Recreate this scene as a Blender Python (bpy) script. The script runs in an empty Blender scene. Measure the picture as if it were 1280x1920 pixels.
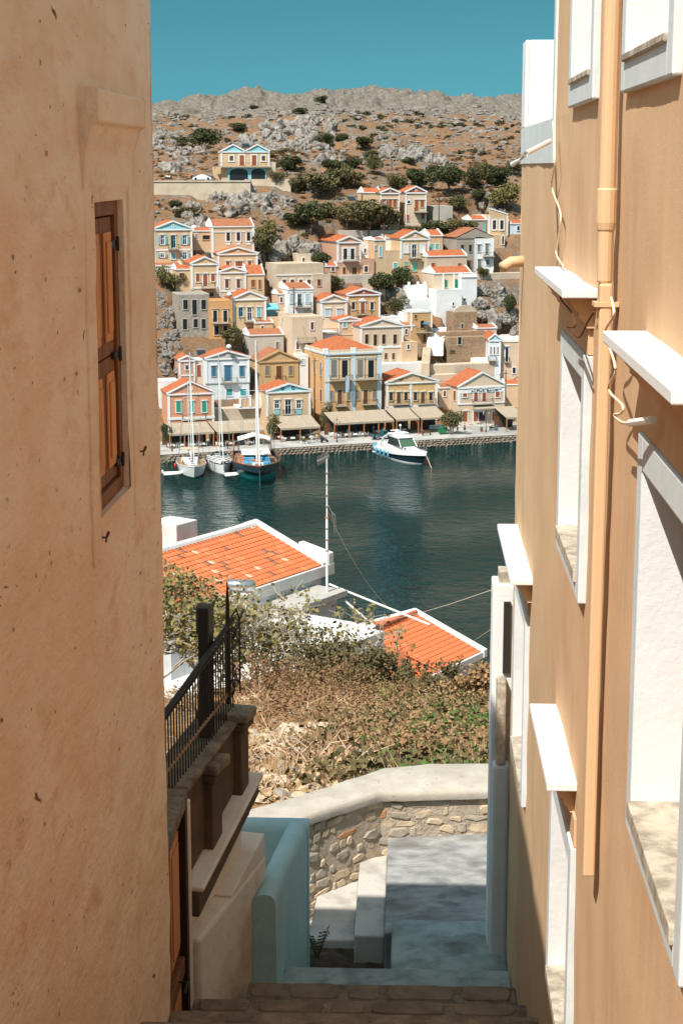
import bpy, math, random
from math import sin, cos, tan, pi, radians, sqrt, atan2, exp, hypot
from mathutils import Vector, Matrix, noise
random.seed(7)
R = radians
sc = bpy.context.scene
COL = sc.collection
# ---------------------------------------------------------------- camera
HC, F, TH = 54.0, 3245.0, R(11.3)
cam = bpy.data.cameras.new('camera'); camo = bpy.data.objects.new('camera', cam); COL.objects.link(camo)
cam.sensor_fit = 'VERTICAL'; cam.sensor_height = 36; cam.sensor_width = 24; cam.lens = 36*F/1920
cam.clip_start = .1; cam.clip_end = 6000
camo.location = (0, 0, HC); camo.rotation_euler = (pi/2-TH, 0, 0)
sc.camera = camo
# ---------------------------------------------------------------- light
SUN_AZ, SUN_EL = 33.0, 52.5     # the light travels 33 degrees right of straight ahead, sun 52 degrees high
d = Vector((sin(R(SUN_AZ))*cos(R(SUN_EL)), cos(R(SUN_AZ))*cos(R(SUN_EL)), -sin(R(SUN_EL))))
sl = bpy.data.lights.new('sun', 'SUN'); sl.energy = 2.9; sl.angle = R(.53); sl.color = (1, .93, .84)
so = bpy.data.objects.new('sun', sl); COL.objects.link(so); so.rotation_euler = d.to_track_quat('-Z', 'Y').to_euler(); so.location = (-60, -60, 150)
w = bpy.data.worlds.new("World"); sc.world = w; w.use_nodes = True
nt = w.node_tree; nt.nodes.clear()
sky = nt.nodes.new('ShaderNodeTexSky'); sky.sky_type = 'NISHITA'; sky.sun_disc = False
sky.sun_elevation = R(SUN_EL); sky.sun_rotation = R(SUN_AZ+180); sky.altitude = 50; sky.air_density = 1.0; sky.dust_density = .3; sky.ozone_density = 1.2
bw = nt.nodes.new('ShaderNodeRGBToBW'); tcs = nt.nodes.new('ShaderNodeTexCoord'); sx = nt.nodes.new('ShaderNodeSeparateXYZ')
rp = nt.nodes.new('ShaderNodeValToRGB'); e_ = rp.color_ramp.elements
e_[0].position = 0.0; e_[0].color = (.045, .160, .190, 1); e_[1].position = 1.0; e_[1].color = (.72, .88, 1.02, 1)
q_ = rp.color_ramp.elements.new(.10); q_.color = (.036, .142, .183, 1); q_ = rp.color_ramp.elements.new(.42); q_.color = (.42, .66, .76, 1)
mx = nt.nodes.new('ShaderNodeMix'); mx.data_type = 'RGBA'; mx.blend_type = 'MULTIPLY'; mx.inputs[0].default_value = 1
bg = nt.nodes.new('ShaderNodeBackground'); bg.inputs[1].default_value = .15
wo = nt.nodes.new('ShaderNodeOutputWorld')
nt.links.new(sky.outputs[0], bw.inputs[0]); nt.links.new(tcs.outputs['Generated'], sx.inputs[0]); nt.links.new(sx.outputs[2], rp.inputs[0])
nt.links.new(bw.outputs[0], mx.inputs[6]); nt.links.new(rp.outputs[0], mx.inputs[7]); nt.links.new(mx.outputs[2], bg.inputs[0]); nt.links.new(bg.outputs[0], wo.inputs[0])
sc.view_settings.view_transform = 'Standard'; sc.view_settings.look = 'None'; sc.view_settings.gamma = 1; sc.view_settings.exposure = 1.18
sc.render.engine = 'CYCLES'; sc.cycles.max_bounces = 9; sc.cycles.diffuse_bounces = 6; sc.cycles.glossy_bounces = 3; sc.cycles.use_denoising = True
# ---------------------------------------------------------------- photograph geometry
PHI = atan2(133*cos(TH), F)
cP, sP, cT, sT = cos(PHI), sin(PHI), cos(TH), sin(TH)
def ray(px, py):
    a, b = (px-640)/F, (960-py)/F
    return Vector((a, cT+b*sT, -sT+b*cT))
def at(px, py, Y):
    r = ray(px, py); t = Y/r.y
    return Vector((r.x*t, Y, HC+r.z*t))
def onz(px, py, z):
    r = ray(px, py); t = (z-HC)/r.z
    return Vector((r.x*t, r.y*t, z))
def aray(px, py):                      # same ray in the alley frame (u right, v along, w up from the eye)
    r = ray(px, py); return Vector((r.x*cP-r.y*sP, r.x*sP+r.y*cP, r.z))
def U(px, py, u):                      # hit on the plane u=const -> (u,v,w)
    r = aray(px, py); return r*(u/r.x)
def V(px, py, v):
    r = aray(px, py); return r*(v/r.y)
def W(px, py, w):
    r = aray(px, py); return r*(w/r.z)
def a2w(p): return Vector((p[0]*cP+p[1]*sP, -p[0]*sP+p[1]*cP, p[2]+HC))
# ---------------------------------------------------------------- materials
MATS = {}
def mat(name, col, rough=.8, col2=None, scale=3, mixlo=.35, mixhi=.65, bump=0, bscale=20, metal=0, spec=.3, detail=6,
        spots=None, spotscale=8, spotlo=.62, streak=None, stretch=(1, 1, 1), dist=.02, third=None, thirdscale=.7, emit=None, alpha=None, trans=0, thr=(.5, .6)):
    if name in MATS: return MATS[name]
    m = bpy.data.materials.new(name); m.use_nodes = True; MATS[name] = m
    n = m.node_tree.nodes; l = m.node_tree.links; b = n['Principled BSDF']
    b.inputs['Base Color'].default_value = (*col, 1); b.inputs['Roughness'].default_value = rough
    b.inputs['Metallic'].default_value = metal; b.inputs['Specular IOR Level'].default_value = spec
    if trans: b.inputs['Transmission Weight'].default_value = trans
    if alpha is not None: b.inputs['Alpha'].default_value = alpha
    if emit: b.inputs['Emission Color'].default_value = (*emit, 1); b.inputs['Emission Strength'].default_value = 1
    tc = n.new('ShaderNodeTexCoord'); mp = n.new('ShaderNodeMapping'); mp.inputs['Scale'].default_value = stretch
    l.new(tc.outputs['Object'], mp.inputs[0])
    def nz(s, det=detail, rg=.6, dst=0):
        t = n.new('ShaderNodeTexNoise'); t.inputs['Scale'].default_value = s; t.inputs['Detail'].default_value = det
        t.inputs['Roughness'].default_value = rg; t.inputs['Distortion'].default_value = dst; l.new(mp.outputs[0], t.inputs[0]); return t.outputs[0]
    def rng(x, a, c):
        q = n.new('ShaderNodeMapRange'); q.inputs[1].default_value = a; q.inputs[2].default_value = c; l.new(x, q.inputs[0]); return q.outputs[0]
    def mixc(f, a, c):
        q = n.new('ShaderNodeMix'); q.data_type = 'RGBA'; l.new(f, q.inputs[0])
        for k, x in ((6, a), (7, c)):
            if hasattr(x, 'links'): l.new(x, q.inputs[k])
            else: q.inputs[k].default_value = (*x, 1)
        return q.outputs[2]
    cur = col
    if col2 is not None: cur = mixc(rng(nz(scale, dst=.3), mixlo, mixhi), col, col2)
    if third is not None: cur = mixc(rng(nz(thirdscale, 3), thr[0], thr[1]), cur, third)
    if streak is not None:
        mp2 = n.new('ShaderNodeMapping'); mp2.inputs['Scale'].default_value = (6, 6, .35); l.new(tc.outputs['Object'], mp2.inputs[0])
        t = n.new('ShaderNodeTexNoise'); t.inputs['Scale'].default_value = 1.6; t.inputs['Detail'].default_value = 7; l.new(mp2.outputs[0], t.inputs[0])
        cur = mixc(rng(t.outputs[0], .45, .8), cur, streak)
    if spots is not None: cur = mixc(rng(nz(spotscale, 4, .55, .8), spotlo, spotlo+.035), cur, spots)
    if cur is not col: l.new(cur, b.inputs['Base Color'])
    if bump:
        q = n.new('ShaderNodeBump'); q.inputs['Strength'].default_value = bump; q.inputs['Distance'].default_value = dist
        l.new(nz(bscale, 8, .65), q.inputs['Height']); l.new(q.outputs[0], b.inputs['Normal'])
    return m
def srgb(r, g, b, k=1.0):
    f = lambda c: ((c/255+.055)/1.055)**2.4 if c > 10 else c/255/12.92
    return (f(r)*k, f(g)*k, f(b)*k)
# ---------------------------------------------------------------- mesh builder
class MB:
    def __init__(s, off=(0, 0, 0)): s.v = []; s.f = []; s.mi = []; s.off = off; s.cur = 0
    def add(s, vs, fs):
        b = len(s.v); ox, oy, oz = s.off
        s.v += [(p[0]-ox, p[1]-oy, p[2]-oz) for p in vs]; s.f += [tuple(b+i for i in f) for f in fs]; s.mi += [s.cur]*len(fs); return s
    def box(s, x0, x1, y0, y1, z0, z1):
        return s.add([(x0, y0, z0), (x1, y0, z0), (x1, y1, z0), (x0, y1, z0), (x0, y0, z1), (x1, y0, z1), (x1, y1, z1), (x0, y1, z1)],
              [(0, 3, 2, 1), (4, 5, 6, 7), (0, 1, 5, 4), (1, 2, 6, 5), (2, 3, 7, 6), (3, 0, 4, 7)])
    def obox(s, M, sx, sy, sz):
        vs = [M @ Vector((a*sx/2, b*sy/2, c*sz/2)) for c in (-1, 1) for a, b in ((-1, -1), (1, -1), (1, 1), (-1, 1))]
        return s.add(vs, [(0, 3, 2, 1), (4, 5, 6, 7), (0, 1, 5, 4), (1, 2, 6, 5), (2, 3, 7, 6), (3, 0, 4, 7)])
    def quad(s, *p): return s.add(p, [tuple(range(len(p)))])
    def prism(s, poly, vec):          # polygon of 3D points extruded by vec
        n = len(poly); v = Vector(vec); P = [Vector(p) for p in poly]
        return s.add(P+[p+v for p in P], [tuple(range(n-1, -1, -1)), tuple(range(n, 2*n))]+[(i, (i+1) % n, (i+1) % n+n, i+n) for i in range(n)])
    def tube(s, pts, r, n=6, cap=True):
        pts = [Vector(p) for p in pts]; rs = r if isinstance(r, (list, tuple)) else [r]*len(pts)
        vs = []; prev = None
        for i, p in enumerate(pts):
            t = (pts[min(i+1, len(pts)-1)]-pts[max(i-1, 0)]).normalized()
            a = prev if prev is not None else (Vector((0, 0, 1)) if abs(t.z) < .9 else Vector((1, 0, 0)))
            x = (a-t*a.dot(t))
            if x.length < 1e-5: x = Vector((0, 1, 0)).cross(t)
            x.normalize(); prev = x; y = t.cross(x)
            for k in range(n):
                q = 2*pi*k/n; vs.append(p+(x*cos(q)+y*sin(q))*rs[i])
        fs = [(i*n+k, i*n+(k+1) % n, (i+1)*n+(k+1) % n, (i+1)*n+k) for i in range(len(pts)-1) for k in range(n)]
        if cap: fs += [tuple(range(n-1, -1, -1)), tuple((len(pts)-1)*n+k for k in range(n))]
        return s.add(vs, fs)
    def lathe(s, prof, c=(0, 0, 0), n=10):
        vs = [(c[0]+r*cos(2*pi*k/n), c[1]+r*sin(2*pi*k/n), c[2]+z) for r, z in prof for k in range(n)]
        fs = [(i*n+k, i*n+(k+1) % n, (i+1)*n+(k+1) % n, (i+1)*n+k) for i in range(len(prof)-1) for k in range(n)]
        fs += [tuple(range(n-1, -1, -1)), tuple((len(prof)-1)*n+k for k in range(n))]
        return s.add(vs, fs)
    def ball(s, c, rx, ry=None, rz=None, n=8, m=5):
        ry = ry or rx; rz = rz or rx
        vs = [(c[0]+rx*sin(pi*i/m)*cos(2*pi*k/n), c[1]+ry*sin(pi*i/m)*sin(2*pi*k/n), c[2]+rz*cos(pi*i/m)) for i in range(1, m) for k in range(n)]
        vs += [(c[0], c[1], c[2]+rz), (c[0], c[1], c[2]-rz)]; t = len(vs)-2
        fs = [(i*n+k, (i+1)*n+k, (i+1)*n+(k+1) % n, i*n+(k+1) % n) for i in range(m-2) for k in range(n)]
        fs += [(t, k, (k+1) % n) for k in range(n)]+[(t+1, (m-2)*n+(k+1) % n, (m-2)*n+k) for k in range(n)]
        return s.add(vs, fs)
    def grid(s, rows):                # rows of points -> quads
        n = len(rows[0]); return s.add([p for r in rows for p in r], [(i*n+k, i*n+k+1, (i+1)*n+k+1, (i+1)*n+k) for i in range(len(rows)-1) for k in range(n-1)])
    def mesh(s, name, mats, smooth=False):
        me = bpy.data.meshes.new(name); me.from_pydata([tuple(p) for p in s.v], [], s.f)
        for m in (mats if isinstance(mats, (list, tuple)) else [mats]): me.materials.append(m)
        if s.cur or any(s.mi): me.polygons.foreach_set('material_index', s.mi)
        if smooth: me.polygons.foreach_set('use_smooth', [True]*len(me.polygons))
        me.update(); return me
    def build(s, name, mats, parent=None, smooth=False, bevel=0, seg=2, label=None):
        me = s.mesh(name, mats, smooth); o = bpy.data.objects.new(name, me); COL.objects.link(o)
        if parent is not None: o.parent = parent
        if bevel:
            md = o.modifiers.new('bevel', 'BEVEL'); md.width = bevel; md.segments = seg; md.limit_method = 'ANGLE'; md.angle_limit = R(40)
        if label: o['label'] = label
        return o
def tag(o, label=None, cat=None, group=None, kind=None):
    for k, x in (('label', label), ('category', cat), ('group', group), ('kind', kind)):
        if x: o[k] = x
    return o
def thing(name, label, cat, loc=(0, 0, 0), rz=0, group=None):
    o = bpy.data.objects.new(name, None); COL.objects.link(o); o.location = loc; o.rotation_euler = (0, 0, rz); o.empty_display_size = .3
    return tag(o, label, cat, group)
def athing(name, label, cat, p, group=None):       # thing in the alley frame, base at p=(u,v,w)
    return thing(name, label, cat, a2w(p), -PHI, group)
def place(o, loc, rz=0): o.location = loc; o.rotation_euler = (0, 0, rz); return o
def inst(name, me, parent, loc=(0, 0, 0), rot=(0, 0, 0), scl=(1, 1, 1)):
    o = bpy.data.objects.new(name, me); COL.objects.link(o); o.parent = parent; o.location = loc; o.rotation_euler = rot; o.scale = scl; return o
KIDS = {}
def dup(root, loc, rz=None, label=None, group=None, scale=None):
    def cp(o, par):
        c = o.copy(); COL.objects.link(c); c.parent = par
        for ch in KIDS.setdefault(o.name, [k for k in ALLO() if k.parent == o]): cp(ch, c)
        return c
    c = cp(root, None); c.location = loc
    if rz is not None: c.rotation_euler = (0, 0, rz)
    if scale: c.scale = (scale, scale, scale)
    if label: c['label'] = label
    if group: c['group'] = group
    return c
def ALLO(): return list(COL.objects)
def dense(a, b, s): n = max(1, int(round((b-a)/s))); return [a+(b-a)*i/n for i in range(n)]
def fbm(p, o=4): return noise.fractal(Vector(p), 1.0, 2.0, o)
# ================================================================ materials used everywhere
M = dict(
 ochre=mat('apricot_plaster_old', (.90,.71,.54), .9, (.74,.47,.28), 9.0, .50, .72, bump=.8, bscale=22, dist=.03, third=(.84,.60,.42), thirdscale=3.0, thr=(.44,.64), stretch=(1,.26,.62), spots=srgb(120,74,44), spotscale=13, spotlo=.70, detail=9),
 tan=mat('ochre_plaster', (.66,.45,.27), .88, (.59,.385,.22), 1.6, .4, .7, bump=.25, bscale=45, dist=.01, streak=(.675,.462,.283), third=(.56,.36,.205), thirdscale=1.2, thr=(.48,.75)),
 pipe=mat('apricot_pipe_paint', (.64,.435,.25), .55, spec=.4, bump=.05),
 white=mat('white_lime_paint', (.76,.77,.765), .8, (.66,.68,.68), 3, .45, .8, bump=.35, bscale=30, dist=.01),
 band=mat('grey_blue_lime_paint', (.56,.62,.64), .85, (.64,.69,.70), 5, bump=.2, bscale=25, dist=.01),
 sill=mat('grey_stone_sill', srgb(150,140,125), .85, srgb(195,185,168), 9, .4, .6, bump=.4, bscale=30),
 wood=mat('brown_door_wood', srgb(136,84,46), .6, srgb(106,64,36), 12, .35, .65, stretch=(1,1,.12), bump=.2),
 woodlight=mat('tan_panel_wood', srgb(214,146,88), .6, srgb(196,126,72), 12, .35, .65, stretch=(1,1,.12), bump=.15),
 umber=mat('umber_stucco', (.15,.095,.06), .9, (.10,.065,.042), 4, bump=.4, bscale=20),
 cement=mat('bare_cement', srgb(176,168,152), .92, srgb(138,130,116), 5, .4, .65, bump=.45, bscale=22, third=srgb(110,102,90), thirdscale=2.2, thr=(.56,.7)),
 roughcement=mat('rough_cement', srgb(158,140,118), .95, srgb(112,96,80), 7, bump=.9, bscale=18, dist=.05),
 lime=mat('stained_limewash', (.84,.76,.66), .9, (.74,.62,.50), 3, .35, .7, bump=.4, bscale=14, dist=.03, third=srgb(196,160,128), thirdscale=1.1, thr=(.5,.75)),
 coping=mat('cream_cement_coping', (.50,.46,.40), .9, (.40,.36,.30), 4, bump=.3, bscale=24, dist=.02, spots=srgb(140,120,98), spotscale=9, spotlo=.66),
 mortar=mat('lime_mortar', (.52,.44,.345), .95, (.40,.33,.25), 10, bump=.9, bscale=25, dist=.05),
 turq=mat('turquoise_limewash', (.36,.53,.55), .88, (.46,.60,.60), 3, .4, .75, bump=.4, bscale=12, dist=.03),
 path=mat('blue_grey_cement_path', srgb(158,172,168), .9, srgb(122,134,132), 4, .4, .65, bump=.35, bscale=20, third=srgb(90,92,88), thirdscale=1.6, thr=(.54,.75)),
 pathw=mat('pale_cement_path', (.50,.48,.44), .9, (.34,.32,.29), 3.5, .45, .7, bump=.3, bscale=20),
 pathd=mat('stained_cement_landing', (.36,.36,.35), .9, (.17,.175,.175), 3.5, .4, .65, bump=.4, bscale=20, third=(.17,.165,.155), thirdscale=1.4, thr=(.52,.68), stretch=(.8,1.3,1)),
 dirt=mat('dark_earth', srgb(96,84,70), .97, srgb(60,52,44), 8, bump=.9, bscale=14, dist=.06),
 stoneg=mat('grey_limestone', srgb(176,166,150), .9, srgb(150,140,126), 6, bump=.6, bscale=14, dist=.03),
 stonel=mat('cream_limestone', srgb(205,188,162), .9, srgb(176,156,130), 6, bump=.6, bscale=14, dist=.03),
 stoner=mat('red_stone', srgb(190,138,104), .9, srgb(170,122,90), 6, bump=.6, bscale=14, dist=.03),
 stoneb=mat('brown_step_stone', srgb(146,126,104), .9, srgb(112,96,78), 4, .35, .65, bump=.6, bscale=10, dist=.03),
 iron=mat('brown_black_iron', (.035,.028,.024), .6, metal=.3, bump=.2),
 rust=mat('rusty_iron', srgb(110,70,45), .8, metal=.3),
 cable=mat('cream_cable', srgb(238,214,184), .6),
 plastic=mat('white_plastic', (.8,.8,.78), .4),
 darkvoid=mat('niche_shade_dark', (.03,.025,.02), .9),
)
rnd = random.Random(3)
def wallgrid(mb, u, v0, v1, w0, w1, holes, s=1, step=.12, amp=.006, seed=0, depth=.3):
    """plaster face on u=const with openings; s=+1: the face looks to -u and reveals run to +u"""
    def lines(a, b, cuts):
        L = sorted(set([a, b]+[c for c in cuts if a < c < b])); out = []
        for p, q in zip(L, L[1:]):
            n = max(1, int((q-p)/step)); out += [p+(q-p)*i/n for i in range(n)]
        return out+[b]
    vs = lines(v0, v1, [x for h in holes for x in h[:2]]); ws = lines(w0, w1, [x for h in holes for x in h[2:4]])
    pts = [(u+(fbm((v*1.7+seed, w*1.7, seed), 4)*amp + fbm((v*.5, w*.5, seed+9), 2)*amp), v, w) for w in ws for v in vs]
    n = len(vs); fs = []
    for j in range(len(ws)-1):
        for i in range(n-1):
            cv, cw = (vs[i]+vs[i+1])/2, (ws[j]+ws[j+1])/2
            if any(h[0] < cv < h[1] and h[2] < cw < h[3] for h in holes): continue
            f = (j*n+i, (j+1)*n+i, (j+1)*n+i+1, j*n+i+1) if s < 0 else (j*n+i, j*n+i+1, (j+1)*n+i+1, (j+1)*n+i)
            fs.append(f)
    mb.add(pts, fs)
def wire(name, pts, r, m, parent=None, n=5):
    P_ = [Vector(p) for p in pts]; out = []
    for i in range(len(P_)-1):
        a, b, c, e = P_[max(i-1, 0)], P_[i], P_[i+1], P_[min(i+2, len(P_)-1)]
        for k in range(6):
            t = k/6; out.append(.5*((2*b)+(c-a)*t+(2*a-5*b+4*c-e)*t*t+(3*b-a-3*c+e)*t**3))
    out.append(P_[-1]); mb = MB(); mb.tube(out, r, n); return mb.build(name, m, parent, smooth=True)
# ================================================================ left building
TOPL = 1.35
lb = athing('apricot_building', 'old apricot plastered house wall filling the left edge with one narrow shuttered window', 'building', (0, 0, 0))
hole = (8.80, 9.70, -1.80, -.18)
mb = MB(); wallgrid(mb, -1.6, -4, 10.86, -9.5, TOPL, [hole], -1, .11, .012, 4)
# rounded corner and far face
mb.grid([[(-1.6+.06*sin(a)-.06+fbm((0, 0, w), 3)*.01, 10.86+.06-.06*cos(a)+fbm((3, a, w*1.5), 3)*.012, w) for w in [TOPL-.12*i for i in range(91)]] for a in [0]]+
        [[(-1.6-.06+.06*cos(a), 10.86+.06*sin(a)+fbm((3, 1, w*1.2), 3)*.02, w) for w in [TOPL-.12*i for i in range(91)]] for a in (.0, .4, .8, 1.2, pi/2)])
mb.box(-6, -1.661, 10.60, 10.915, -9.5, TOPL); mb.box(-6, -1.78, -4, 8.79, -9.5, TOPL-.01); mb.box(-6, -1.78, 9.71, 10.59, -9.5, TOPL-.01)
mb.box(-6, -1.78, 8.79, 9.71, -9.5, -1.82); mb.box(-6, -1.78, 8.79, 9.71, -.17, TOPL-.01)
# reveals
u0, u1 = -1.603, -1.79
mb.quad((u0, 8.8, -1.8), (u0, 8.8, -.18), (u1, 8.8, -.18), (u1, 8.8, -1.8)); mb.quad((u0, 9.7, -1.8), (u1, 9.7, -1.8), (u1, 9.7, -.18), (u0, 9.7, -.18))
mb.quad((u0, 8.8, -.18), (u0, 9.7, -.18), (u1, 9.7, -.18), (u1, 8.8, -.18)); mb.quad((u0, 8.8, -1.8), (u1, 8.8, -1.8), (u1, 9.7, -1.8), (u0, 9.7, -1.8))
wl = mb.build('wall', M['ochre'], lb, smooth=False)
for p in wl.data.polygons: p.use_smooth = abs(p.normal.x) > .9
# moulded lintel: profile extruded along v
def moulding(mb, prof, v0, v1, u, s=-1):      # prof: (out, w) list; s=-1 sticks out to -u (right wall), +1 to +u
    A = [(u+s*o, v0, w) for o, w in prof]; B = [(u+s*o, v1, w) for o, w in prof]; n = len(prof)
    mb.add(A+B, [(i, i+1, i+1+n, i+n) if s > 0 else (i, i+n, i+n+1, i+1) for i in range(n-1)]+[tuple(range(n)), tuple(range(2*n-1, n-1, -1))])
mb = MB(); moulding(mb, [(-.02, .375), (.085, .37), (.09, .36), (.09, .215), (.06, .20), (.04, .13), (.02, .07), (.012, -.1), (.0, -.14)], 8.46, 9.95, -1.6, 1)
mb.build('lintel', M['ochre'], lb, bevel=.005)
for va, vb in ((8.50, 8.68), (9.84, 10.02)):      # raised plaster architrave on each side of the opening
    mb = MB(); mb.box(-1.62, -1.588, va, vb, -2.0, .1); mb.build('architrave', M['ochre'], lb, bevel=.012)
# window in the wall
wf = MB((-1.7, 9.25, -1)); fr = [(8.8, 8.85, -1.8, -.18), (9.60, 9.7, -1.8, -.18), (8.85, 9.60, -1.8, -1.72), (8.85, 9.60, -.26, -.18)]
win = MB(); [win.box(-1.75, -1.635, *f) for f in fr]; wo_ = win.build('window_frame', M['wood'], lb, bevel=.006)
for v0, v1 in ((8.86, 9.22), (9.23, 9.59)):
    for k, (w0, w1) in enumerate(((-1.71, -1.03), (-1.02, -.27))):
        lf = MB(); lf.box(-1.70, -1.655, v0, v1, w0, w1); sh = lf.build('shutter', M['wood'], wo_, bevel=.004)
        pb = MB(); pb.box(-1.655, -1.642, v0+.07, v1-.07, w0+.08, w1-.08); pb.box(-1.642, -1.632, v0+.11, v1-.11, w0+.13, w1-.13); pb.build('panel', M['woodlight'], sh, bevel=.006)
for v, w in ((9.64, -.42), (9.64, -1.03), (9.64, -1.63)):
    hb = MB(); hb.tube([(-1.63, v, w-.04), (-1.63, v, w+.04)], .012, 6); hb.box(-1.655, -1.635, v-.14, v+.02, w-.02, w+.02); hb.build('hinge', M['iron'], wo_)
for k, (v, w) in enumerate(((10.1, -1.66), (8.78, -1.90))):
    a = wire('wall_hook', [(-1.62, v, w), (-1.58, v, w+.0), (-1.57, v+.01, w+.015), (-1.57, v+.02, w+.025), (-1.58, v+.025, w+.01), (-1.585, v+.01, w-.03)], .0055, M['rust'])
    a.parent = lb
# scattered chips: flat brown patches, the shade of small dents put into the colour
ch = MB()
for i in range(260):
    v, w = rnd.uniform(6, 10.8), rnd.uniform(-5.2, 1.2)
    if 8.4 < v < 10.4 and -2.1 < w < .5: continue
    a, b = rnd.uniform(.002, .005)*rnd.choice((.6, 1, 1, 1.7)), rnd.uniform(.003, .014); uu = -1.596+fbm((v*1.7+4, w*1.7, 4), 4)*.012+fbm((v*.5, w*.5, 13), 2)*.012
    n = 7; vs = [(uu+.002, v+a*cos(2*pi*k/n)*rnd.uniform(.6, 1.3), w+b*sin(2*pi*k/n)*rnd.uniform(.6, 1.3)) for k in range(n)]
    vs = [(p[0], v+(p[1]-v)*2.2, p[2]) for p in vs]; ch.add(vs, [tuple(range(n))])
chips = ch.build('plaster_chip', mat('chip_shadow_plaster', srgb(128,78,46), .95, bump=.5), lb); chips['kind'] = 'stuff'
# ================================================================ right building
rb = athing('ochre_building', 'tall ochre plastered building filling the right edge with white framed windows and a downpipe', 'building', (0, 0, 0))
UR = .9
frames = [  # v0,v1,w0,w1 outer band, hood?(v0,v1,w)
 (5.15, 6.56, -2.57, -.99, (4.9, 6.70, -.62)), (8.68, 10.10, -2.21, -.93, (8.55, 10.50, -.59)), (12.55, 13.95, -4.80, -3.28, (12.3, 14.3, -2.95)),
 (8.70, 10.06, -4.96, -3.55, (8.73, 10.12, -3.20)), (8.67, 10.0, .32, 1.9, None), (6.02, 7.50, .30, 1.9, None)]
BW = .13
holes = [(f[0]+BW, f[1]-BW, f[2]+BW, f[3]-BW) for f in frames]
mb = MB(); wallgrid(mb, UR, -3, 14.6, -9.5, .30, [h for h in holes if h[2] < .2], 1, .13, .010, 21)
mb2 = MB(); wallgrid(mb2, UR, -3, 11.39, .30, 2.2, [h for h in holes if h[2] > .2], 1, .13, .006, 21)
for q in (mb, mb2):
    for i, p in enumerate(q.v):       # stitch the two sheets on their shared line
        if abs(p[2]-.30) < 1e-6: q.v[i] = (UR, p[1], p[2])
mb.v = mb.v+mb2.v if False else mb.v
mb.build('wall', M['tan'], rb, smooth=True); mb2.build('upper_wall', M['tan'], rb, smooth=True)
mb = MB(); mb.box(UR+.33, 7, -3, 14.58, -9.5, .298); mb.box(UR+.33, 7, -3, 11.38, .30, 2.2)
mb.quad((UR, 14.6, -9.5), (UR+.4, 14.6, -9.5), (UR+.4, 14.6, .3), (UR, 14.6, .3)); mb.quad((UR, 11.39, .3), (UR+.4, 11.39, .3), (UR+.4, 11.39, 2.2), (UR, 11.39, 2.2))
mb.quad((UR, 11.38, .3), (UR+.4, 11.38, .3), (UR+.4, 14.6, .3), (UR, 14.6, .3)); mb.quad((UR, -3, 2.2), (7, -3, 2.2), (7, 11.39, 2.2), (UR, 11.39, 2.2))
mb.build('core_wall', M['tan'], rb)
def bandframe(mb, f, b=BW):
    v0, v1, w0, w1 = f[:4]; a, c = UR-.035, UR+.02
    mb.box(a, c, v0, v0+b, w0, w1); mb.box(a, c, v1-b, v1, w0, w1); mb.box(a, c, v0+b, v1-b, w0, w0+b); mb.box(a, c, v0+b, v1-b, w1-b, w1)
for f, h in zip(frames, holes):
    mb = MB(); bandframe(mb, f); wn = mb.build('window_surround', M['band'], rb, bevel=.008)
    r = MB(); a, b = UR-.03, UR+.30; v0, v1, w0, w1 = h; t = .004
    r.box(a, b, v1-t, v1+.03, w0, w1); r.box(a, b, v0-.03, v0+t, w0, w1); r.box(a, b, v0+t, v1-t, w1-t, w1+.03)
    r.build('reveal', M['white'], wn)
    s_ = MB(); lip = .02; s_.box(a-lip, b, v0+t+.001, v1-t-.001, w0-(.05 if f[4] else .012), w0+.02); s_.build('sill', M['sill'], wn, bevel=.006)
    g = MB(); g.box(UR+.27, UR+.31, v0+.005, v1-.005, w0+.021, w1-.005)
    for k in range(2):
        va = v0+.05+(v1-v0-.1)*k/2; vb = va+(v1-v0-.1)/2-.03; g.box(UR+.25, UR+.27, va, vb, w0+.08, (w0+w1)/2-.03); g.box(UR+.25, UR+.27, va, vb, (w0+w1)/2+.03, w1-.08)
    g.build('shutter', M['wood'], wn)
    if f[4]:
        hv0, hv1, hw = f[4]
        k = MB(); k.box(UR-.165, UR+.02, hv0, hv1, hw-.045, hw); hd = k.build('hood_slab', M['white'], rb, bevel=.006)
        k = MB(); moulding(k, [(-.01, hw-.046), (.115, hw-.046), (.115, hw-.075), (.10, hw-.09), (.085, hw-.12), (.07, hw-.12), (.07, hw-.15), (.045, hw-.17), (.03, hw-.20), (-.01, hw-.20)], hv0+.10, hv1-.10, UR)
        k.build('hood_moulding', M['tan'], rb)
        k = MB(); k.box(UR-.02, UR+.02, f[0], f[1], f[3]+.004, hw-.19); k.build('frieze', M['tan'], rb)
# white block beyond the notch and its band
mb = MB(); mb.box(UR-.012, UR+.02, 11.40, 14.60, .02, .30); mb.box(UR-.012, UR+.02, 11.26, 11.39, .02, 2.2); mb.build('cornice_band', M['band'], rb)
mb = MB(); mb.box(UR-.012, UR+.02, 14.2, 14.60, .301, .98); mb.box(UR+.02, UR+.55, 14.2, 14.6, .303, .98); mb.build('parapet_end', M['white'], rb, bevel=.01)
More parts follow.
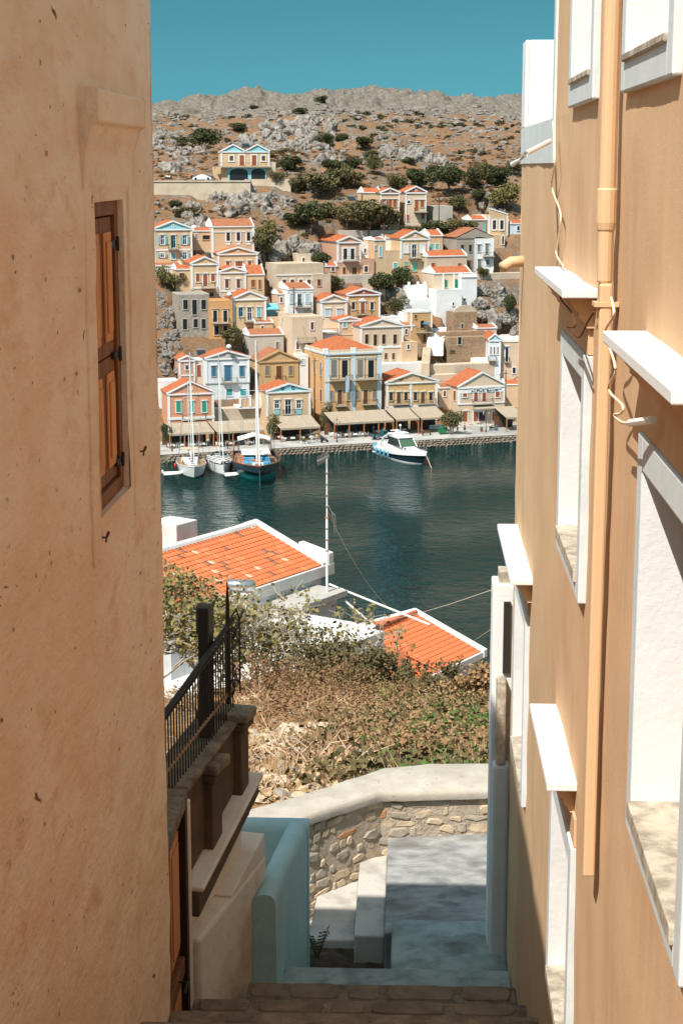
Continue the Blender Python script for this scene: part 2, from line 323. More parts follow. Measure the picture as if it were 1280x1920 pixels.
# downpipe
pu = .84; mb = MB()
mb.box(pu-.025, pu+.03, 7.59, 7.70, -3.24, -.50); mb.tube([(pu, 7.645, -.50), (pu, 7.645, -.22)], .034, 14); mb.tube([(pu, 7.645, -.20), (pu, 7.645, 2.2)], .037, 14)
mb.tube([(pu, 7.645, -.28), (pu, 7.645, -.24), (pu, 7.645, -.10), (pu, 7.645, -.09)], [.037, .044, .044, .04], 14)
dp = mb.build('downpipe', M['pipe'], rb, bevel=.012)
k = MB(); k.box(pu-.047, UR, 7.585, 7.705, -.60, -.582); k.build('pipe_bracket', M['pipe'], dp)
k = MB(); k.tube([U(*p, pu) for p in ((985, 478), (970, 484), (962, 490))] if False else [(UR+.02, 14.15, -.75), (UR-.10, 14.15, -.76), (UR-.17, 14.1, -.80)], .045, 10); k.build('drain_spout', M['pipe'], rb, smooth=True)
# cables, rods
def cb(name, pts, u, r=.006, m='cable'): return wire(name, [U(x, y, uu) for (x, y), uu in zip(pts, u if isinstance(u, list) else [u]*len(pts))], r, M[m], rb)
cb('cable', [(1036, 228), (1040, 300), (1034, 350), (1050, 400), (1047, 440), (1042, 475), (1055, 498)], .86)
cb('cable', [(1145, 558), (1150, 590), (1134, 625), (1153, 690), (1140, 730), (1166, 760), (1163, 775), (1150, 778), (1165, 792), (1180, 793)], .80)
cb('cable', [(1057, 547), (1050, 560), (1070, 585), (1077, 612), (1062, 612), (1072, 622), (1085, 632), (1096, 615), (1100, 605), (1112, 585)], .79, .005, 'rust')
k = MB(); k.tube([U(1180, 793, .80), U(1223, 787, .84)], .014, 8); k.build('rod_end', M['plastic'], rb)
k = MB(); k.tube([U(960, 308, .60), U(985, 288, .66), U(1030, 265, .86)], .016, 8); k.build('flag_rod', M['plastic'], rb)
# ================================================================ white pier past the ochre wall
pr = athing('white_pier', 'low white plastered pier with grey ledges at the far foot of the ochre wall', 'wall', (.8, 15.5, -8.3))
o_ = (.8, 15.5, -8.3)
mb = MB(o_); mb.box(.735, 1.6, 14.80, 15.15, -8.2, -3.60); mb.build('wall', M['white'], pr, bevel=.015)
mb = MB(o_); mb.box(.79, 1.3, 14.85, 15.1, -3.60, -3.50); mb.build('cap', M['sill'], pr)
mb = MB(o_); mb.box(.775, .86, 14.62, 14.80, -5.2, -4.42); mb.build('ledge', M['sill'], pr, bevel=.02)
mb = MB(o_); mb.box(.75, .90, 14.62, 14.80, -8.2, -5.2); mb.build('buttress', M['band'], pr, bevel=.03)
mb = MB(o_); mb.box(.83, .89, 14.77, 14.802, -4.40, -3.75); mb.build('niche_shade', M['darkvoid'], pr)  # dark block, no recess cut; shade of the hollow put into its colour
mb = MB(o_); mb.box(.70, .90, 13.30, 14.60, -7.6, -6.0) ; 
# ================================================================ steps and landing
def slab(name, poly, w, h, m, lab, cat, bev=.02, kind=None):
    c = poly[0]; t = athing(name, lab, cat, (c[0], c[1], w-h)) if False else None
    mb = MB(); mb.prism([a2w((u, v, w-h)) for u, v in poly][::-1], (0, 0, h)); o = mb.build(name, M[m], None, bevel=bev); 
    if kind: o['kind'] = kind
    else: tag(o, lab, cat)
    return o
st = thing('staircase', 'cement steps and landing dropping between the two buildings', 'steps', a2w((0, 14, -8)))
def stp(name, poly, w, h, m, bev=.02):
    mb = MB(a2w((0, 14, -8))); mb.prism([a2w((u, v, w-h)) for u, v in poly][::-1], (0, 0, h)); o = mb.build(name, M[m], st, bevel=bev)
    return o
stp('landing', [(-.21, 15.36), (.9, 15.36), (1.3, 15.4), (1.3, 18.6), (-.21, 17.75)], -7.15, 1.2, 'pathd')
stp('step', [(-.51, 15.72), (-.213, 15.72), (-.213, 17.75), (-.51, 17.62)], -7.35, 1.0, 'pathw')
stp('step', [(-.98, 16.03), (-.513, 16.05), (-.513, 17.62), (-.94, 17.4)], -7.55, .9, 'pathw')
stp('step', [(-1.6, 16.03), (-.983, 16.05), (-.943, 17.4), (-1.6, 17.0)], -7.8, .6, 'pathw')
stp('slab', [(-.14, 14.02), (.9, 14.02), (.9, 15.35), (-.14, 15.35)], -7.0, 1.0, 'path')
stp('step_edge', [(-1.25, 13.28), (.9, 13.28), (.9, 14.015), (-1.10, 14.015)], -6.85, 1.2, 'path')
g = MB()
rows = [[(u, v, -7.66+.07*fbm((u*4, v*4, 1), 4)+(.16*exp(-((u+.95)**2+(v-15.6)**2)*9))) for u in [-1.35+.09*i for i in range(15)]] for v in [13.9+.09*j for j in range(26)]]
g.grid([[tuple(a2w(p)) for p in r] for r in rows]); gd = g.build('dirt_patch', M['dirt'], None, smooth=True); gd['kind'] = 'structure'
# cobbled treads climbing to the camera
cob = [(-1.30, 12.05, .9, 13.27, -6.62), (-1.6, 10.9, .9, 12.05, -6.15), (-1.6, 9.6, .9, 10.9, -5.65), (-1.6, 8.2, .9, 9.6, -5.05), (-1.6, 6.6, .9, 8.2, -4.4), (-1.6, 4.8, .9, 6.6, -3.6), (-1.6, 3, .9, 4.8, -2.85), (-1.6, .9, .9, 3, -2.2), (-1.6, -3, .9, .9, -1.65)]
for i, (u0, v0, u1, v1, w_) in enumerate(cob):
    o = stp('tread', [(u0, v0), (u1, v0), (u1, v1), (u0, v1)], w_-.012, 1.0, 'roughcement', .02)
    if i > 1: continue
    rr = random.Random(5+i); v = v0+.02; off = a2w((0, 14, -8))
    while v < v1-.1:
        dv = rr.uniform(.38, .52); dv = min(dv, v1-v); u = u0+rr.uniform(0, .05)
        while u < u1-.12:
            du = rr.uniform(.28, .62); du = min(du, u1-u-.02)
            n = 9; cx, cy = u+du/2, v+dv/2; pts = []
            for k in range(n):
                a = 2*pi*k/n; ex = (abs(cos(a))**.35)*(1 if cos(a) > 0 else -1); ey = (abs(sin(a))**.35)*(1 if sin(a) > 0 else -1)
                pts.append((cx+ex*(du/2-.012)*rr.uniform(.86, 1), cy+ey*(dv/2-.012)*rr.uniform(.86, 1)))
            mb = MB(off); mb.prism([a2w((p[0], p[1], w_-.05)) for p in pts][::-1], (0, 0, .048+rr.uniform(0, .006))); mb.build('paving_stone', M['stoneb'], o, bevel=.012, seg=2)
            u += du
        v += dv
# ================================================================ stone retaining wall with cement coping
fp = [(-1.65, 16.2), (-1.05, 16.86), (-.85, 17.09), (-.53, 17.43), (-.28, 17.68), (.19, 17.78), (1.6, 18.0)]
bp = [(-1.75, 16.95), (-1.15, 17.52), (-.95, 17.72), (-.72, 17.96), (-.29, 18.44), (.20, 18.62), (1.6, 18.8)]
rw = athing('retaining_wall', 'rubble stone retaining wall with a wide cream cement coping behind the landing', 'wall', (0, 17.8, -8.2)); ro = a2w((0, 17.8, -8.2))
mb = MB(ro)
def ring(off, w): return [a2w((u, v+off, w)) for u, v in fp]+[a2w((u, v, w)) for u, v in reversed(bp)]
A, B = ring(.04, -8.6), ring(.04, -6.69); n = len(A); mb.add(A+B, [(i, (i+1) % n, (i+1) % n+n, i+n) for i in range(n)]); mb.build('wall_core', M['mortar'], rw)
# coping sheet with soft edges
prof = [(0, -.12), (-.02, -.06), (0, -.012), (.06, .0), (.5, .012), (.94, .0), (1.0, -.02), (1.02, -.2)]
def lerp2(a, b, t): return (a[0]+(b[0]-a[0])*t, a[1]+(b[1]-a[1])*t)
def dens(P_, k=6):
    return [lerp2(P_[i], P_[i+1], j/k) for i in range(len(P_)-1) for j in range(k)]+[P_[-1]]
F2, B2 = dens(fp), dens(bp); mb = MB(ro)
mb.grid([[tuple(a2w((*lerp2((f[0], f[1]-.015), b, t), -6.6+z+fbm((f[0]*3, f[1]*3, t*3), 3)*.012))) for t, z in prof] for f, b in zip(F2, B2)])
mb.build('coping', M['coping'], rw, smooth=True)
# stones on the front face
SL = [0]
for a, b in zip(fp, fp[1:]): SL.append(SL[-1]+hypot(b[0]-a[0], b[1]-a[1]))
def along(s):
    for i in range(len(fp)-1):
        if s <= SL[i+1] or i == len(fp)-2:
            t = (s-SL[i])/(SL[i+1]-SL[i]); q = lerp2(fp[i], fp[i+1], t); dx, dy = fp[i+1][0]-fp[i][0], fp[i+1][1]-fp[i][1]; L = hypot(dx, dy); return q, (dy/L, -dx/L)
rr = random.Random(11); stones = []; wv = -8.3; cnt = 0
while wv < -6.74:
    hh = rr.uniform(.05, .13); s_ = .3+rr.uniform(0, .1)
    while s_ < 3.35:
        ww = rr.uniform(.07, .30)*rr.choice((.7, 1, 1))
        wc = wv+hh/2+.02*sin(s_*5)+rr.uniform(-.01, .01); q, nn = along(s_+ww/2); tx, ty = -nn[1], nn[0]
        n = rr.choice((5, 6, 7, 8)); ps = []; tl = rr.uniform(-.22, .22)
        for k in range(n):
            a = 2*pi*(k+rr.uniform(-.25, .25))/n; e = (abs(cos(a))**.6)*(1 if cos(a) > 0 else -1); f_ = (abs(sin(a))**.6)*(1 if sin(a) > 0 else -1)
            X_, Z_ = e*(ww/2)*rr.uniform(.72, 1.08), f_*(hh/2)*rr.uniform(.66, 1.1); ps.append((X_, Z_+X_*tl))
        if wc+hh/2 < -6.69 and wc > -8.0:
            mb = MB(ro); pr_ = rr.uniform(-.006, .021)
            back = [a2w((q[0]+tx*x-nn[0]*.03, q[1]+ty*x-nn[1]*.03+.04, wc+z)) for x, z in ps]
            mid = [a2w((q[0]+tx*x*.97+nn[0]*pr_*.6, q[1]+ty*x*.97+nn[1]*pr_*.6+.04, wc+z*.97)) for x, z in ps]
            fr_ = [a2w((q[0]+tx*x*.82+nn[0]*pr_*rr.uniform(.7, 1.35), q[1]+ty*x*.82+nn[1]*pr_*rr.uniform(.7, 1.35)+.04, wc+z*.78)) for x, z in ps]
            mb.add(back+mid+fr_, [(i, (i+1) % n, (i+1) % n+n, i+n) for i in range(n)]+[(i+n, (i+1) % n+n, (i+1) % n+2*n, i+2*n) for i in range(n)]+[tuple(2*n+i for i in range(n))])
            z = rr.random(); mb.build('stone', M['stoneg'] if z < .42 else M['stonel'] if z < .92 else M['stoner'], rw); cnt += 1
        s_ += ww+.006
    wv += hh+.004
# ================================================================ turquoise parapet of the sunken yard
tp = athing('turquoise_parapet', 'turquoise limewashed parapet with a rounded front end beside the steps', 'wall', (-1.1, 14, -7.4)); to = (-1.1, 14, -7.4)
mb = MB(to)
path_ = [(-1.19, 13.55), (-1.13, 14.3), (-1.03, 15.2)]
prf = [(-.10, -1.7), (-.10, -.10), (-.09, -.05), (-.06, -.015), (0, 0), (.06, -.015), (.09, -.05), (.10, -.10), (.10, -1.7)]
rows = []
for (u, v) in dens(path_, 7): rows.append([(u+x+fbm((v*3, z*3, x), 3)*.012, v, -5.98+z+fbm((u, v*2.5, 2), 2)*.01) for x, z in prf])
mb.grid(rows); mb.add(rows[0], [tuple(range(len(prf)))]); mb.build('side_parapet', M['turq'], tp, smooth=False)
for p in tp.children[0].data.polygons: p.use_smooth = len(p.vertices) == 4
mb = MB(to); rows = []
for u in [-1.62+.1*i for i in range(8)]: rows.append([(u, 15.28+x+fbm((u*3, z*3, x), 3)*.012, -5.985+z) for x, z in prf])
mb.grid(rows); mb.add(rows[-1], [tuple(range(len(prf)))]); mb.build('back_parapet', M['turq'], tp, smooth=True)
# ================================================================ terrace wall of the neighbour, set a little askew
A0 = Vector((-1.6, 12.3, 0)); PD = Vector((.3, 1.7, 0)).normalized(); PN = Vector((PD.y, -PD.x, 0))   # PN points to the alley
def PP(px, py, out=0.):
    r = aray(px, py); b = A0+PN*out; t = (PN.x*b.x+PN.y*b.y)/(PN.x*r.x+PN.y*r.y); q = r*t; return ((q-A0).dot(PD), q.z)
def pw(t, w, out=0.): q = A0+PD*t+PN*out; return a2w((q.x, q.y, w))
tw = athing('terrace_wall', 'stepped lime washed terrace wall with umber pedestals and a railing past the apricot corner', 'wall', (-1.6, 12.3, -7)); two = a2w((-1.6, 12.3, -7))
def tbox(name, t0, t1, w0, w1, o0, o1, m, bev=.012, par=None, w0b=None, w1b=None):
    w0b = w0 if w0b is None else w0b; w1b = w1 if w1b is None else w1b
    mb = MB(two); mb.add([pw(t0, w0, o0), pw(t1, w0b, o0), pw(t1, w0b, o1), pw(t0, w0, o1), pw(t0, w1, o0), pw(t1, w1b, o0), pw(t1, w1b, o1), pw(t0, w1, o1)],
        [(0, 3, 2, 1), (4, 5, 6, 7), (0, 1, 5, 4), (1, 2, 6, 5), (2, 3, 7, 6), (3, 0, 4, 7)][::1]); return mb.build(name, M[m], par or tw, bevel=bev)
tbox('lower_wall', 0.0, 1.72, -7.6, -5.80, -.5, 0.03, 'lime', .03)
tbox('buttress_cap', .78, 1.70, -5.80, -5.78, -.35, .022, 'lime', .03, None, -5.80, -5.60)
tbox('middle_wall', 0.0, 1.50, -5.80, -5.02, -.5, -.12, 'lime', .02, None, None, -4.98)
tbox('cornice', -.02, 1.53, -5.62, -5.42, -.3, .03, 'umber', .015, None, -5.18, -5.04)  # umber band; the shadow of the cornice underside is put into its colour
tbox('ledge', -.02, 1.54, -5.415, -5.37, -.4, .065, 'lime', .015, None, -5.035, -4.99)
tbox('upper_wall', -.05, 1.40, -5.36, -4.62, -.34, -.08, 'umber', .01, None, -5.0, -4.44)
tbox('rough_coping', -.05, 1.40, -4.615, -4.56, -.40, -.03, 'roughcement', .015, None, -4.435, -4.40)
for t0, t1, wt in ((.44, .68, -4.55), (1.18, 1.38, -4.37)):
    tbox('pedestal', t0, t1, wt-.95, wt-.16, -.36, -.01, 'umber'); tbox('pedestal_cap', t0-.03, t1+.04, wt-.155, wt-.09, -.38, .025, 'umber'); tbox('cap_top', t0-.04, t1+.05, wt-.085, wt, -.40, .05, 'roughcement', .02)
tbox('jamb', -.10, -.03, -7.6, -4.66, -.3, -.02, 'lime', .01)
# recessed brown door below
dr = athing('panelled_door', 'narrow brown panelled wooden door in the recess past the apricot corner', 'door', (-1.66, 11.6, -7)); dof = (-1.66, 11.6, -7)
mb = MB(dof); mb.box(-1.78, -1.70, 10.93, 12.2, -7.4, -4.62); mb.build('door_leaf', M['wood'], dr)
for w0, w1 in ((-5.72, -4.80), (-6.75, -5.95), (-7.35, -6.85)):
    mb = MB(dof); mb.box(-1.70, -1.685, 11.55, 11.98, w0, w1); mb.box(-1.685, -1.675, 11.6, 11.93, w0+.06, w1-.06); mb.build('panel', M['woodlight'], dr, bevel=.006)
mb = MB(dof); mb.box(-1.70, -1.64, 12.05, 12.16, -7.4, -4.62); mb.build('door_frame', mat('dark_door_gap', srgb(60,34,20), .7), dr)
mb = MB(dof); mb.box(-1.70, -1.655, 11.05, 12.0, -5.93, -5.80); mb.build('lock_rail', M['wood'], dr, bevel=.006)
mb = MB(dof); mb.tube([(-1.66, 11.7, -5.86), (-1.60, 11.7, -5.86), (-1.60, 11.55, -5.88)], .012, 6); mb.build('handle', M['iron'], dr)
mb = MB(dof); mb.box(-1.9, -1.62, 11.0, 12.05, -4.60, -4.50); mb.build('lintel', M['roughcement'], dr)
# railing: pickets, rails, post
rl = athing('iron_railing', 'dark wrought iron railing with close pickets on the umber terrace wall', 'railing', (-1.5, 12.8, -4.6)); rlo = a2w((-1.5, 12.8, -4.6))
def trail(t): return -3.98+ (t+.4)*.22
for a, b, r in ((-1.0, 1.38, .016),):
    mb = MB(rlo); mb.tube([pw(-.85, -4.02, -.10), pw(.2, -3.84, -.10), pw(1.33, -3.62, -.10)], .022, 6); mb.tube([pw(-.85, -4.07, -.10), pw(1.33, -3.69, -.10)], .012, 6); mb.build('top_rail', M['iron'], rl)
    mb = MB(rlo); mb.tube([pw(-.85, -4.44, -.10), pw(1.33, -4.20, -.10)], .013, 6); mb.build('bottom_rail', mat('lit_iron', srgb(150,110,78), .6), rl)  # bottom rail in lighter iron, the light on it put into the colour
nP = 36
for i in range(nP):
    t = -.82+2.13*i/(nP-1); wt = -4.03+(t+.85)*.167; wb = -4.62+(t+.85)*.10
    mb = MB(rlo); mb.tube([pw(t, wb, -.10), pw(t, wt, -.10)], .0065, 5); mb.build('picket', M['iron'], rl)
mb = MB(rlo); t, w_ = PP(440, 1150, -.10); mb.tube([pw(1.20, -4.3, -.10), pw(1.20, -3.45, -.10), pw(1.20, -3.28, -.10)], [.02, .016, .004], 6); mb.build('finial_post', M['iron'], rl)
mb = MB(rlo); mb.tube([pw(-.55, -4.6, -.10), pw(-.55, -3.75, -.10), pw(-.55, -3.62, -.10)], [.016, .014, .003], 6); mb.build('finial_post', M['iron'], rl)
for k, (t0, w0, sz) in enumerate(((1.2, -4.15, .12), (1.35, -3.75, .08), (1.32, -4.1, .09))):
    mb = MB(rlo); pts = [pw(t0+(.02+sz*(1-j/26))*cos(j*.42+k), w0+(.02+sz*(1-j/26))*sin(j*.42+k), -.07) for j in range(24)]; mb.tube(pts, .006, 5); mb.build('scroll', M['iron'], rl)
mb = MB(rlo); mb.tube([pw(1.22, -3.62, -.10), pw(1.42, -3.56, -.10), pw(1.5, -3.66, -.10), pw(1.5, -4.3, -.10)], .008, 5); mb.tube([pw(1.3, -3.80, -.10), pw(1.62, -3.62, -.10)], .008, 5); mb.build('scroll', M['iron'], rl)
gp = athing('gate_post', 'tall dark timber post with a rounded head rising through the railing', 'post', (-1.6, 12.6, -4.7)); gpo = a2w((-1.6, 12.6, -4.7))
t0, wb = PP(383, 1470, -.18); tt, wtp = PP(373, 1128, -.18)
mb = MB(gpo); mb.add([pw(a, z, o) for z in (-4.75, wtp-.06) for a, o in ((t0-.05, -.22), (t0+.10, -.22), (t0+.10, -.14), (t0-.05, -.14))], [(0, 3, 2, 1), (4, 5, 6, 7), (0, 1, 5, 4), (1, 2, 6, 5), (2, 3, 7, 6), (3, 0, 4, 7)])
mb.build('shaft', M['iron'], gp, bevel=.006)
mb = MB(gpo); r_ = .062; hp = [(-r_, -.26), (r_, -.26)]+[(r_*cos(a), r_*sin(a)-.02) for a in [pi*i/10 for i in range(11)]]
mb.prism([pw(t0+.025+x, wtp-.07+z*.8, -.24) for x, z in hp], PN_w := (Vector(pw(0, 0, .11))-Vector(pw(0, 0, 0)))); mb.build('rounded_head', mat('olive_grey_paint', srgb(84,84,70), .7), gp, bevel=.004)
# small weed at the foot of the parapet
wd = athing('weed', 'small leafy weed sprouting by the foot of the turquoise parapet', 'plant', (-.86, 15.55, -7.55)); wdo = Vector(a2w((-.93, 14.5, -7.35)))
mb = MB(); ml = MB(); rr = random.Random(2)
for k in range(5):
    a = rr.uniform(0, 6.28); p = [Vector((0, 0, 0)), Vector((cos(a)*.05, sin(a)*.05, .18)), Vector((cos(a)*.13, sin(a)*.13, rr.uniform(.3, .42)))]; mb.tube(p, [.005, .004, .002], 4)
    for j in range(7):
        t = .3+.7*j/7; q = p[1]*(1-t)*2+p[2]*(2*t-1) if t > .5 else p[1]*t*2
        for s in (-1, 1):
            dv = Vector((-sin(a)*s, cos(a)*s, .2))*.045; ml.quad(q, q+dv*.5+Vector((0, 0, .012)), q+dv, q+dv*.5-Vector((0, 0, .012)))
mb.build('stem', mat('weed_stem', srgb(90,80,50)), wd); ml.build('leaf', mat('dark_leaf', srgb(74,92,50), .7), wd)
# ================================================================ far terrain profile
PROF = [(300, -6), (328.6, -6), (329, 1.5), (345.5, 1.5), (350, 3.5), (357, 10.2), (368, 18.5), (383, 29.5), (400, 41.5), (418, 48.6), (424, 50.4), (440, 54.5), (500, 61.5), (560, 68), (640, 75.6), (700, 84.5)]
RIDGE = [(-200, 1.4), (-90, 1.75), (-72, 1.95), (-55, 2.25), (-38, 2.5), (-22, 2.3), (-10, 2.5), (12, 2.53), (28, 2.42), (45, 2.2), (75, 2.25), (200, 2.0)]   # X at 700 m -> elevation in degrees
def interp(T, x):
    if x <= T[0][0]: return T[0][1]
    for (a, b), (c, d_) in zip(T, T[1:]):
        if x <= c: return b+(d_-b)*(x-a)/(c-a)
    return T[-1][1]
def shear(Y): return .36*(1-min(1, max(0, (Y-400)/90)))
def base_z(X, Y):
    D = Y-shear(Y)*X
    if D <= 329 or Y < 300: return -6
    z = interp(PROF, min(D, 700))
    if Y > 560:
        t = min(1, (Y-560)/140); zr = HC+700*tan(R(interp(RIDGE, X*700/Y)))
        z = interp(PROF, 560)+(interp(PROF, min(D, 640))-interp(PROF, 560))*min(1, t*1.4)*.9; k = min(1, max(0, (Y-628)/66)); k = k**1.4; z = z*(1-k)+zr*k
    if Y > 700: z -= (Y-700)*.35*min(1, (Y-700)/60)
    return z
def terr(X, Y):
    z = base_z(X, Y); D = Y-shear(Y)*X
    a = min(1, max(0, (D-350)/60)); b = min(1, max(0, (Y-420)/60))
    z += a*(fbm((X*.05, Y*.05, 0), 5)*1.6+ridge3(X, Y)*1.3) + b*(fbm((X*.02, Y*.013, 5), 5)*3.0+fbm((X*.11, Y*.06, 8), 4)*1.3)
    if Y > 625: z += min(1, (Y-625)/30)*((1-abs(fbm((X*.06, Y*.03, 3), 5)))*2.2-1.6+abs(fbm((X*.16, Y*.05, 7), 4))*-2.6-abs(fbm((X*.45, Y*.12, 9), 3))*1.6)
    return z
def ridge3(X, Y): return abs(fbm((X*.12, Y*.12, 3), 4))*-1.0
def hit(px, py, y0=330.0, y1=720.0, f=base_z):
    r = ray(px, py); Y = y0
    while Y < y1:
        X = r.x*Y/r.y; z = HC+r.z*Y/r.y
        if z <= f(X, Y): return Vector((X, Y, z))
        Y += .5
    return Vector((r.x*y1/r.y, y1, HC+r.z*y1/r.y))
# ================================================================ materials
def land_mat():
    m = bpy.data.materials.new('dry_hillside'); m.use_nodes = True; n = m.node_tree.nodes; l = m.node_tree.links; b = n['Principled BSDF']; b.inputs['Roughness'].default_value = .95; b.inputs['Specular IOR Level'].default_value = .1
    g = n.new('ShaderNodeNewGeometry'); tc = n.new('ShaderNodeTexCoord')
    def nz(s, det=8, rg=.65, dst=0, sc_=(1, 1, 1)):
        mp = n.new('ShaderNodeMapping'); mp.inputs['Scale'].default_value = sc_; l.new(tc.outputs['Object'], mp.inputs[0])
        t = n.new('ShaderNodeTexNoise'); t.inputs['Scale'].default_value = s; t.inputs['Detail'].default_value = det; t.inputs['Roughness'].default_value = rg; t.inputs['Distortion'].default_value = dst; l.new(mp.outputs[0], t.inputs[0]); return t.outputs[0]
    def rng(x, a, c):
        q = n.new('ShaderNodeMapRange'); q.inputs[1].default_value = a; q.inputs[2].default_value = c; l.new(x, q.inputs[0]); return q.outputs[0]
    def mixc(f, a, c):
        q = n.new('ShaderNodeMix'); q.data_type = 'RGBA'; l.new(f, q.inputs[0])
        for k, x in ((6, a), (7, c)):
            if hasattr(x, 'links'): l.new(x, q.inputs[k])
            else: q.inputs[k].default_value = (*x, 1)
        return q.outputs[2]
    grass = mixc(rng(nz(.35), .35, .65), (.30, .165, .085), (.20, .125, .075))
    grass = mixc(rng(nz(1.3, 5), .58, .66), grass, (.10, .075, .045))
    rock = mixc(rng(nz(.9, 10), .35, .68), (.27, .24, .20), (.10, .088, .072))
    sx = n.new('ShaderNodeSeparateXYZ'); l.new(g.outputs['Position'], sx.inputs[0])
    far = rng(sx.outputs[1], 600, 640)
    ad = n.new('ShaderNodeMath'); ad.operation = 'ADD'; mu = n.new('ShaderNodeMath'); mu.operation = 'MULTIPLY'; mu.inputs[1].default_value = .34; l.new(far, mu.inputs[0]); l.new(mu.outputs[0], ad.inputs[0]); l.new(nz(.22, 9, .72, .6, (1, .6, 1.6)), ad.inputs[1])
    cur = mixc(rng(ad.outputs[0], .50, .58), grass, rock)
    l.new(cur, b.inputs['Base Color'])
    bp_ = n.new('ShaderNodeBump'); bp_.inputs['Strength'].default_value = .9; bp_.inputs['Distance'].default_value = .8; l.new(nz(.8, 10, .75), bp_.inputs['Height']); l.new(bp_.outputs[0], b.inputs['Normal'])
    return m
M['land'] = land_mat()
M['rock'] = mat('pale_limestone_rock', (.33, .30, .265), .95, (.15, .135, .12), 1.5, .4, .62, bump=1, bscale=2.0, dist=.6, third=(.26, .16, .09), thirdscale=.5, thr=(.56, .66), detail=11)
M['scrub'] = mat('grey_green_scrub', (.075, .070, .032), .9, (.05, .055, .026), 2)
M['leafd'] = mat('dark_green_foliage', (.045, .06, .022), .8, (.085, .085, .03), .8)
M['leafo'] = mat('olive_foliage', (.10, .098, .045), .85, (.15, .125, .05), .8)
M['leafy'] = mat('yellow_green_foliage', (.20, .17, .06), .85, (.13, .12, .04), .8)
M['bark'] = mat('grey_bark', (.16, .12, .085), .95)
M['quaytop'] = mat('pale_quay_paving', (.44, .43, .40), .9, (.36, .35, .33), .25, .4, .7, bump=.2, bscale=3, third=(.30, .29, .27), thirdscale=.12)
M['quaystone'] = mat('quay_rubble_stone', (.32, .27, .21), .95, (.16, .13, .10), 1.6, .4, .65, bump=.9, bscale=3, dist=.2)
# ---- quay
EX = [-230, -60, -33.6, -8.05, 33.7, 60, 230]
def qy(x): return 329+.36*x+(-1.0 if False else 0)
mb = MB(); rows = [[(x, qy(x)+dy, 1.5+z) for x in dense(-230, 231, 4)] for dy, z in ((-.25, .03), (1.0, .03), (1.0, 0), (22, .02))]
mb.grid(rows); q = mb.build('quay_pavement', M['quaytop']); q['kind'] = 'structure'
qw = thing('quay_wall', 'rubble stone quay wall dropping to the water along the harbour front', 'wall', (0, 329, 0))
mb = MB((0, 329, 0)); mb.grid([[(x, qy(x)-.20-z*0+.22*fbm((x*.9, z*1.5, 0), 3), z) for x in dense(-100, 100, .5)] for z in (-2, -.4, 0, .3, .6, .9, 1.2, 1.5)]); mb.build('wall_core', M['quaystone'], qw)
rr = random.Random(8); qsm = []
for k in range(10):
    mb = MB(); a, b, c = .42, .25, .2
    mb.ball((0, 0, 0), a, c, b, 6, 4); mb.v = [(x*rr.uniform(.85, 1.15), y*rr.uniform(.8, 1.2), z*rr.uniform(.85, 1.15)) for x, y, z in mb.v]; qsm.append(mb.mesh('quay_stone', M['quaystone']))
mbq = MB(); cntq = 0
for row in range(3):
    x = -32+rr.uniform(0, .6)
    while x < 35:
        wd_ = rr.uniform(.7, 1.15)
        if cntq < 290: oo = inst('block', rr.choice(qsm), qw, (x, qy(x)-329-.22, .28+row*.44+rr.uniform(-.05, .05)), (rr.uniform(-.2, .2), rr.uniform(-.15, .15), .34), (wd_, 1, rr.uniform(.7, 1.1)))
        cntq += 1; x += wd_*.84
# ---- water
def water_mat():
    m = bpy.data.materials.new('harbour_water'); m.use_nodes = True; n = m.node_tree.nodes; l = m.node_tree.links; b = n['Principled BSDF']
    b.inputs['Base Color'].default_value = (.002, .030, .028, 1); b.inputs['Roughness'].default_value = .02; b.inputs['IOR'].default_value = 1.33; b.inputs['Specular IOR Level'].default_value = .5
    tc = n.new('ShaderNodeTexCoord'); hs = []
    for s, st_, wgt in ((.10, (1, 1.3, 1), 1.6), (.34, (1, 1.3, 1), 1.1), (.8, (1, 1.3, 1), .7), (2.2, (1, 1.2, 1), .26)):
        mp = n.new('ShaderNodeMapping'); mp.inputs['Scale'].default_value = st_; mp.inputs['Rotation'].default_value = (0, 0, .25); l.new(tc.outputs['Object'], mp.inputs[0])
        t = n.new('ShaderNodeTexNoise'); t.inputs['Scale'].default_value = s; t.inputs['Detail'].default_value = 4; t.inputs['Distortion'].default_value = .6; l.new(mp.outputs[0], t.inputs[0])
        mu = n.new('ShaderNodeMath'); mu.operation = 'MULTIPLY'; mu.inputs[1].default_value = wgt; l.new(t.outputs[0], mu.inputs[0]); hs.append(mu.outputs[0])
    a1 = n.new('ShaderNodeMath'); l.new(hs[0], a1.inputs[0]); l.new(hs[1], a1.inputs[1]); a2 = n.new('ShaderNodeMath'); l.new(a1.outputs[0], a2.inputs[0]); l.new(hs[2], a2.inputs[1]); a3 = n.new('ShaderNodeMath'); l.new(a2.outputs[0], a3.inputs[0]); l.new(hs[3], a3.inputs[1]); a2 = a3
    bp_ = n.new('ShaderNodeBump'); bp_.inputs['Strength'].default_value = 1; bp_.inputs['Distance'].default_value = 2.6; l.new(a2.outputs[0], bp_.inputs['Height']); l.new(bp_.outputs[0], b.inputs['Normal'])
    return m
mb = MB(); mb.grid([[(x, qy(x)-.52+.06*fbm((x, z, 5), 2), z) for x in dense(-100, 100, .5)] for z in (-.5, .12, .30)]); mb.build('weed_band', mat('dark_tide_weed', (.03,.028,.02), .8), qw)
mb = MB(); mb.grid([[(x, y, 0) for x in (-900, -200, 200, 900)] for y in (60, 200, 330, 900)]); wt = mb.build('harbour_water', water_mat()); wt['kind'] = 'structure'
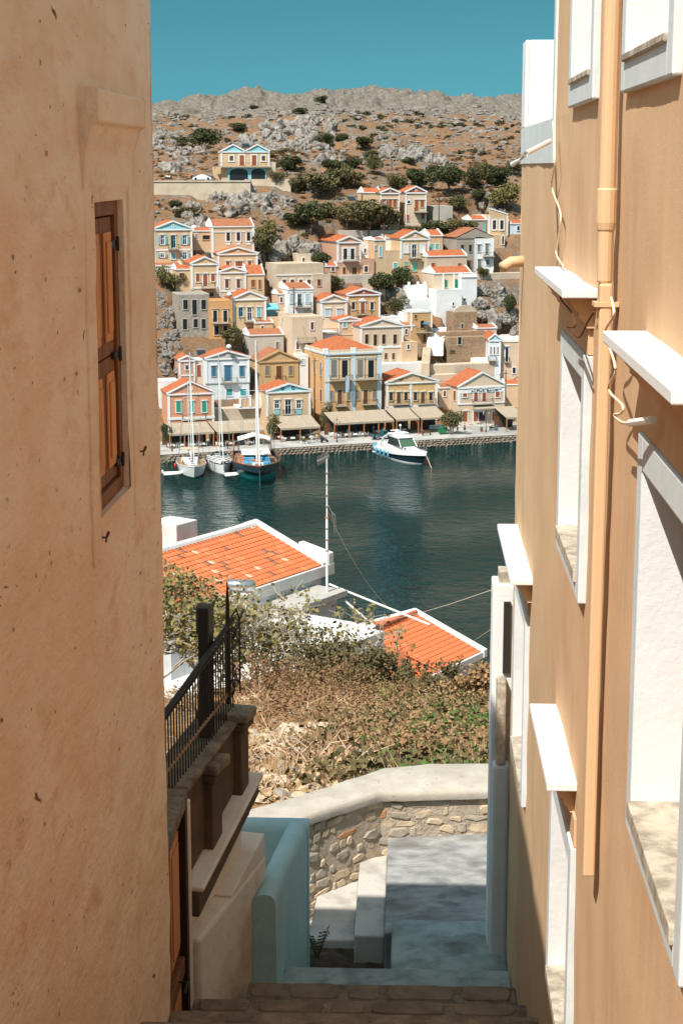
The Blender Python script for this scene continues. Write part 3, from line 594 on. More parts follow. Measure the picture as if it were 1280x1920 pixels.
# ================================================================ near hillside below the wall
NP = [(17, -8.7), (18.9, -7.3), (21, -7.75), (24, -8.6), (30, -10.2), (42, -13.5), (55, -17.3), (72, -22.6), (80, -27), (100, -44), (120, -56), (140, -58)]
def near_z(X, Y): return HC+interp(NP, Y)+fbm((X*.25, Y*.25, 2), 4)*(.55+max(0, Y-36)*.022)*min(1, max(0, (Y-20)/8))+max(0, -X-3)*.05
M['dry'] = mat('dry_earth_and_straw', srgb(190, 146, 98), .97, srgb(140, 106, 68), 2.2, .38, .62, bump=1, bscale=9, dist=.15, third=srgb(205, 180, 150), thirdscale=1.4, thr=(.55, .62), detail=10)
xs = dense(-70, -14, 4)+dense(-14, 14, .35)+dense(14, 71, 4); ys = [18.95]+dense(19.2, 34, .3)+dense(34, 80, .9)+dense(80, 141, 6)
mb = MB(); mb.grid([[(x, y, near_z(x, y) if y > 19 else HC-8.4) for x in xs] for y in ys]); o = mb.build('near_slope', M['dry'], None, smooth=True); o['kind'] = 'structure'
mb = MB(); mb.grid([[(x, y, HC+interp([(-60, -1.75), (-6, -1.75), (3, -3), (8, -5), (13, -7.7), (18.9, -8.6)], y)) for x in (-70, -20, 20, 70)] for y in (-60, -6, 3, 8, 13, 18.9)]); o = mb.build('ground', M['dry']); o['kind'] = 'structure'
# ================================================================ neoclassical houses
TOWN = R(20)
def plas(name, c, c2=None, **k): return mat(name, c, .9, c2 or tuple(x*.86 for x in c), .45, .4, .75, bump=.2, bscale=6, streak=tuple(x*.9 for x in c), **k)
HM = dict(
 cream=plas('cream_facade_plaster', (.60, .43, .27)), cream2=plas('pale_cream_plaster', (.62, .50, .375)), beige=plas('beige_plaster', (.60, .46, .335)), ochre=plas('ochre_facade_plaster', (.56, .345, .165)), orange=plas('orange_facade_plaster', (.60, .33, .14)),
 pink=plas('dusty_pink_plaster', (.56, .33, .23)), coral=plas('coral_plaster', (.60, .29, .17)), white=plas('white_facade_lime', (.76, .77, .77)), bluewhite=plas('blue_white_lime', (.62, .68, .72)),
 grey=plas('grey_rubble_plaster', (.36, .32, .27), (.24, .21, .18)), stone=plas('pale_rubble_masonry', (.50, .46, .40), (.36, .33, .29)), worn=plas('worn_plaster', (.56, .47, .36), (.42, .33, .24)), oldochre=plas('weathered_ochre', (.56, .38, .19), (.45, .30, .17)),
 trim=mat('white_trim', (.74, .75, .75), .8, (.68, .70, .71), 2), btrim=mat('light_blue_trim', (.52, .61, .66), .8), tant=mat('sand_trim', (.60, .50, .38), .8),
 blue=mat('sky_blue_paint', (.26, .52, .58), .7), teal=mat('teal_paint', (.05, .30, .33), .6), aqua=mat('aqua_shutter_paint', (.16, .46, .52), .6), dblue=mat('deep_blue_paint', (.04, .16, .26), .5), green=mat('jade_green_paint', (.03, .30, .19), .6), mint=mat('mint_paint', (.14, .50, .42), .6),
 brown=mat('brown_shutter_paint', (.15, .062, .03), .6), redbrown=mat('red_brown_shutter_paint', (.30, .085, .04), .6), dark=mat('dark_window_glass', (.018, .02, .022), .25, spec=.5), lblue=mat('pale_blue_shutter', (.40, .55, .62), .6), greyp=mat('grey_shutter', (.20, .20, .18), .7),
 redped=mat('brick_red_plaster', (.36, .12, .07), .9), greyped=mat('grey_pediment_plaster', (.36, .36, .35), .9), iron=M['iron'], wstone=M['sill'])
def tile_mat(name, c1, c2, c3):
    m = bpy.data.materials.new(name); m.use_nodes = True; n = m.node_tree.nodes; l = m.node_tree.links; b = n['Principled BSDF']; b.inputs['Roughness'].default_value = .85; b.inputs['Specular IOR Level'].default_value = .15
    tc = n.new('ShaderNodeTexCoord'); t = n.new('ShaderNodeTexNoise'); t.inputs['Scale'].default_value = 1.6; t.inputs['Detail'].default_value = 8; l.new(tc.outputs['Object'], t.inputs[0])
    t2 = n.new('ShaderNodeTexNoise'); t2.inputs['Scale'].default_value = 7; t2.inputs['Detail'].default_value = 3; l.new(tc.outputs['Object'], t2.inputs[0])
    def rng(x, a, c):
        q = n.new('ShaderNodeMapRange'); q.inputs[1].default_value = a; q.inputs[2].default_value = c; l.new(x, q.inputs[0]); return q.outputs[0]
    q = n.new('ShaderNodeMix'); q.data_type = 'RGBA'; q.inputs[6].default_value = (*c1, 1); q.inputs[7].default_value = (*c2, 1); l.new(rng(t.outputs[0], .4, .65), q.inputs[0])
    q2 = n.new('ShaderNodeMix'); q2.data_type = 'RGBA'; l.new(q.outputs[2], q2.inputs[6]); q2.inputs[7].default_value = (*c3, 1); l.new(rng(t2.outputs[0], .6, .72), q2.inputs[0]); l.new(q2.outputs[2], b.inputs['Base Color'])
    w1 = n.new('ShaderNodeTexWave'); w1.wave_type = 'BANDS'; w1.bands_direction = 'Y'; w1.inputs['Scale'].default_value = 1.1; l.new(tc.outputs['Object'], w1.inputs[0])
    bp_ = n.new('ShaderNodeBump'); bp_.inputs['Strength'].default_value = .8; bp_.inputs['Distance'].default_value = .1; l.new(w1.outputs[1], bp_.inputs['Height']); l.new(bp_.outputs[0], b.inputs['Normal'])
    return m
HM['tile'] = tile_mat('terracotta_roof_tiles', (.47, .145, .06), (.36, .11, .05), (.55, .24, .12)); HM['oldtile'] = tile_mat('weathered_roof_tiles', (.40, .15, .07), (.30, .13, .08), (.50, .30, .18))
FOOT = []
class House:
    def __init__(s, name, label, xl, xr, yb, ye, wall='cream', psi=None, depth=8, D=None, hitz=None, found=9, trim='trim', cat='house'):
        s.psi = TOWN if psi is None else R(psi); xc = (xl+xr)/2
        if hitz is not None or (D and D < 350):
            Dp = 347 if D is None else D; Y = Dp
            for _ in range(5): Y = Dp+.36*(xc-640)/F*Y*1.01
            P0 = at(xc, yb, Y)
        elif D and D > 440: P0 = at(xc, yb, D)
        else: P0 = hit(xc, yb)
        if depth < 12: depth *= .85
        s.P = P0; s.n = Vector((sin(s.psi), -cos(s.psi), 0)); s.s = Vector((cos(s.psi), sin(s.psi), 0))
        a, b, c = s.q(xl, yb), s.q(xr, yb), s.q(xc, ye); s.w = b[0]-a[0]; s.s0 = a[0]; s.h = c[1]; s.d = depth; s.tr = HM[trim]; s.wm = HM[wall]; s.wn = wall
        s.org = P0+s.s*s.s0; s.o = thing(name, label, cat, s.org, s.psi)
        mb = MB(); mb.box(0, s.w, 0, depth, -found, s.h); s.wall = mb.build('wall', s.wm, s.o); s.xl = xl; s.xr = xr; FOOT.append((s.org.copy(), s.psi, s.w, depth))
    def q(s, px, py, out=0.):
        r = ray(px, py); c = Vector((0, 0, HC)); b = s.P+s.n*out; t = (s.n.dot(b-c))/s.n.dot(r); h = c+r*t; v = h-s.P; return (v.dot(s.s), h.z-s.P.z)
    def L(s, px, py, out=0.): a = s.q(px, py, out); return (a[0]-s.s0, a[1])
    def box(s, name, x0, x1, y0, y1, z0, z1, m, par=None, **k): mb = MB(); mb.box(x0, x1, y0, y1, z0, z1); return mb.build(name, HM[m] if isinstance(m, str) else m, par or s.o, **k)
    def pilasters(s, wd=.45, xs=None, z0=0, z1=None, m=None):
        z1 = s.h-.02 if z1 is None else z1
        for x in (xs or [wd/2-.05, s.w-wd/2+.05]): s.box('pilaster', x-wd/2, x+wd/2, -.10, .3, z0, z1, m or s.tr)
    def band(s, z, h=.3, out=.12, name='cornice', m=None): s.box(name, -.12, s.w+.12, -out, s.d+.1 if name == 'cornice' else .2, z, z+h, m or s.tr)
    def gable(s, ya, ped='cream', ring=None, ringm='trim', roof='tile', over=.3, rx=None):
        """pediment front, ridge running back"""
        xc = s.w/2; L_ = s.L(rx or (s.xl+s.xr)/2, ya); rise = max(.6, L_[1]-s.h-.3); z0 = s.h+.25; hw = s.w/2+over; sl_ = rise/hw
        s.band(s.h, .28, .22)
        mb = MB(); mb.prism([(-.02, .0, z0), (s.w+.02, .0, z0), (xc, .0, z0+rise*.9)], (0, s.d, 0)); s.box_ = mb.build('pediment', HM[ped], s.o)
        rf = MB()
        for sg in (-1, 1):
            e = xc+sg*hw; a = [(xc, -.05, z0+rise), (e, -.05, z0+.03), (e, s.d+.1, z0+.03), (xc, s.d+.1, z0+rise)]; b = [(p[0], p[1], p[2]+.14) for p in a]
            rf.add(a+b, [(0, 1, 2, 3) if sg < 0 else (3, 2, 1, 0), (7, 6, 5, 4) if sg < 0 else (4, 5, 6, 7), (0, 4, 5, 1), (1, 5, 6, 2), (2, 6, 7, 3)])
        r = rf.build('roof', HM[roof], s.o)
        for sg in (-1, 1):
            e = xc+sg*hw; mb = MB(); mb.prism([(xc, -.26, z0+rise+.22), (xc, -.26, z0+rise-.12), (e, -.26, z0-.06), (e, -.26, z0+.28)][::sg], (0, .24, 0)); mb.build('raking_cornice', s.tr, s.o)
        mb = MB(); mb.prism([(xc-.15, -.1, z0+rise+.12), (xc+.15, -.1, z0+rise+.12), (xc, -.1, z0+rise+.26)], (0, s.d, 0)); mb.build('ridge_cap', HM[roof], r)
        if ring:
            for rxp in (ring if isinstance(ring, list) else [xc]):
                mb = MB(); rr_ = min(.42, rise*.22); cz = z0+rise*.42
                O = [(rxp+rr_*cos(a), -.07, cz+rr_*sin(a)) for a in [2*pi*i/14 for i in range(14)]]; I = [(rxp+rr_*.62*cos(a), -.07, cz+rr_*.62*sin(a)) for a in [2*pi*i/14 for i in range(14)]]
                mb.add(O+I+[(p[0], .01, p[2]) for p in O]+[(p[0], .01, p[2]) for p in I], [(i, (i+1) % 14, 14+(i+1) % 14, 14+i) for i in range(14)]+[(28+i, 28+(i+1) % 14, (i+1) % 14, i) for i in range(14)]+[(14+i, 14+(i+1) % 14, 42+(i+1) % 14, 42+i) for i in range(14)])
                mb.build('oculus', HM[ringm], s.box_)
        return r
    def side(s, yr, roof='tile', over=.15, gables='wall'):
        """ridge parallel to the front"""
        s.band(s.h, .22, .18); z0 = s.h+.2; r_ = max(.4, s.L((s.xl+s.xr)/2, yr)[1]-z0)*1.05; m_ = s.d*.42
        mb = MB(); mb.add([(.15, -.02, z0), (s.w-.15, -.02, z0), (s.w-.15, m_, z0+r_), (.15, m_, z0+r_), (.15, s.d, z0), (s.w-.15, s.d, z0)], [(0, 1, 2, 3), (3, 2, 5, 4)]); r = mb.build('roof', HM[roof], s.o)
        for x in (0, s.w-.2):
            mb = MB(); mb.prism([(x, -.12, z0), (x, -.12, z0+.25), (x, m_, z0+r_+.25), (x, s.d+.1, z0+.25), (x, s.d+.1, z0)], (.2, 0, 0)); mb.build('gable_coping', s.tr, s.o)
        return r
    def hip(s, ya, roof='tile', over=.0, xa=None):
        z0 = s.h+.1; zr = s.L(xa or (s.xl+s.xr)/2, ya, -s.d/2)[1]; e = .25; k = min(s.w, s.d)*.42
        if s.w > s.d: R1, R2 = (k, s.d/2, zr), (s.w-k, s.d/2, zr)
        else: R1, R2 = (s.w/2, k, zr), (s.w/2, s.d-k, zr)
        c = [(e, e, z0), (s.w-e, e, z0), (s.w-e, s.d-e, z0), (e, s.d-e, z0)]
        fs = [(0, 1, 5, 4), (1, 2, 5), (2, 3, 4, 5), (3, 0, 4)] if s.w > s.d else [(0, 1, 4), (1, 2, 5, 4), (2, 3, 5), (3, 0, 4, 5)]
        mb = MB(); mb.add(c+[R1, R2], fs); return mb.build('roof', HM[roof], s.o)
    def flat(s, h=.5, m=None):
        mm = m or s.wm
        for nm, b in (('front', (-.02, s.w+.02, -.02, .25)), ('back', (-.02, s.w+.02, s.d-.25, s.d)), ('l', (-.02, .25, .26, s.d-.26)), ('r', (s.w-.25, s.w+.02, .26, s.d-.26))): s.box('parapet', *b, s.h+.002, s.h+h, mm)
    def win(s, xc, yt, yb, wpx, fill='brown', fr='trim', kind='shut', hood=True, side=False, bl=None, wm=.14):
        """kind: shut closed leaves, open leaves folded out, glass, door, dark"""
        a = s.L(xc-wpx/2, yb); b = s.L(xc+wpx/2, yt); x0, x1, z0, z1 = a[0], b[0], a[1], b[1]; xm = (x0+x1)/2
        mb = MB(); f = wm
        mb.box(x0-f, x0, -.12, .02, z0, z1+f); mb.box(x1, x1+f, -.12, .02, z0, z1+f); mb.box(x0, x1, -.12, .02, z1, z1+f)
        if kind != 'door': mb.box(x0-f, x1+f, -.15, .02, z0-f, z0-.003)
        nm = 'door' if kind == 'door' else 'window'
        o = mb.build(nm, HM[fr], s.o)
        if hood:
            k = MB(); k.box(x0-f-.1, x1+f+.1, -.24, .02, z1+f+.08, z1+f+.2); k.build('hood', HM['greyped'] if False else s.tr, o)
        k = MB(); k.box(x0, x1, -.012, .0, z0, z1); k.build('pane', HM['dark' if kind in ('open', 'glass', 'dark', 'half') else fill], o)
        if kind in ('glass', 'open', 'half'):
            k = MB(); t = .035; c2 = HM['trim' if kind == 'open' else fill]
            k.box(xm-t, xm+t, -.05, -.015, z0, z1); k.box(x0, xm-t, -.05, -.015, z0+(z1-z0)*.62, z0+(z1-z0)*.62+.07); k.box(xm+t, x1, -.05, -.015, z0+(z1-z0)*.62, z0+(z1-z0)*.62+.07)
            k.box(x0, x0+.06, -.051, -.014, z0, z1); k.box(x1-.06, x1, -.051, -.014, z0, z1); k.build('glazing_bar', c2, o)
        if kind in ('shut', 'door'):
            for c, e in ((x0+.02, xm-.015), (xm+.015, x1-.02)):
                k = MB(); k.box(c, e, -.055, -.013, z0+.01, z1-.01); n_ = 3
                for i in range(n_): za = z0+.08+(z1-z0-.1)*i/n_; k.box(c+.07, e-.07, -.075, -.056, za, za+(z1-z0-.1)/n_-.1)
                k.build('shutter' if kind == 'shut' else 'door_leaf', HM[fill], o)
        if kind == 'open':
            for sg, x in ((-1, x0-f-.02), (1, x1+f+.02)):
                wl_ = (x1-x0)*.5; k = MB(); xa, xb = (x-wl_, x) if sg < 0 else (x, x+wl_); k.box(xa, xb, -.20, -.15, z0, z1)
                for i in range(3): za = z0+.06+(z1-z0-.08)*i/3; k.box(xa+.06, xb-.06, -.225, -.201, za, za+(z1-z0-.1)/3-.08)
                k.build('shutter', HM[fill], o)
        if kind == 'half':
            k = MB(); k.obox(Matrix.Translation((x0-.1, -.3, (z0+z1)/2)) @ Matrix.Rotation(1.0, 4, 'Z'), .55, .05, z1-z0); k.build('shutter', HM[fill], o)
        return o
    def balcony(s, xl, xr, y, dep=.95, m=None, rail=.95, br=True):
        a = s.L(xl, y); b = s.L(xr, y); z = a[1]*.5+b[1]*.5
        mb = MB(); mb.box(a[0], b[0], -dep, -.005, z-.14, z); o = mb.build('balcony', m or HM['wstone'], s.o)
        if br:
            for x in (a[0]+.3, b[0]-.3): k = MB(); k.prism([(x-.06, -.01, z-.145), (x-.06, -dep*.8, z-.145), (x-.06, -.01, z-.6)], (.12, 0, 0)); k.build('bracket', m or HM['wstone'], o)
        k = MB(); r_ = .022; k.box(a[0], b[0], -dep, -dep+.045, z+rail-.045, z+rail); k.box(a[0], a[0]+.045, -dep+.046, -.01, z+rail-.045, z+rail); k.box(b[0]-.045, b[0], -dep+.046, -.01, z+rail-.045, z+rail); k.box(a[0], b[0], -dep+.005, -dep+.04, z+.08, z+.11)
        n = max(3, int((b[0]-a[0])/.22))
        for i in range(n+1): x = a[0]+.02+(b[0]-a[0]-.04)*i/n; k.box(x-r_*.6, x+r_*.6, -dep+.01, -dep+.035, z+.002, z+rail-.046)
        for i in range(1, 4): y_ = -dep*i/4; [k.box(x-r_*.6, x+r_*.6, y_-.012, y_+.012, z+.002, z+rail-.046) for x in (a[0]+.02, b[0]-.02)]
        rl_ = k.build('railing', HM['iron'], o); return o
    def sidewin(s, y0, y1, z0, z1, fill='brown', fr='tant', kind='shut'):
        k = MB(); f = .12; k.box(-.10, .0, y0-f, y0, z0, z1+f); k.box(-.10, .0, y1, y1+f, z0, z1+f); k.box(-.10, .0, y0, y1, z1, z1+f); k.box(-.12, .0, y0-f, y1+f, z0-f, z0-.003); o = k.build('window', HM[fr], s.o)
        k = MB(); k.box(-.04, 0, y0, y1, z0, z1); k.build('shutter', HM[fill], o); return o
def wallthing(name, label, xl, xr, yb, yt, wall='white', depth=4, D=None, psi=None, hitz=None, cat='wall', found=5, par=True):
    h = House(name, label, xl, xr, yb, yt, wall, psi, depth, D, hitz, found, cat=cat)
    return h
# ================================================================ the town, bottom row first
# --- bank
h = House('bank_building', 'beige bank with ALPHA BANK lettering under its pediment and red brown doors', 858, 946, 794, 727, 'beige', hitz=1.5, depth=9)
h.pilasters(.5, z0=h.L(900, 757)[1]); h.gable(698, 'cream2', ring=None); h.band(h.L(900, 757)[1], .22, .16, 'string_course'); h.band(-.05, .6, .08, 'base_band', HM['tant'])
h.box('frieze', -.04, h.w+.04, -.09, .02, h.h-1.0, h.h-.03, 'trim')
for x in (871, 932): h.win(x, 730.5, 744.5, 8.0, 'redbrown'); 
for x in (891.5, 907): h.win(x, 730, 752, 8.0, 'redbrown', kind='door')
for x, k in ((871.5, 'door'), (925.5, 'door')): h.win(x, 771.5, 793, 8.5, 'redbrown', kind=k)
h.win(891, 771.5, 793, 8.5, 'redbrown', kind='door'); h.win(903, 771.5, 793, 13, 'dark', kind='dark'); h.balcony(883, 921, 756, 1.2)
k = MB(); a = h.L(885, 760); b = h.L(927, 760); k.prism([(a[0], -.02, a[1]+.1), (a[0], -1.6, a[1]-.55), (a[0], -1.6, a[1]-.8), (a[0], -.02, a[1]-.7)], (b[0]-a[0], 0, 0)); k.build('door_awning', mat('taupe_canvas', (.34, .29, .22), .9), h.o)
for y0 in (1.2, 5.0): h.sidewin(y0, y0+1.1, h.L(900, 750)[1], h.L(900, 750)[1]+1.9, 'tant' if False else 'brown')
fc = bpy.data.curves.new('lettering', 'FONT'); fc.body = 'ALPHA BANK'; fc.size = .95; fc.extrude = .03; fc.align_x = 'CENTER'; fc.space_character = 1.12
to_ = bpy.data.objects.new('tmp_text', fc); COL.objects.link(to_); bpy.context.view_layer.update(); dg = bpy.context.evaluated_depsgraph_get(); tme = bpy.data.meshes.new_from_object(to_.evaluated_get(dg)); bpy.data.objects.remove(to_)
tme.name = 'lettering'; tme.materials.clear(); tme.materials.append(mat('black_letters', (.02, .02, .02), .6)); lo = inst('lettering', tme, h.o, (h.L(907, 720)[0]+.1, -.13, h.h-.85), (pi/2, 0, 0), (1.0, .72, 1))
BANK = h
# --- yellow double house
h = House('house', 'wide ochre yellow house with a long pediment and two balconies over the awnings', 723, 819, 790, 719, 'ochre', hitz=1.5, depth=10)
h.wall.data.materials[0] = plas('warm_yellow_plaster', (.62, .41, .19)); h.pilasters(.5, [.25, h.L(770, 700)[0], h.w-.25]); h.gable(699, 'cream', ring=[h.w*.28, h.w*.7], ringm='brown'); h.band(h.L(770, 766)[1], .6, .1, 'base_band')
for x in (732.6, 760.5, 778, 807): h.win(x, 736, 751, 6.5, 'brown', 'ochre' if False else 'tant', kind='glass')
for x in (747, 792): h.win(x, 736, 756, 7.5, 'brown', 'tant', kind='door')
h.balcony(735, 766, 757); h.balcony(782, 815, 756)
# --- big house
h = House('mansion', 'large two storey ochre mansion with light blue pilasters and a hipped red roof', 610, 714, 806, 664, 'ochre', hitz=1.5, depth=15)
h.wall.data.materials[0] = plas('apricot_facade', (.60, .36, .17)); mid = h.L(662, 714)[1]; top = h.h
h.pilasters(.95, [.42, h.L(662, 700)[0], h.w-.42], m=HM['btrim']); h.band(mid-.05, .28, .2, 'string_course', HM['tant']); h.band(top, .35, .3, 'cornice', HM['btrim'])
h.band(top-.7, .2, .12, 'lower_cornice', HM['tant'])
for b in ((0, h.w, 0, .2), (0, .2, .21, h.d), (h.w-.2, h.w, .21, h.d)): h.box('parapet', *b, top+.352, top+.95, 'tant')
for x in (.1, h.w*.5, h.w-.1): h.box('parapet_block', x-.5, x+.5, -.12, .45, top+.353, top+1.3, 'trim')
h.h += .5; h.hip(630.5, xa=640); h.h -= .5
for x in (626, 646, 675, 695): h.win(x, 675, 708, 11, 'greyp' if x in (626, 675) else 'dark', 'tant', kind='shut' if x in (626, 675, 695) else 'dark', wm=.3)
for x, t, b in ((620, 732, 752), (654, 731, 751), (669, 732, 750), (702, 730, 748)): h.win(x, t, b, 8.5, 'greyp', 'ochre' if False else 'tant', wm=.08, hood=False)
for x in (636.6, 685): h.win(x, 731, 757, 8.5, 'brown', 'tant', kind='door', hood=False)
h.balcony(617, 658, 711.5, 1.2); h.balcony(666, 708, 710, 1.2); h.balcony(628, 650, 760, 1.1); h.balcony(678, 705, 757, 1.1)
for y0 in (2, 6, 10.5): h.sidewin(y0, y0+1.2, mid+1.0, mid+3.6, 'greyp'); h.sidewin(y0, y0+1.1, mid-4.2, mid-1.8, 'brown')
fl = thing('flag', 'blue and white striped flag hanging from the mansion balcony', 'flag', h.org+h.n*1.25+h.s*h.L(646, 711)[0]+Vector((0, 0, mid+1.0)), h.psi)
mb = MB(); mb.tube([(0, .3, -.1), (0, -.5, .5)], .03, 5); mb.build('pole', M['plastic'], fl)
for i in range(5):
    mb = MB(); rows = [[(-.45+.18*i+.18*e, -.35+.08*sin(z*3+i), .25-z*3.3) for e in (0, 1)] for z in [j/8 for j in range(9)]]; mb.grid(rows); mb.build('stripe', mat('flag_blue', (.10, .28, .48), .7) if i % 2 == 0 else HM['white'], fl)
# --- blue pediment house on quay
h = House('house', 'cream single storey house with a sky blue pediment holding two round vents', 500.5, 582, 779, 736, 'cream', depth=8, D=344.5)
h.pilasters(.4); h.gable(719, 'blue', ring=[h.w*.36, h.w*.6], ringm='dark')
for x, k in ((519, 'glass'), (560, 'glass')):
    h.win(x, 751, 765.5, 8.5, 'trim', kind='glass'); a = h.L(x-5, 777); b = h.L(x+5, 767); h.box('blue_panel', a[0], b[0], -.08, .01, a[1]-.05, b[1], 'blue')
h.win(540, 750, 776, 11, 'trim', kind='glass'); h.balcony(530, 552, 776, .7)
# --- coral house left
h = House('house', 'coral pink house with jade green shutters and a white pediment behind the left masts', 316, 401.5, 792, 740, 'coral', psi=16, D=346, depth=8)
h.pilasters(.45); h.gable(715, 'coral', ring=True); h.band(h.L(360, 786)[1], .5, .15, 'base_band')
for x in (335, 359, 383): h.win(x, 753, 773, 8.5, 'green')
h.balcony(341, 385, 785, 1.1)
# --- grey blue house
h = House('house', 'pale blue grey house with deep blue shutters and a grey pediment with a ring', 387, 468, 745, 674, 'bluewhite', psi=16, depth=8, D=352)
h.pilasters(.35, z0=h.L(425, 717)[1]); h.gable(658, 'greyped', ring=True); z1 = h.L(425, 719)[1]; h.band(z1, .2, .15, 'string_course', HM['greyped'])
for x in (401, 453.5): h.win(x, 687, 705.5, 8, 'dblue', 'greyped')
h.win(427, 686, 714, 11.5, 'dblue', 'greyped', kind='door'); h.balcony(416, 444, 716, 1.0)
for x in (430, 456): h.win(x, 729, 742, 11, 'teal', kind='shut', hood=False)
for k_ in ((x0 := 432), 452, 470, 488): pass
tr = thing('terrace', 'white railed terrace with small pillars beneath the pale blue grey house', 'terrace', h.org+h.n*6+Vector((0, 0, 0)), h.psi)
for i in range(4): mb = MB(); x = 5.6+1.9*i*1.08; mb.box(x-.2, x+.2, -.2, .2, -1.2, .9); mb.box(x-.26, x+.26, -.26, .26, .9, 1.05); mb.build('pillar', HM['white'], tr)
mb = MB(); mb.box(5.2, 12.4, -.1, 5.9, -1.6, -1.25); mb.build('floor_slab', HM['white'], tr); mb = MB(); mb.box(5.8, 11.6, -.05, .1, -1.2, .2); mb.build('low_wall', HM['cream'], tr)
mb = MB(); mb.box(-1.5, 12.2, 1.0, 5.5, -6.5, -1.62); mb.build('retaining_wall', HM['worn'], tr)
# --- small pink
h = House('house', 'small narrow dusty pink house left of the pale blue grey house', 337, 366, 716, 678, 'pink', psi=16, depth=7, D=355)
h.pilasters(.3); h.gable(667, 'pink'); h.win(351, 686, 693, 6, 'dark', kind='dark'); h.band(h.L(351, 705)[1], .25, .1, 'string_course')
h = House('house', 'narrow annex with a wooden door between the small pink and pale blue grey houses', 366.5, 387, 716, 676, 'beige', psi=16, depth=5, D=354.4); h.band(h.h, .2, .1); h.win(373, 684, 706, 8, 'redbrown', kind='door', hood=False)
# --- left white kiosk
h = House('house', 'plain white flat roofed block beside the coral house at the left edge', 300, 336, 760, 716, 'white', psi=16, depth=5, D=350); h.flat(.3)
# --- old ochre
h = House('house', 'weathered ochre house with grey shutters and a dull tiled gable', 486, 560, 728, 679, 'oldochre', depth=9, D=356)
h.tr = HM['oldochre']; h.gable(657.5, 'oldochre', roof='oldtile')
for x in (501, 545): h.win(x, 686, 704, 7.5, 'greyp', 'oldochre', hood=False)
h.win(523, 686, 712, 10, 'brown', 'oldochre', kind='door', hood=False); h.balcony(515, 535, 713, .7)
# --- pale stone house
h = House('house', 'pale rubble stone house with one window and a long weathered tile roof', 467, 532, 668, 629, 'stone', depth=8, D=368)
h.side(618, 'oldtile'); h.win(520, 641, 656, 5.5, 'greyp', 'tant', hood=False)
# --- right of big: cream with 4 windows
h = House('house', 'broad cream house with four tall brown windows behind the mansion roof', 676, 755, 679, 614, 'cream2', depth=9, D=364)
h.pilasters(.4, z0=h.L(715, 652)[1]); h.gable(598, 'cream2', ring=True); h.band(h.L(715, 652)[1]-.1, .5, .12, 'string_course')
for x in (687, 703, 719, 740): h.win(x, 627, 645 if x != 703 else 648, 6.5, 'brown', 'cream2', kind='glass', hood=False)
for x in (723, 737): h.win(x, 662, 674, 5.5, 'brown', 'cream2', hood=False)
h = wallthing('annex', 'plain cream annex with a stepped top right of the broad cream house', 753, 782, 684, 641, 'cream', 6, D=366); h.win(765, 632+14, 641+14, 4, 'dark', hood=False, kind='dark')
h = wallthing('white_terrace', 'white terrace wall between the mansion and the yellow house', 716, 800, 700, 681, 'white', 7, D=362)
# --- right edge house
h = House('house', 'beige house at the right edge with a narrow white gable and small blue pediment', 937, 985, 702, 641, 'beige', depth=12, D=368, psi=6)
h.band(h.h, .3, .15); h.flat(.5); h.win(949.5, 651, 678, 6, 'dark', kind='dark'); h.win(963, 689, 700, 6, 'dark', kind='dark', hood=False); h.balcony(944, 954, 678, .7)
h = House('house', 'narrow white gabled house front with a sky blue pediment beside the right edge house', 915, 937, 702, 640, 'bluewhite', depth=10, D=367.5, psi=6)
h.pilasters(.35); h.gable(626, 'blue', ring=True)
for x in (919.5, 926, 932.5): h.win(x, 650, 664, 2.6, 'brown', hood=False)
h.balcony(914, 929, 675, .8)
h = House('house', 'small blue pediment cottage cut by the ochre wall at the right', 944, 975, 760, 722, 'cream', psi=6, depth=6, D=352); h.side(714)
# --- town level 2
h = House('house', 'little cream house with two aqua windows and a red gable above the mansion', 635, 675, 645, 603, 'cream', depth=7, D=372)
h.pilasters(.25); h.gable(594, 'cream2'); h.win(646, 605, 614, 6.5, 'aqua', hood=False); h.win(664, 605, 614, 6.5, 'aqua', hood=False); h.band(h.L(655, 628)[1], .2, .1, 'string_course', HM['tant'])
h = wallthing('white_terrace', 'white balcony terrace with railing where people stand above the mansion', 599, 634, 650, 624, 'white', 6, D=371); h.balcony(599, 633, 624, .4, br=False); h.flat(.12)
h = House('house', 'cream house with pale blue shutters and white edged gable at the hill centre', 601.6, 650, 606, 567, 'cream2', depth=8, D=382)
h.pilasters(.4, m=HM['white']); h.gable(553, 'cream2'); [h.win(x, 580, 592.5, 9.5, 'lblue') for x in (614, 636)]; h.win(595.5+8, 581, 596, 3, 'lblue', hood=False)
h = House('house', 'tan house with a brick red pediment ring and small pedimented door', 650.5, 712, 600, 554.5, 'ochre', depth=9, D=385)
h.pilasters(.4); h.gable(541, 'redped', ring=True); [h.win(x, 567, 580.5, 6.5, 'brown', kind='glass') for x in (662, 697)]; h.win(679.5, 567, 587, 8, 'redbrown', kind='door'); h.balcony(668, 695, 589, 1.0)
k = MB(); a = h.L(672, 564.5); b = h.L(687, 564.5); k.prism([(a[0], -.25, a[1]), (b[0], -.25, a[1]), ((a[0]+b[0])/2, -.25, a[1]+.65)], (0, .25, 0)); k.build('door_pediment', HM['trim'], h.o)
h = House('house', 'white house with pale blue shutters, balcony and a flat looking red roof', 540, 587, 596, 543, 'white', depth=12, D=383)
h.band(h.L(563, 548)[1], .15, .1, 'string_course'); h.side(532.5, 'oldtile'); [h.win(x, 551, 568 if x != 561.6 else 573, 7, 'lblue', hood=False, kind=k) for x, k in ((547, 'shut'), (561.6, 'half'), (576.6, 'shut'))]
h.win(577, 582, 593, 9.5, 'lblue', 'cream', hood=False); h.balcony(552, 582, 575, 1.2)
for y0, m_ in ((2, 'lblue'), (7, 'lblue')): h.sidewin(y0, y0+1.2, h.L(563, 573)[1], h.L(563, 573)[1]+2.4, m_)
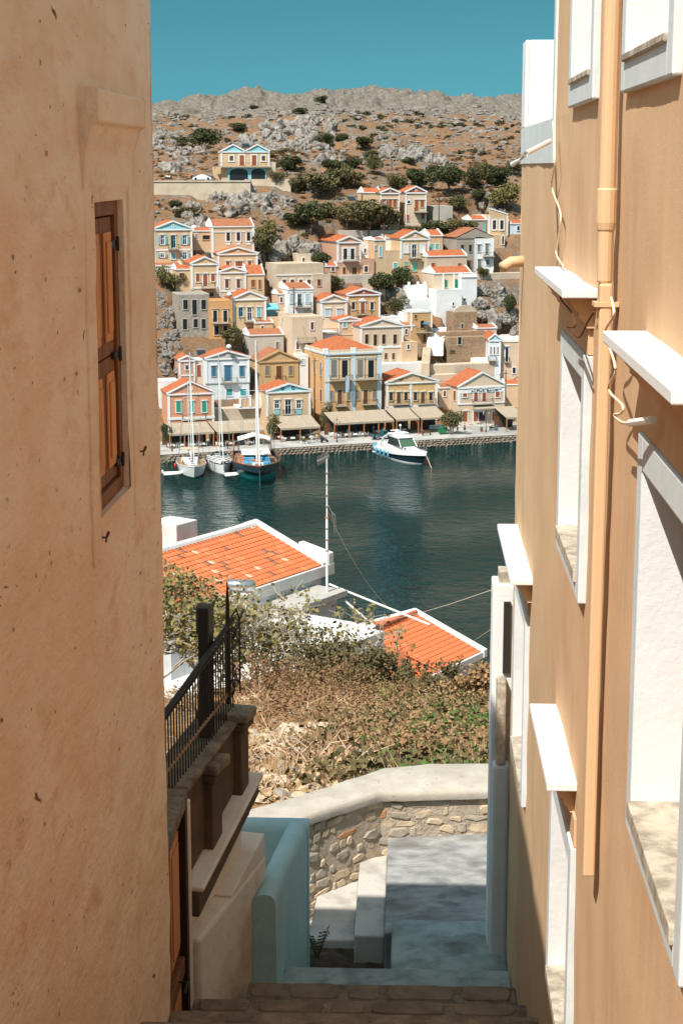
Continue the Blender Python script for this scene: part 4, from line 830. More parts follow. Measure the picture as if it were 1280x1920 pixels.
h = wallthing('house', 'tall narrow cream side building below the white house with blue shutters', 548, 605, 690, 597, 'cream2', 9, D=372); h.flat(.4)
for x, t, b in ((558, 640, 655), (585, 604, 618)): h.win(x, t, b, 5.5, 'brown', hood=False)
h.balcony(557, 590, 641, 1.0)
h = House('house', 'long weathered white building with streaked blank parapet on the hill centre', 519, 607, 549, 516, 'worn', depth=10, D=393)
h.box('blank_parapet', .0, h.w, .01, 8, h.h, h.L(563, 494)[1], 'worn'); [h.win(x, 524, 531+(5 if x > 535 else 0), 7, 'brown', 'white', hood=False) for x in (533, 548, 564, 579)]; h.band(h.h-.02, .25, .12, 'string_course')
h = House('house', 'plain peeling white annex with a single dark window', 586, 620, 550, 516, 'worn', depth=8, D=391.5); h.flat(.3); h.win(598, 524, 536, 6.5, 'brown', 'worn', hood=False)
# pink
h = House('house', 'dusty pink house with white framed double balcony doors on the upper hill', 632.5, 676, 512, 456, 'pink', depth=14, D=397)
h.pilasters(.4, z0=h.L(655, 490)[1]); h.gable(443, 'pink'); h.band(h.L(655, 490)[1]-.2, .35, .1, 'string_course'); [h.win(x, 466, 486.5, 7, 'brown', kind='glass', hood=False, wm=.35) for x in (647, 660.5)]; h.balcony(642, 670, 488, 1.3)
h.win(645, 501, 514, 6, 'brown', 'cream', hood=False); h.win(664, 501, 514, 9, 'brown', 'cream', kind='door', hood=False)
h = House('house', 'lower dusty pink wing with a square window right of the balcony doors', 676.5, 701, 516, 487, 'pink', depth=6, D=398.5); h.flat(.2); h.win(686, 499, 510, 6.5, 'brown', 'trim', hood=False, kind='glass')
h = House('house', 'lower dusty pink lean to with a small red tiled top', 611, 632, 516, 500, 'pink', depth=5, D=396); h.side(493); h.win(628-4, 501, 508, 6, 'brown', hood=False)
h = wallthing('house', 'small white cube house with an arched window beside the pink house', 676, 694, 487, 457, 'white', 6, D=404); h.win(684, 466, 474, 4, 'brown', hood=False); h.flat(.2)
# level right
h = House('house', 'cream house with white shutters and a plain pediment facing the bay', 751, 803, 512, 450, 'cream', depth=9, D=399)
h.pilasters(.3, z0=h.L(777, 485)[1]); h.gable(433, 'cream', ring=True); [h.win(x, 458, 474, 8, 'white', hood=False) for x in (761, 792)]; h.win(776, 458, 482, 9, 'trim', kind='glass', hood=False); h.balcony(765, 788, 483, 1.2)
h.win(762, 491, 497, 8, 'mint', 'cream', hood=False); h.win(777, 491, 509, 9, 'mint', 'cream', hood=False)
h = House('house', 'tan lower wing with a mint window behind the dark tree', 722, 751, 512, 471, 'cream', depth=8, D=398); h.flat(.2); h.win(741, 493, 502, 7, 'mint', hood=False)
h = House('house', 'white walled house with a faded roof between the two cream houses', 722, 751, 471, 447, 'white', depth=8, D=407); h.side(440, 'oldtile')
h = House('house', 'cream house with red roof and two mint shutters right of the plain pediment', 803.5, 829, 490, 443, 'cream', depth=8, D=402); h.side(431.5); [h.win(x, 457, 468, 6.5, 'mint', hood=False) for x in (809, 819)]
h = House('house', 'tall tan house with a narrow aqua door right of the pink house', 701, 722, 512, 451, 'cream', depth=8, D=401); h.side(446, 'oldtile'); h.win(713, 462, 481, 4, 'aqua', hood=False); h.win(703.5, 460, 468, 2.5, 'brown', hood=False)
h = House('house', 'old patched plaster house with a long red tiled roof', 800, 874, 528, 481, 'worn', depth=8, D=394); h.side(470); h.win(811.6, 493, 506, 7, 'redbrown', 'worn', hood=False); h.win(861, 493.5, 499, 7, 'redbrown', 'worn', hood=False)
h = House('house', 'white edged house with jade doors and slender pillars below the patched one', 813, 882, 560, 513, 'cream2', depth=8, D=388)
h.side(501); [h.box('pillar', x-.13, x+.13, -.9, -.64, h.L(850, 545)[1], h.h, 'trim') for x in (h.L(828, 520)[0], h.L(848, 520)[0], h.L(862, 520)[0])]
h.win(835.6, 524.5, 538.5, 5.5, 'green', 'cream2', hood=False); h.win(853.5, 524, 544, 9, 'green', 'cream2', hood=False, kind='door')
h = wallthing('white_terrace', 'big white washed terrace block under the jade doors', 817, 865, 590, 545, 'white', 5, D=384); h.win(849, 567, 573, 3, 'dark', hood=False, kind='dark'); h.flat(.3)
h = House('house', 'tall white washed block with a sloping top and one tiny window', 864, 893, 572, 520, 'white', depth=8, D=385.5); h.win(870.5, 559, 565, 3.5, 'dark', hood=False, kind='dark'); h.side(514, 'white')
h = House('house', 'grey unpainted half of the double gabled house', 855, 888.5, 508, 447, 'grey', depth=9, D=399.5); [h.win(x, 459, 472, 5.5, 'dark', 'grey', hood=False, kind='dark') for x in (866, 881)]; h.win(879, 488, 500, 7, 'brown', 'grey', hood=False)
h.band(h.h, .2, .15, 'cornice', HM['grey'])
g2 = House('house', 'white painted half of the double gabled house with grey shutters', 889, 924, 508, 447, 'white', depth=9, D=401)
[g2.win(x, 459.5, 472, 6, 'greyp', hood=True) for x in (897,)]; g2.win(912, 458, 478, 6.5, 'greyp', kind='door'); g2.win(898, 487, 505, 7, 'greyp', kind='door'); g2.win(913.5, 487, 496, 6.5, 'greyp'); g2.balcony(904, 924, 480, 1.1); g2.pilasters(.25)
wT = h.w+g2.w; z0 = h.h+.25
mb = MB(); mb.prism([(0, 0, z0), (wT+.1, 0, z0), (wT/2, 0, z0+1.9)], (0, 9, 0)); mb.build('pediment', HM['grey'], h.o)
mb = MB(); e = .3; [mb.add([(wT/2, -.1, z0+2.1), (x, -.1, z0+.02), (x, 9.2, z0+.02), (wT/2, 9.2, z0+2.1)], [(0, 1, 2, 3)]) for x in (-e, wT+e)]; mb.build('roof', HM['oldtile'], h.o)
h = House('house', 'tan house with a slanting white edged parapet high at the right', 916, 951, 442, 404, 'cream', depth=12, D=418); [h.win(x, 413, 430, 6.5, 'brown', kind='glass', hood=False, wm=.3) for x in (926, 940)]; h.pilasters(.3)
mb = MB(); mb.prism([(0, .0, h.h), (h.w, .0, h.h), (h.w, .0, h.h+.15), (0, .0, h.L(917, 392)[1])], (0, .3, 0)); mb.build('slanted_parapet', HM['cream'], h.o)
mb = MB(); mb.prism([(0, -.1, h.L(917, 392)[1]), (h.w, -.1, h.h+.15), (h.w, -.1, h.h+.45), (0, -.1, h.L(917, 392)[1]+.3)], (0, .5, 0)); mb.build('slanted_cornice', HM['trim'], h.o)
h = House('house', 'small grey house with a red lean to roof left of the slanted parapet', 881, 911, 438, 413, 'grey', depth=6, D=416); h.side(405); h.win(907, 418, 434, 5, 'aqua', 'grey', hood=False)
h = House('house', 'small white trimmed cottage with a red roof at the right edge of the hill', 956, 985, 436, 420, 'bluewhite', depth=6, D=420); h.side(413); h.win(971, 424, 432, 5, 'dark', hood=False, kind='dark')
h = wallthing('house', 'plain tan lower block under the slanted parapet house', 906, 946, 462, 440, 'cream', 5, D=412); h.win(942, 443, 458, 4, 'dark', hood=False, kind='dark')
h = House('house', 'tan cube house with a balcony and a blue parasol beside white steps', 770, 809, 640, 586, 'ochre', depth=8, D=377); h.pilasters(.3, z0=h.L(790, 620)[1]); h.band(h.h, .3, .12); h.flat(.3, HM['white']); h.win(778.5, 590, 597, 4.5, 'brown', 'ochre', hood=False); h.win(791, 601, 615, 7, 'dark', 'ochre', hood=False, kind='dark'); h.balcony(779, 806, 622, 1.3); h.win(795, 626, 642, 5.5, 'brown', 'ochre', hood=False, kind='door')
pz = thing('parasol', 'blue parasol open on the small balcony beside white steps', 'parasol', h.org+h.s*h.L(796, 622)[0]+h.n*.8+Vector((0, 0, h.L(796, 622)[1])), h.psi)
mb = MB(); mb.tube([(0, 0, 0), (0, 0, 2.1)], .03, 5); mb.build('pole', M['plastic'], pz); mb = MB(); mb.lathe([(.95, 1.75), (.5, 2.02), (.02, 2.15)], n=8); mb.build('canopy', HM['dblue'], pz)
h = House('house', 'white side house touching the tan cube with the blue parasol', 757, 769.6, 625, 588, 'white', depth=8, D=376); h.flat(.3)
# ruins and stone walls on the right
h = House('ruin', 'roofless brown rubble ruin with an arched gable below the white block', 850, 893, 625, 585, 'stone', depth=5, D=379)
h.wall.data.materials[0] = mat('brown_rubble', (.40, .27, .17), .95, (.25, .17, .11), 1.5, bump=1, bscale=3, dist=.3)
mb = MB(); mb.prism([(0, .01, h.h)]+[(h.w/2+h.w/2*cos(a), .01, h.h+1.5*sin(a)) for a in [pi-pi*i/8 for i in range(9)]]+[(h.w, .01, h.h)], (0, .5, 0)); mb.build('arched_gable', HM['worn'], h.o); h.win(866, 607, 616, 4, 'dark', 'stone', hood=False, kind='dark')
BR = h.wall.data.materials[0]
for i, (lab, a) in enumerate((('upper brown rubble terrace wall below the ruin', (823, 908, 650, 622, 374)), ('lower brown rubble terrace wall with a dark doorway', (838, 935, 672, 632, 369)), ('grey streaked cement terrace wall above the bank roof', (800, 935, 706, 683, 362)), ('long cream terrace wall left of the bank roof', (790, 858, 735, 703, 356)))):
    h = wallthing('terrace_wall', lab, a[0], a[1], a[2], a[3], 'worn' if i > 1 else 'stone', 4, D=a[4])
    if i < 2: h.wall.data.materials[0] = BR
    if i == 1: h.win(861, 628+4, 642+4, 7, 'dark', 'stone', hood=False, kind='dark')
h = wallthing('white_box', 'small white rooftop box on the terrace above the bank', 885, 912, 682, 671, 'white', 3, D=365, cat='box')
h = wallthing('white_wall', 'white notched garden wall behind the round dark bush', 763, 800, 560, 535, 'white', 3, D=390); [h.box('merlon', x, x+.5, 0, .4, h.h, h.h+.8, 'white') for x in (.2, h.w*.5, h.w-.7)]
h = wallthing('white_wall', 'low white washed yard wall right under the notched wall', 750, 815, 580, 561, 'white', 8, D=386)
h = wallthing('terrace_wall', 'long grey terrace wall right of the white block', 893, 985, 520, 512, 'worn', 3, D=398)
# steps
def steps(name, label, px0, py0, px1, py1, D0, D1, n, wd, m):
    p0, p1 = at(px0, py0, D0), at(px1, py1, D1); t = thing(name, label, 'steps', p0); dv = (p1-p0)/n; ps = atan2(dv.y, dv.x)-pi/2
    for i in range(n):
        q = dv*i; c = MB(); Mx = Matrix.Translation(q+Vector((0, 0, -1.2))) @ Matrix.Rotation(ps, 4, 'Z'); c.obox(Mx, wd, max(.5, hypot(dv.x, dv.y)*1.1), 2.4+dv.z); c.build('step', m, t)
steps('stairs', 'white washed steps climbing beside the tan cube house', 815, 645, 822, 612, 369, 378, 14, 3.6, HM['white'])
steps('stairs', 'narrow brown stair lane climbing past the pale stone house', 536, 672, 543, 612, 364, 377, 22, 1.8, HM['worn'])
steps('stairs', 'dim stair flight between terrace walls right of the annex', 797, 682, 800, 650, 361, 369, 14, 1.7, HM['worn'])
steps('stairs', 'stair flight dropping beside the mansion to the quay', 596-10, 800, 590-12, 760, 346, 353, 14, 1.8, HM['worn'])
# --- left cluster
h = House('house', 'cream house with turquoise shutters and a pale blue pediment at the left edge', 290, 361, 492, 432, 'cream', depth=10, psi=16, D=402)
h.pilasters(.35); h.gable(414.5, 'blue', ring=True, rx=323.6); h.band(h.L(325, 470)[1], .3, .1, 'string_course'); [h.win(x, 442, 458, 6.5, 'aqua', kind='open') for x in (304.8, 346.5)]; h.win(325.4, 442, 464.5, 7.5, 'aqua', kind='half'); h.balcony(315, 335, 466, 1.1)
[h.win(x, 475, 482, 7, 'aqua', hood=False, kind='open') for x in (304.8,)]; h.win(325, 474, 486, 8, 'aqua', hood=False); h.win(347, 473, 486, 7, 'aqua', hood=False, kind='open')
h = House('house', 'low tan porch house with a tilted red awning roof behind the turquoise shutters', 363, 396, 466, 434, 'cream', psi=16, depth=6, D=407); h.side(427); h.win(387, 441, 449, 14, 'dark', 'cream', hood=False, kind='dark'); h.win(368, 438, 449, 2.5, 'brown', hood=False)
h = House('house', 'wide cream house with three white framed windows and a straight cornice', 397.5, 477, 482, 426, 'cream', psi=16, depth=9, D=402)
h.pilasters(.5); h.band(h.h-1.1, .18, .12, 'string_course'); h.side(411.5, 'oldtile'); [h.win(x, 435, 451.5, 6.5, 'brown', kind='glass', hood=False, wm=.25) for x in (428, 447, 466)]
[h.box('window_panel', h.L(x-4, 455)[0], h.L(x+4, 455)[0], -.08, .01, h.L(x, 459)[1], h.L(x, 454.5)[1], 'trim') for x in (428, 447, 466)]
h = House('house', 'cream house with an orange brown pediment ring and red brown shutters', 409, 483, 510, 478, 'cream', psi=16, depth=9, D=393)
h.pilasters(.4); h.gable(463.5, 'orange', ring=True); h.win(427, 490.5, 498, 7, 'redbrown'); h.win(448, 490.5, 499, 13, 'redbrown'); h.win(468, 490, 498, 7, 'redbrown')
h = House('house', 'cream house with a plain pediment brown door and outside stairs at left', 359.5, 410, 556, 497, 'cream', psi=16, depth=10, D=387)
h.pilasters(.4, z0=h.L(385, 543)[1]); h.gable(481.5, 'cream', ring=True, ringm='cream2'); h.win(371, 514.5, 528.5, 7, 'redbrown'); h.win(385, 514.5, 536, 7.5, 'redbrown', kind='door'); h.win(399.5, 514.5, 527.5, 7, 'redbrown'); h.band(h.L(385, 541)[1], .3, .1, 'string_course'); h.balcony(377, 402, 539, 1.4); h.win(397, 548, 556, 7, 'dark', 'cream', hood=False, kind='dark')
h = House('house', 'small cream house with two tall brown windows and a low pediment', 412, 461.5, 556, 512.5, 'cream2', psi=16, depth=8, D=385)
h.pilasters(.3); h.gable(500.5, 'cream', ring=True, ringm='cream2'); [h.win(x, 524.5, 540, 6.5, 'brown') for x in (425.5, 447)]; h.band(h.L(437, 547)[1], .3, .1, 'string_course')
h = House('house', 'cream wing with a bright red tiled roof next to the low pediment', 462, 496, 556, 516, 'cream', psi=16, depth=7, D=387); h.side(498.5); h.win(474.5, 524.5, 538, 7, 'redbrown', 'cream', hood=False); h.win(487, 524.5, 542, 4.5, 'redbrown', 'cream', hood=False)
h = House('house', 'small house with a faded red roof and shaded loggia by the left tree', 330, 359, 542, 506, 'cream', psi=16, depth=7, D=389); h.side(497.5); h.win(341, 512, 521, 9, 'brown', 'beige', hood=False); 
h = House('house', 'low white parapet house with faded roofs below the turquoise shutters', 290, 341, 512, 499, 'white', psi=16, depth=8, D=396); h.side(493, 'oldtile'); h.flat(.2)
h = House('ruin', 'grey stone shell house with tall empty windows above the left cliff', 336, 393, 628, 553, 'stone', psi=16, depth=8, D=376)
h.wall.data.materials[0] = mat('grey_shell_masonry', (.40, .36, .30), .95, (.25, .22, .19), 1.6, bump=.8, bscale=3, dist=.2); h.flat(.25); [h.win(x, 562, b, 8.5, 'dark', 'stone', hood=False, kind='dark') for x, b in ((348, 580), (365, 590), (382, 580))]; [h.win(x, 598, b, 8, 'dark', 'stone', hood=False, kind='dark') for x, b in ((347, 618), (367, 614), (382, 616))]
h = House('house', 'narrow orange house with two tall dark doors above the quay cliff', 393.5, 437, 632, 566, 'orange', psi=16, depth=8, D=375.5)
h.tr = HM['worn']; h.flat(.3); [h.win(x, 582, 603.5, 7, 'dark', 'tant', kind='dark', wm=.25) for x in (403.5, 422.5)]; h.balcony(398, 430, 605, 1.3); [h.win(x, 611, 628, 8, 'dark', 'tant', kind='dark', hood=False) for x in (406, 423)]
h = House('house', 'cream house with bright blue shutters and balcony left of the stair lane', 438, 499, 628, 563, 'cream', psi=16, depth=9, D=374.5)
h.pilasters(.4, z0=h.L(468, 603)[1]); h.gable(546, 'cream2'); [h.win(x, 577, 593.5, 7, 'aqua', kind=k) for x, k in ((452, 'half'), (485.5, 'shut'))]; h.win(468, 577, 600, 8, 'trim', kind='glass'); h.balcony(457, 487, 602, 1.2); [h.win(x, 614, 622, 9, 'dark', 'cream', hood=False, kind='dark') for x in (468, 485)]
h = wallthing('terrace', 'cream terrace with a sky blue awning at the stair lane', 500, 524, 628, 594, 'cream', 6, D=376, psi=16); a = h.L(501, 580); h.box('awning_back', .1, h.w-.2, 2, 2.2, h.h, h.h+2.6, 'blue')
mb = MB(); mb.prism([(0, 2, h.h+2.7), (0, -.2, h.h+1.7), (0, -.2, h.h+1.5), (0, 2, h.h+2.5)], (h.w-.2, 0, 0)); mb.build('awning', mat('sky_blue_awning', (.16, .48, .60), .8), h.o)
# --- upper orange twins, villa
h = House('house', 'orange roofed house with a brick red pediment half hidden by trees, left of twins', 713, 748, 418, 364, 'cream', depth=9, D=422, psi=12)
h.gable(353, 'redped', ring=True); [h.win(x, 375, b, 6, 'redbrown', 'cream', kind=k) for x, b, k in ((719.5, 388, 'open'), (731, 396, 'door'), (740, 388, 'shut'))]; h.balcony(724, 748, 396, 1); h.pilasters(.25)
h = House('house', 'set back wing with a red roof joining the orange roofed twins', 680, 713, 400, 362, 'cream', depth=7, D=426, psi=12); h.side(352.5)
h = House('house', 'orange roofed house with balcony and porch, right of twins', 760, 798, 420, 363, 'cream2', depth=9, D=421, psi=12)
h.gable(349.5, 'redped', ring=True); [h.win(x, 376, b, 6.5, 'redbrown', 'cream', kind=k) for x, b, k in ((780.5, 395, 'door'), (791, 388, 'shut'))]; h.win(766, 376, 381, 5, 'dark', hood=False); h.balcony(775, 799, 397, 1.4); h.win(762, 403, 414, 8, 'redbrown', 'cream', hood=False); h.win(792, 401, 410, 6, 'redbrown', 'cream', hood=False); h.pilasters(.25)
h = House('villa', 'hilltop double villa with twin sky blue pediments and blue arches below', 415, 505.5, 338, 286, 'cream', depth=11, D=424, psi=8)
zf = h.L(460, 312)[1]; h.pilasters(.35, z0=zf); W2 = h.w; full = (h.xl, h.xr)
for i in range(2):
    xa = W2*.0+i*W2/2; w_ = W2/2; xc = xa+w_/2; z0 = h.h+.25; rise = 1.5
    mb = MB(); mb.prism([(xa, -.02, z0), (xa+w_, -.02, z0), (xc, -.02, z0+rise)], (0, h.d, 0)); mb.build('pediment', HM['blue'], h.o)
    mb = MB(); [mb.add([(xc, -.1, z0+rise+.12), (x, -.1, z0), (x, h.d+.2, z0), (xc, h.d+.2, z0+rise+.12)], [(0, 1, 2, 3)]) for x in (xa-.1, xa+w_+.1)]; mb.build('roof', HM['oldtile'], h.o)
    for x in (xa-.15, xa+w_+.15): mb = MB(); mb.prism([(xc, -.3, z0+rise+.28), (xc, -.3, z0+rise-.02), (x, -.3, z0-.1), (x, -.3, z0+.2)], (0, .28, 0)); mb.build('raking_cornice', HM['trim'], h.o)
h.band(h.h, .24, .2); [h.win(x, 292, 301.5, 7, 'brown', kind='shut', hood=False, wm=.25) for x in (434, 494)]; [h.win(x, 291, 310, 8.5, 'redbrown', kind='door', hood=False, wm=.25) for x in (453.5, 476.5)]
h.box('blue_front', h.L(427, 330)[0], h.L(499, 330)[0], -.35, -.02, -.2, zf-.2, 'blue')
for xa, xb in ((430.5, 464.5), (471, 497)):
    a = h.L(xa, 337); b = h.L(xb, 320); cx = (a[0]+b[0])/2; rr_ = (b[0]-a[0])/2
    mb = MB(); mb.prism([(a[0], -.37, -.2), (b[0], -.37, -.2)]+[(cx+rr_*cos(t), -.37, b[1]+1.0*sin(t)*.9-.4) for t in [pi*i/10 for i in range(11)]], (0, .03, 0)); mb.build('arch_opening', HM['dark'], h.o)
h.balcony(401, 508, 312.5, 1.4)
h.box('side_block', h.L(401, 337)[0], -.05, 1, 6, -3, zf-.1, 'cream'); h.box('right_wall', h.w+.05, h.L(517, 330)[0], 0, .5, -3, zf+1, 'tant')
h = wallthing('retaining_wall', 'tan masonry retaining wall carrying the hilltop road below the villa', 286, 470, 362, 341, 'worn', 3, D=414, psi=3)
h.box('road_slab', 0, h.w, -.2, 8, h.h, h.h+.25, 'worn')
h = wallthing('retaining_wall', 'low brown stone continuation of the road wall right of the villa', 470, 545, 345, 336, 'worn', 3, D=418, psi=-6)
h = wallthing('concrete_wall', 'large blank grey concrete wall among dark trees above the orange twins', 751, 822, 337, 311, 'worn', 6, D=455, psi=0)
h = wallthing('round_tower', 'ruined round stone tower drum below the concrete wall', 812, 848, 412, 386, 'stone', 6, D=425, cat='ruin')
h = wallthing('terrace_wall', 'low rubble garden wall above the pink house', 640, 750, 442, 432, 'stone', 3, D=411)
h = wallthing('terrace_wall', 'short rubble wall right of the pink house base', 640, 705, 527, 516, 'stone', 3, D=393)
# --- cloth awnings on the quay
CAN = mat('beige_canvas', (.38, .31, .235), .9, (.33, .27, .20), 1.2, bump=.1)
def awning(label, xl, xr, yback, yfront, xfl, xfr, psi=TOWN, posts=4, z=3.1, pitch=1.4, flat_=None):
    # front lower edge lies at height z above quay
    a, b = onz(xfl, yfront+ (4 if False else 0), 1.5+z), onz(xfr, yfront-(xfr-xfl)*.055*0, 1.5+z)
    s_ = Vector((cos(TOWN), sin(TOWN), 0)); n_ = Vector((sin(TOWN), -cos(TOWN), 0)); mid = (a+b)/2; w_ = (b.x-a.x)/cos(TOWN); org = mid-s_*w_/2; org.z = 1.5
    t = thing('awning', label, 'awning', org, TOWN)
    dep = 6.0; n = max(2, int(w_/2.2))
    mb = MB(); rows = [[(w_*i/(n*3), dep*j/6, z+pitch*j/6-.10*sin(pi*j/6)-.06*abs(sin(pi*i/3))*sin(pi*j/6)) for i in range(n*3+1)] for j in range(7)]; mb.grid(rows); mb.grid([[(p[0], p[1], p[2]-.04) for p in r] for r in rows][::-1]); mb.build('canopy', CAN, t, smooth=False)
    mb = MB(); mb.box(0, w_, -.03, 0, z-.35, z+.02); mb.build('valance', CAN, t)
    for i in range(n+1): mb = MB(); x = w_*i/n; mb.tube([(x, 0, z+.03), (x, dep, z+pitch+.03)], .03, 5); mb.build('rib', HM['tant'], t)
    for i in range(posts): mb = MB(); x = .15+(w_-.3)*i/max(1, posts-1); mb.box(x-.09, x+.09, -.0, .18, 0, z); mb.build('post', mat('orange_brown_post', (.38, .15, .06), .7), t)
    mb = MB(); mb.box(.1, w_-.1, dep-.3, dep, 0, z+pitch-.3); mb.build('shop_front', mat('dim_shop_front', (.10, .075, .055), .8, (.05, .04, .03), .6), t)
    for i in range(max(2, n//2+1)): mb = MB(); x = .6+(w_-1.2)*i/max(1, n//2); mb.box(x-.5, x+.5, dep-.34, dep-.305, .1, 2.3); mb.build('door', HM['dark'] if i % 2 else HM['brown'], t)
    return t, w_, org
AW = [awning('beige awning of the restaurant under the mansion', 614, 735, 765, 791, 626, 739, posts=5), awning('beige awning under the yellow house left half', 735, 790, 765, 785.5, 742, 786, posts=2, z=3.2),
      awning('peaked pale awning under the yellow house right half', 785, 845, 762, 783, 789, 838, posts=2, z=3.2), awning('beige awning below the blue pediment house', 515, 600, 775, 801.5, 526, 600, posts=3, z=2.7, pitch=1.5),
      awning('long striped awning below the coral house', 317, 402, 795, 812, 319, 401, posts=4, z=2.9, pitch=1.2), awning('pale awning right of the coral house', 405, 500, 790, 808, 408, 495, posts=4, z=3.0, pitch=1.2), awning('small white awning at the right edge past the bank', 950, 990, 770, 782, 948, 985, posts=2, z=2.9)]

for lab, a, wl_, kw in (('white washed side house squeezed between the ochre gable and the mansion', (562, 578, 722, 668), 'white', {}), ('narrow cream house lit at the stair lane below the sky blue awning', (526, 541, 640, 590), 'cream2', {}), ('small tan house with one shutter tucked behind the broad cream gable', (752, 776, 640, 612), 'cream', {}),
    ('white walled cottage beside the round dark bush', (722, 748, 618, 596), 'white', {}), ('low cream lean to under the long weathered white building', (520, 541, 575, 552), 'beige', {}), ('plain worn house between the pink wing and tall tan house', (700, 722, 560, 530), 'worn', {}),
    ('pale house wall behind the pale stone house', (478, 512, 640, 606), 'cream', {}), ('tan house with a small window right of the yellow house stairs', (822, 850, 760, 728), 'beige', {}), ('stone cottage low under the white block and ruin', (893, 930, 640, 616), 'stone', {}), ('small white house behind the villa road trees', (560, 584, 500, 478), 'cream2', {})):
    h = House('house', lab, a[0], a[1], a[2], a[3], wl_, depth=6); xm = (a[0]+a[1])/2
    (h.side(a[3]-7, 'oldtile') if wl_ in ('cream', 'beige', 'stone') else h.flat(.3)); h.win(xm-3, a[3]+5, a[3]+15, 4.5, 'brown' if wl_ != 'white' else 'lblue', hood=False)
# ---- land mesh
def dense(a, b, s): n = max(1, int(round((b-a)/s))); return [a+(b-a)*i/n for i in range(n)]
Xs = dense(-420, -90, 22)+dense(-90, -62, 3)+dense(-62, 62, .8)+dense(62, 90, 3)+dense(90, 421, 22)+[420]
Ys = dense(318, 345, 3)+dense(345, 445, .8)+dense(445, 720, 1.5)+dense(720, 900, 12)+[900]
def land_z(x, y):
    D = y-shear(y)*x
    if D <= 346: return base_z(x, y)
    z = terr(x, y)
    if D < 450 and -70 < x < 70:
        for o_, ps, w_, dp in FOOT:
            dx, dy = x-o_.x, y-o_.y
            if abs(dx) > 26 or abs(dy) > 26: continue
            lx, ly = dx*cos(ps)+dy*sin(ps), -dx*sin(ps)+dy*cos(ps)
            if -.8 < lx < w_+.8 and -7 < ly < dp+1: z = min(z, o_.z-.35+(min(0, ly)*.45))
    return z
mb = MB(); mb.grid([[(x, y, land_z(x, y)) for x in Xs] for y in Ys])
o = mb.build('hillside', M['land'], None, smooth=True); o['kind'] = 'structure'
# ================================================================ far rocks, scrub and trees
rr = random.Random(21)
def rock_mesh(name, seed, sub=2, m='rock'):
    import bmesh
    bm = bmesh.new(); bmesh.ops.create_icosphere(bm, subdivisions=sub, radius=1)
    for v in bm.verts:
        p = v.co.copy(); k = .92+.5*fbm(p*.95+Vector((seed*3.1, 0, 0)), 3)+.32*(.3-abs(fbm(p*1.5+Vector((0, seed, 0)), 3))); k = max(.3, k); v.co = Vector((p.x*k, p.y*k, p.z*k*.85))
    me = bpy.data.meshes.new(name); bm.to_mesh(me); bm.free(); me.materials.append(M[m]); return me
RK = [rock_mesh('rock', i, 4) for i in range(8)]
def inside_foot(x, y, mg=0):
    for o_, ps, w_, dp in FOOT:
        dx, dy = x-o_.x, y-o_.y
        if abs(dx) > 26 or abs(dy) > 26: continue
        lx, ly = dx*cos(ps)+dy*sin(ps), -dx*sin(ps)+dy*cos(ps)
        if -1-mg < lx < w_+1+mg and -6-mg < ly < dp+1: return True
    return False
# large outcrops: (px,py,width px,height px,n)
OUT = [(320, 600, 40, 60, 9), (320, 640, 36, 60, 8), (318, 690, 30, 70, 7), (312, 585, 25, 30, 5), (330, 575, 30, 20, 3), (470, 380, 110, 40, 16), (525, 385, 45, 50, 9), (350, 395, 60, 30, 8), (430, 362, 70, 16, 6), (310, 270, 50, 40, 9), (350, 290, 60, 20, 7), (330, 310, 60, 18, 6), (560, 255, 120, 35, 16), (480, 262, 60, 22, 7), (620, 290, 60, 22, 8),
       (740, 295, 110, 24, 12), (580, 285, 60, 14, 6), (800, 300, 60, 16, 5), (570, 240, 90, 12, 7), (560, 460, 70, 26, 8), (915, 560, 60, 40, 9), (940, 610, 50, 30, 6), (915, 590, 30, 16, 3), (930, 400, 30, 20, 4), (905, 375, 20, 24, 4), (725, 550, 50, 26, 6), (300, 245, 40, 12, 4), (855, 470, 12, 8, 0), (760, 215, 200, 20, 0), (520, 470, 30, 20, 3), (370, 425, 50, 8, 3)]
OL = ['cliff beside the grey shell house', 'cliff under the grey shell house', 'cliff left of the coral house', 'at the left edge above the grey shell house', 'just below the small left olive tree', 'face under the hilltop road wall', 'slab right under the villa road', 'patch below the left end of the road wall', 'strip along the foot of the road wall', 'pile left of the dark tree by the villa', 'pile between the left wall and the villa', 'on the bank above the scooter', 'field of big boulders above the villa roofs', 'cluster behind the villa roof', 'pile right of the boulder field', 'terrace behind the grey concrete wall', 'band right behind the villa', 'end of the terrace above the concrete wall', 'row higher up than the boulder field', 'on the orange slope above the pink house', 'in the brown gully at the right', 'low in the right gully', 'beside the tall white block', 'behind the slanted parapet house', 'under the prickly pear thicket', 'around the round dark bush', 'on the left ridge flank', 'small group above the white building', 'scatter above the left blue pediment', 'spare']
for px, py, wp, hp, n in OUT:
    if not n: continue
    c = hit(px, py+hp*.4); t = None; base = c.copy(); objs = []
    t = thing('rock_outcrop', '', 'rocks', c, 0, 'grey limestone outcrops on the slope')
    t['label'] = 'grey limestone outcrop ' + OL[sum(1 for o in ALLO() if o.name.startswith('rock_outcrop'))-1]; t['group'] = 'grey limestone outcrops on the slope'
    for i in range(int(n*1.8)):
        q = hit(px+rr.uniform(-.5, .5)*wp, py+rr.uniform(-.45, .5)*hp); q.z = terr(q.x, q.y); s = wp*q.y/F/ (n**.5)*rr.uniform(.3, .85); s = min(s, 3.4)
        inst('boulder', rr.choice(RK), t, q-c-Vector((0, 0, s*.1)), (rr.uniform(-.4, .4), rr.uniform(-.4, .4), rr.uniform(0, 6)), (s*rr.uniform(.7, 1.1), s*rr.uniform(.6, 1), s*rr.uniform(.8, 1.35)))
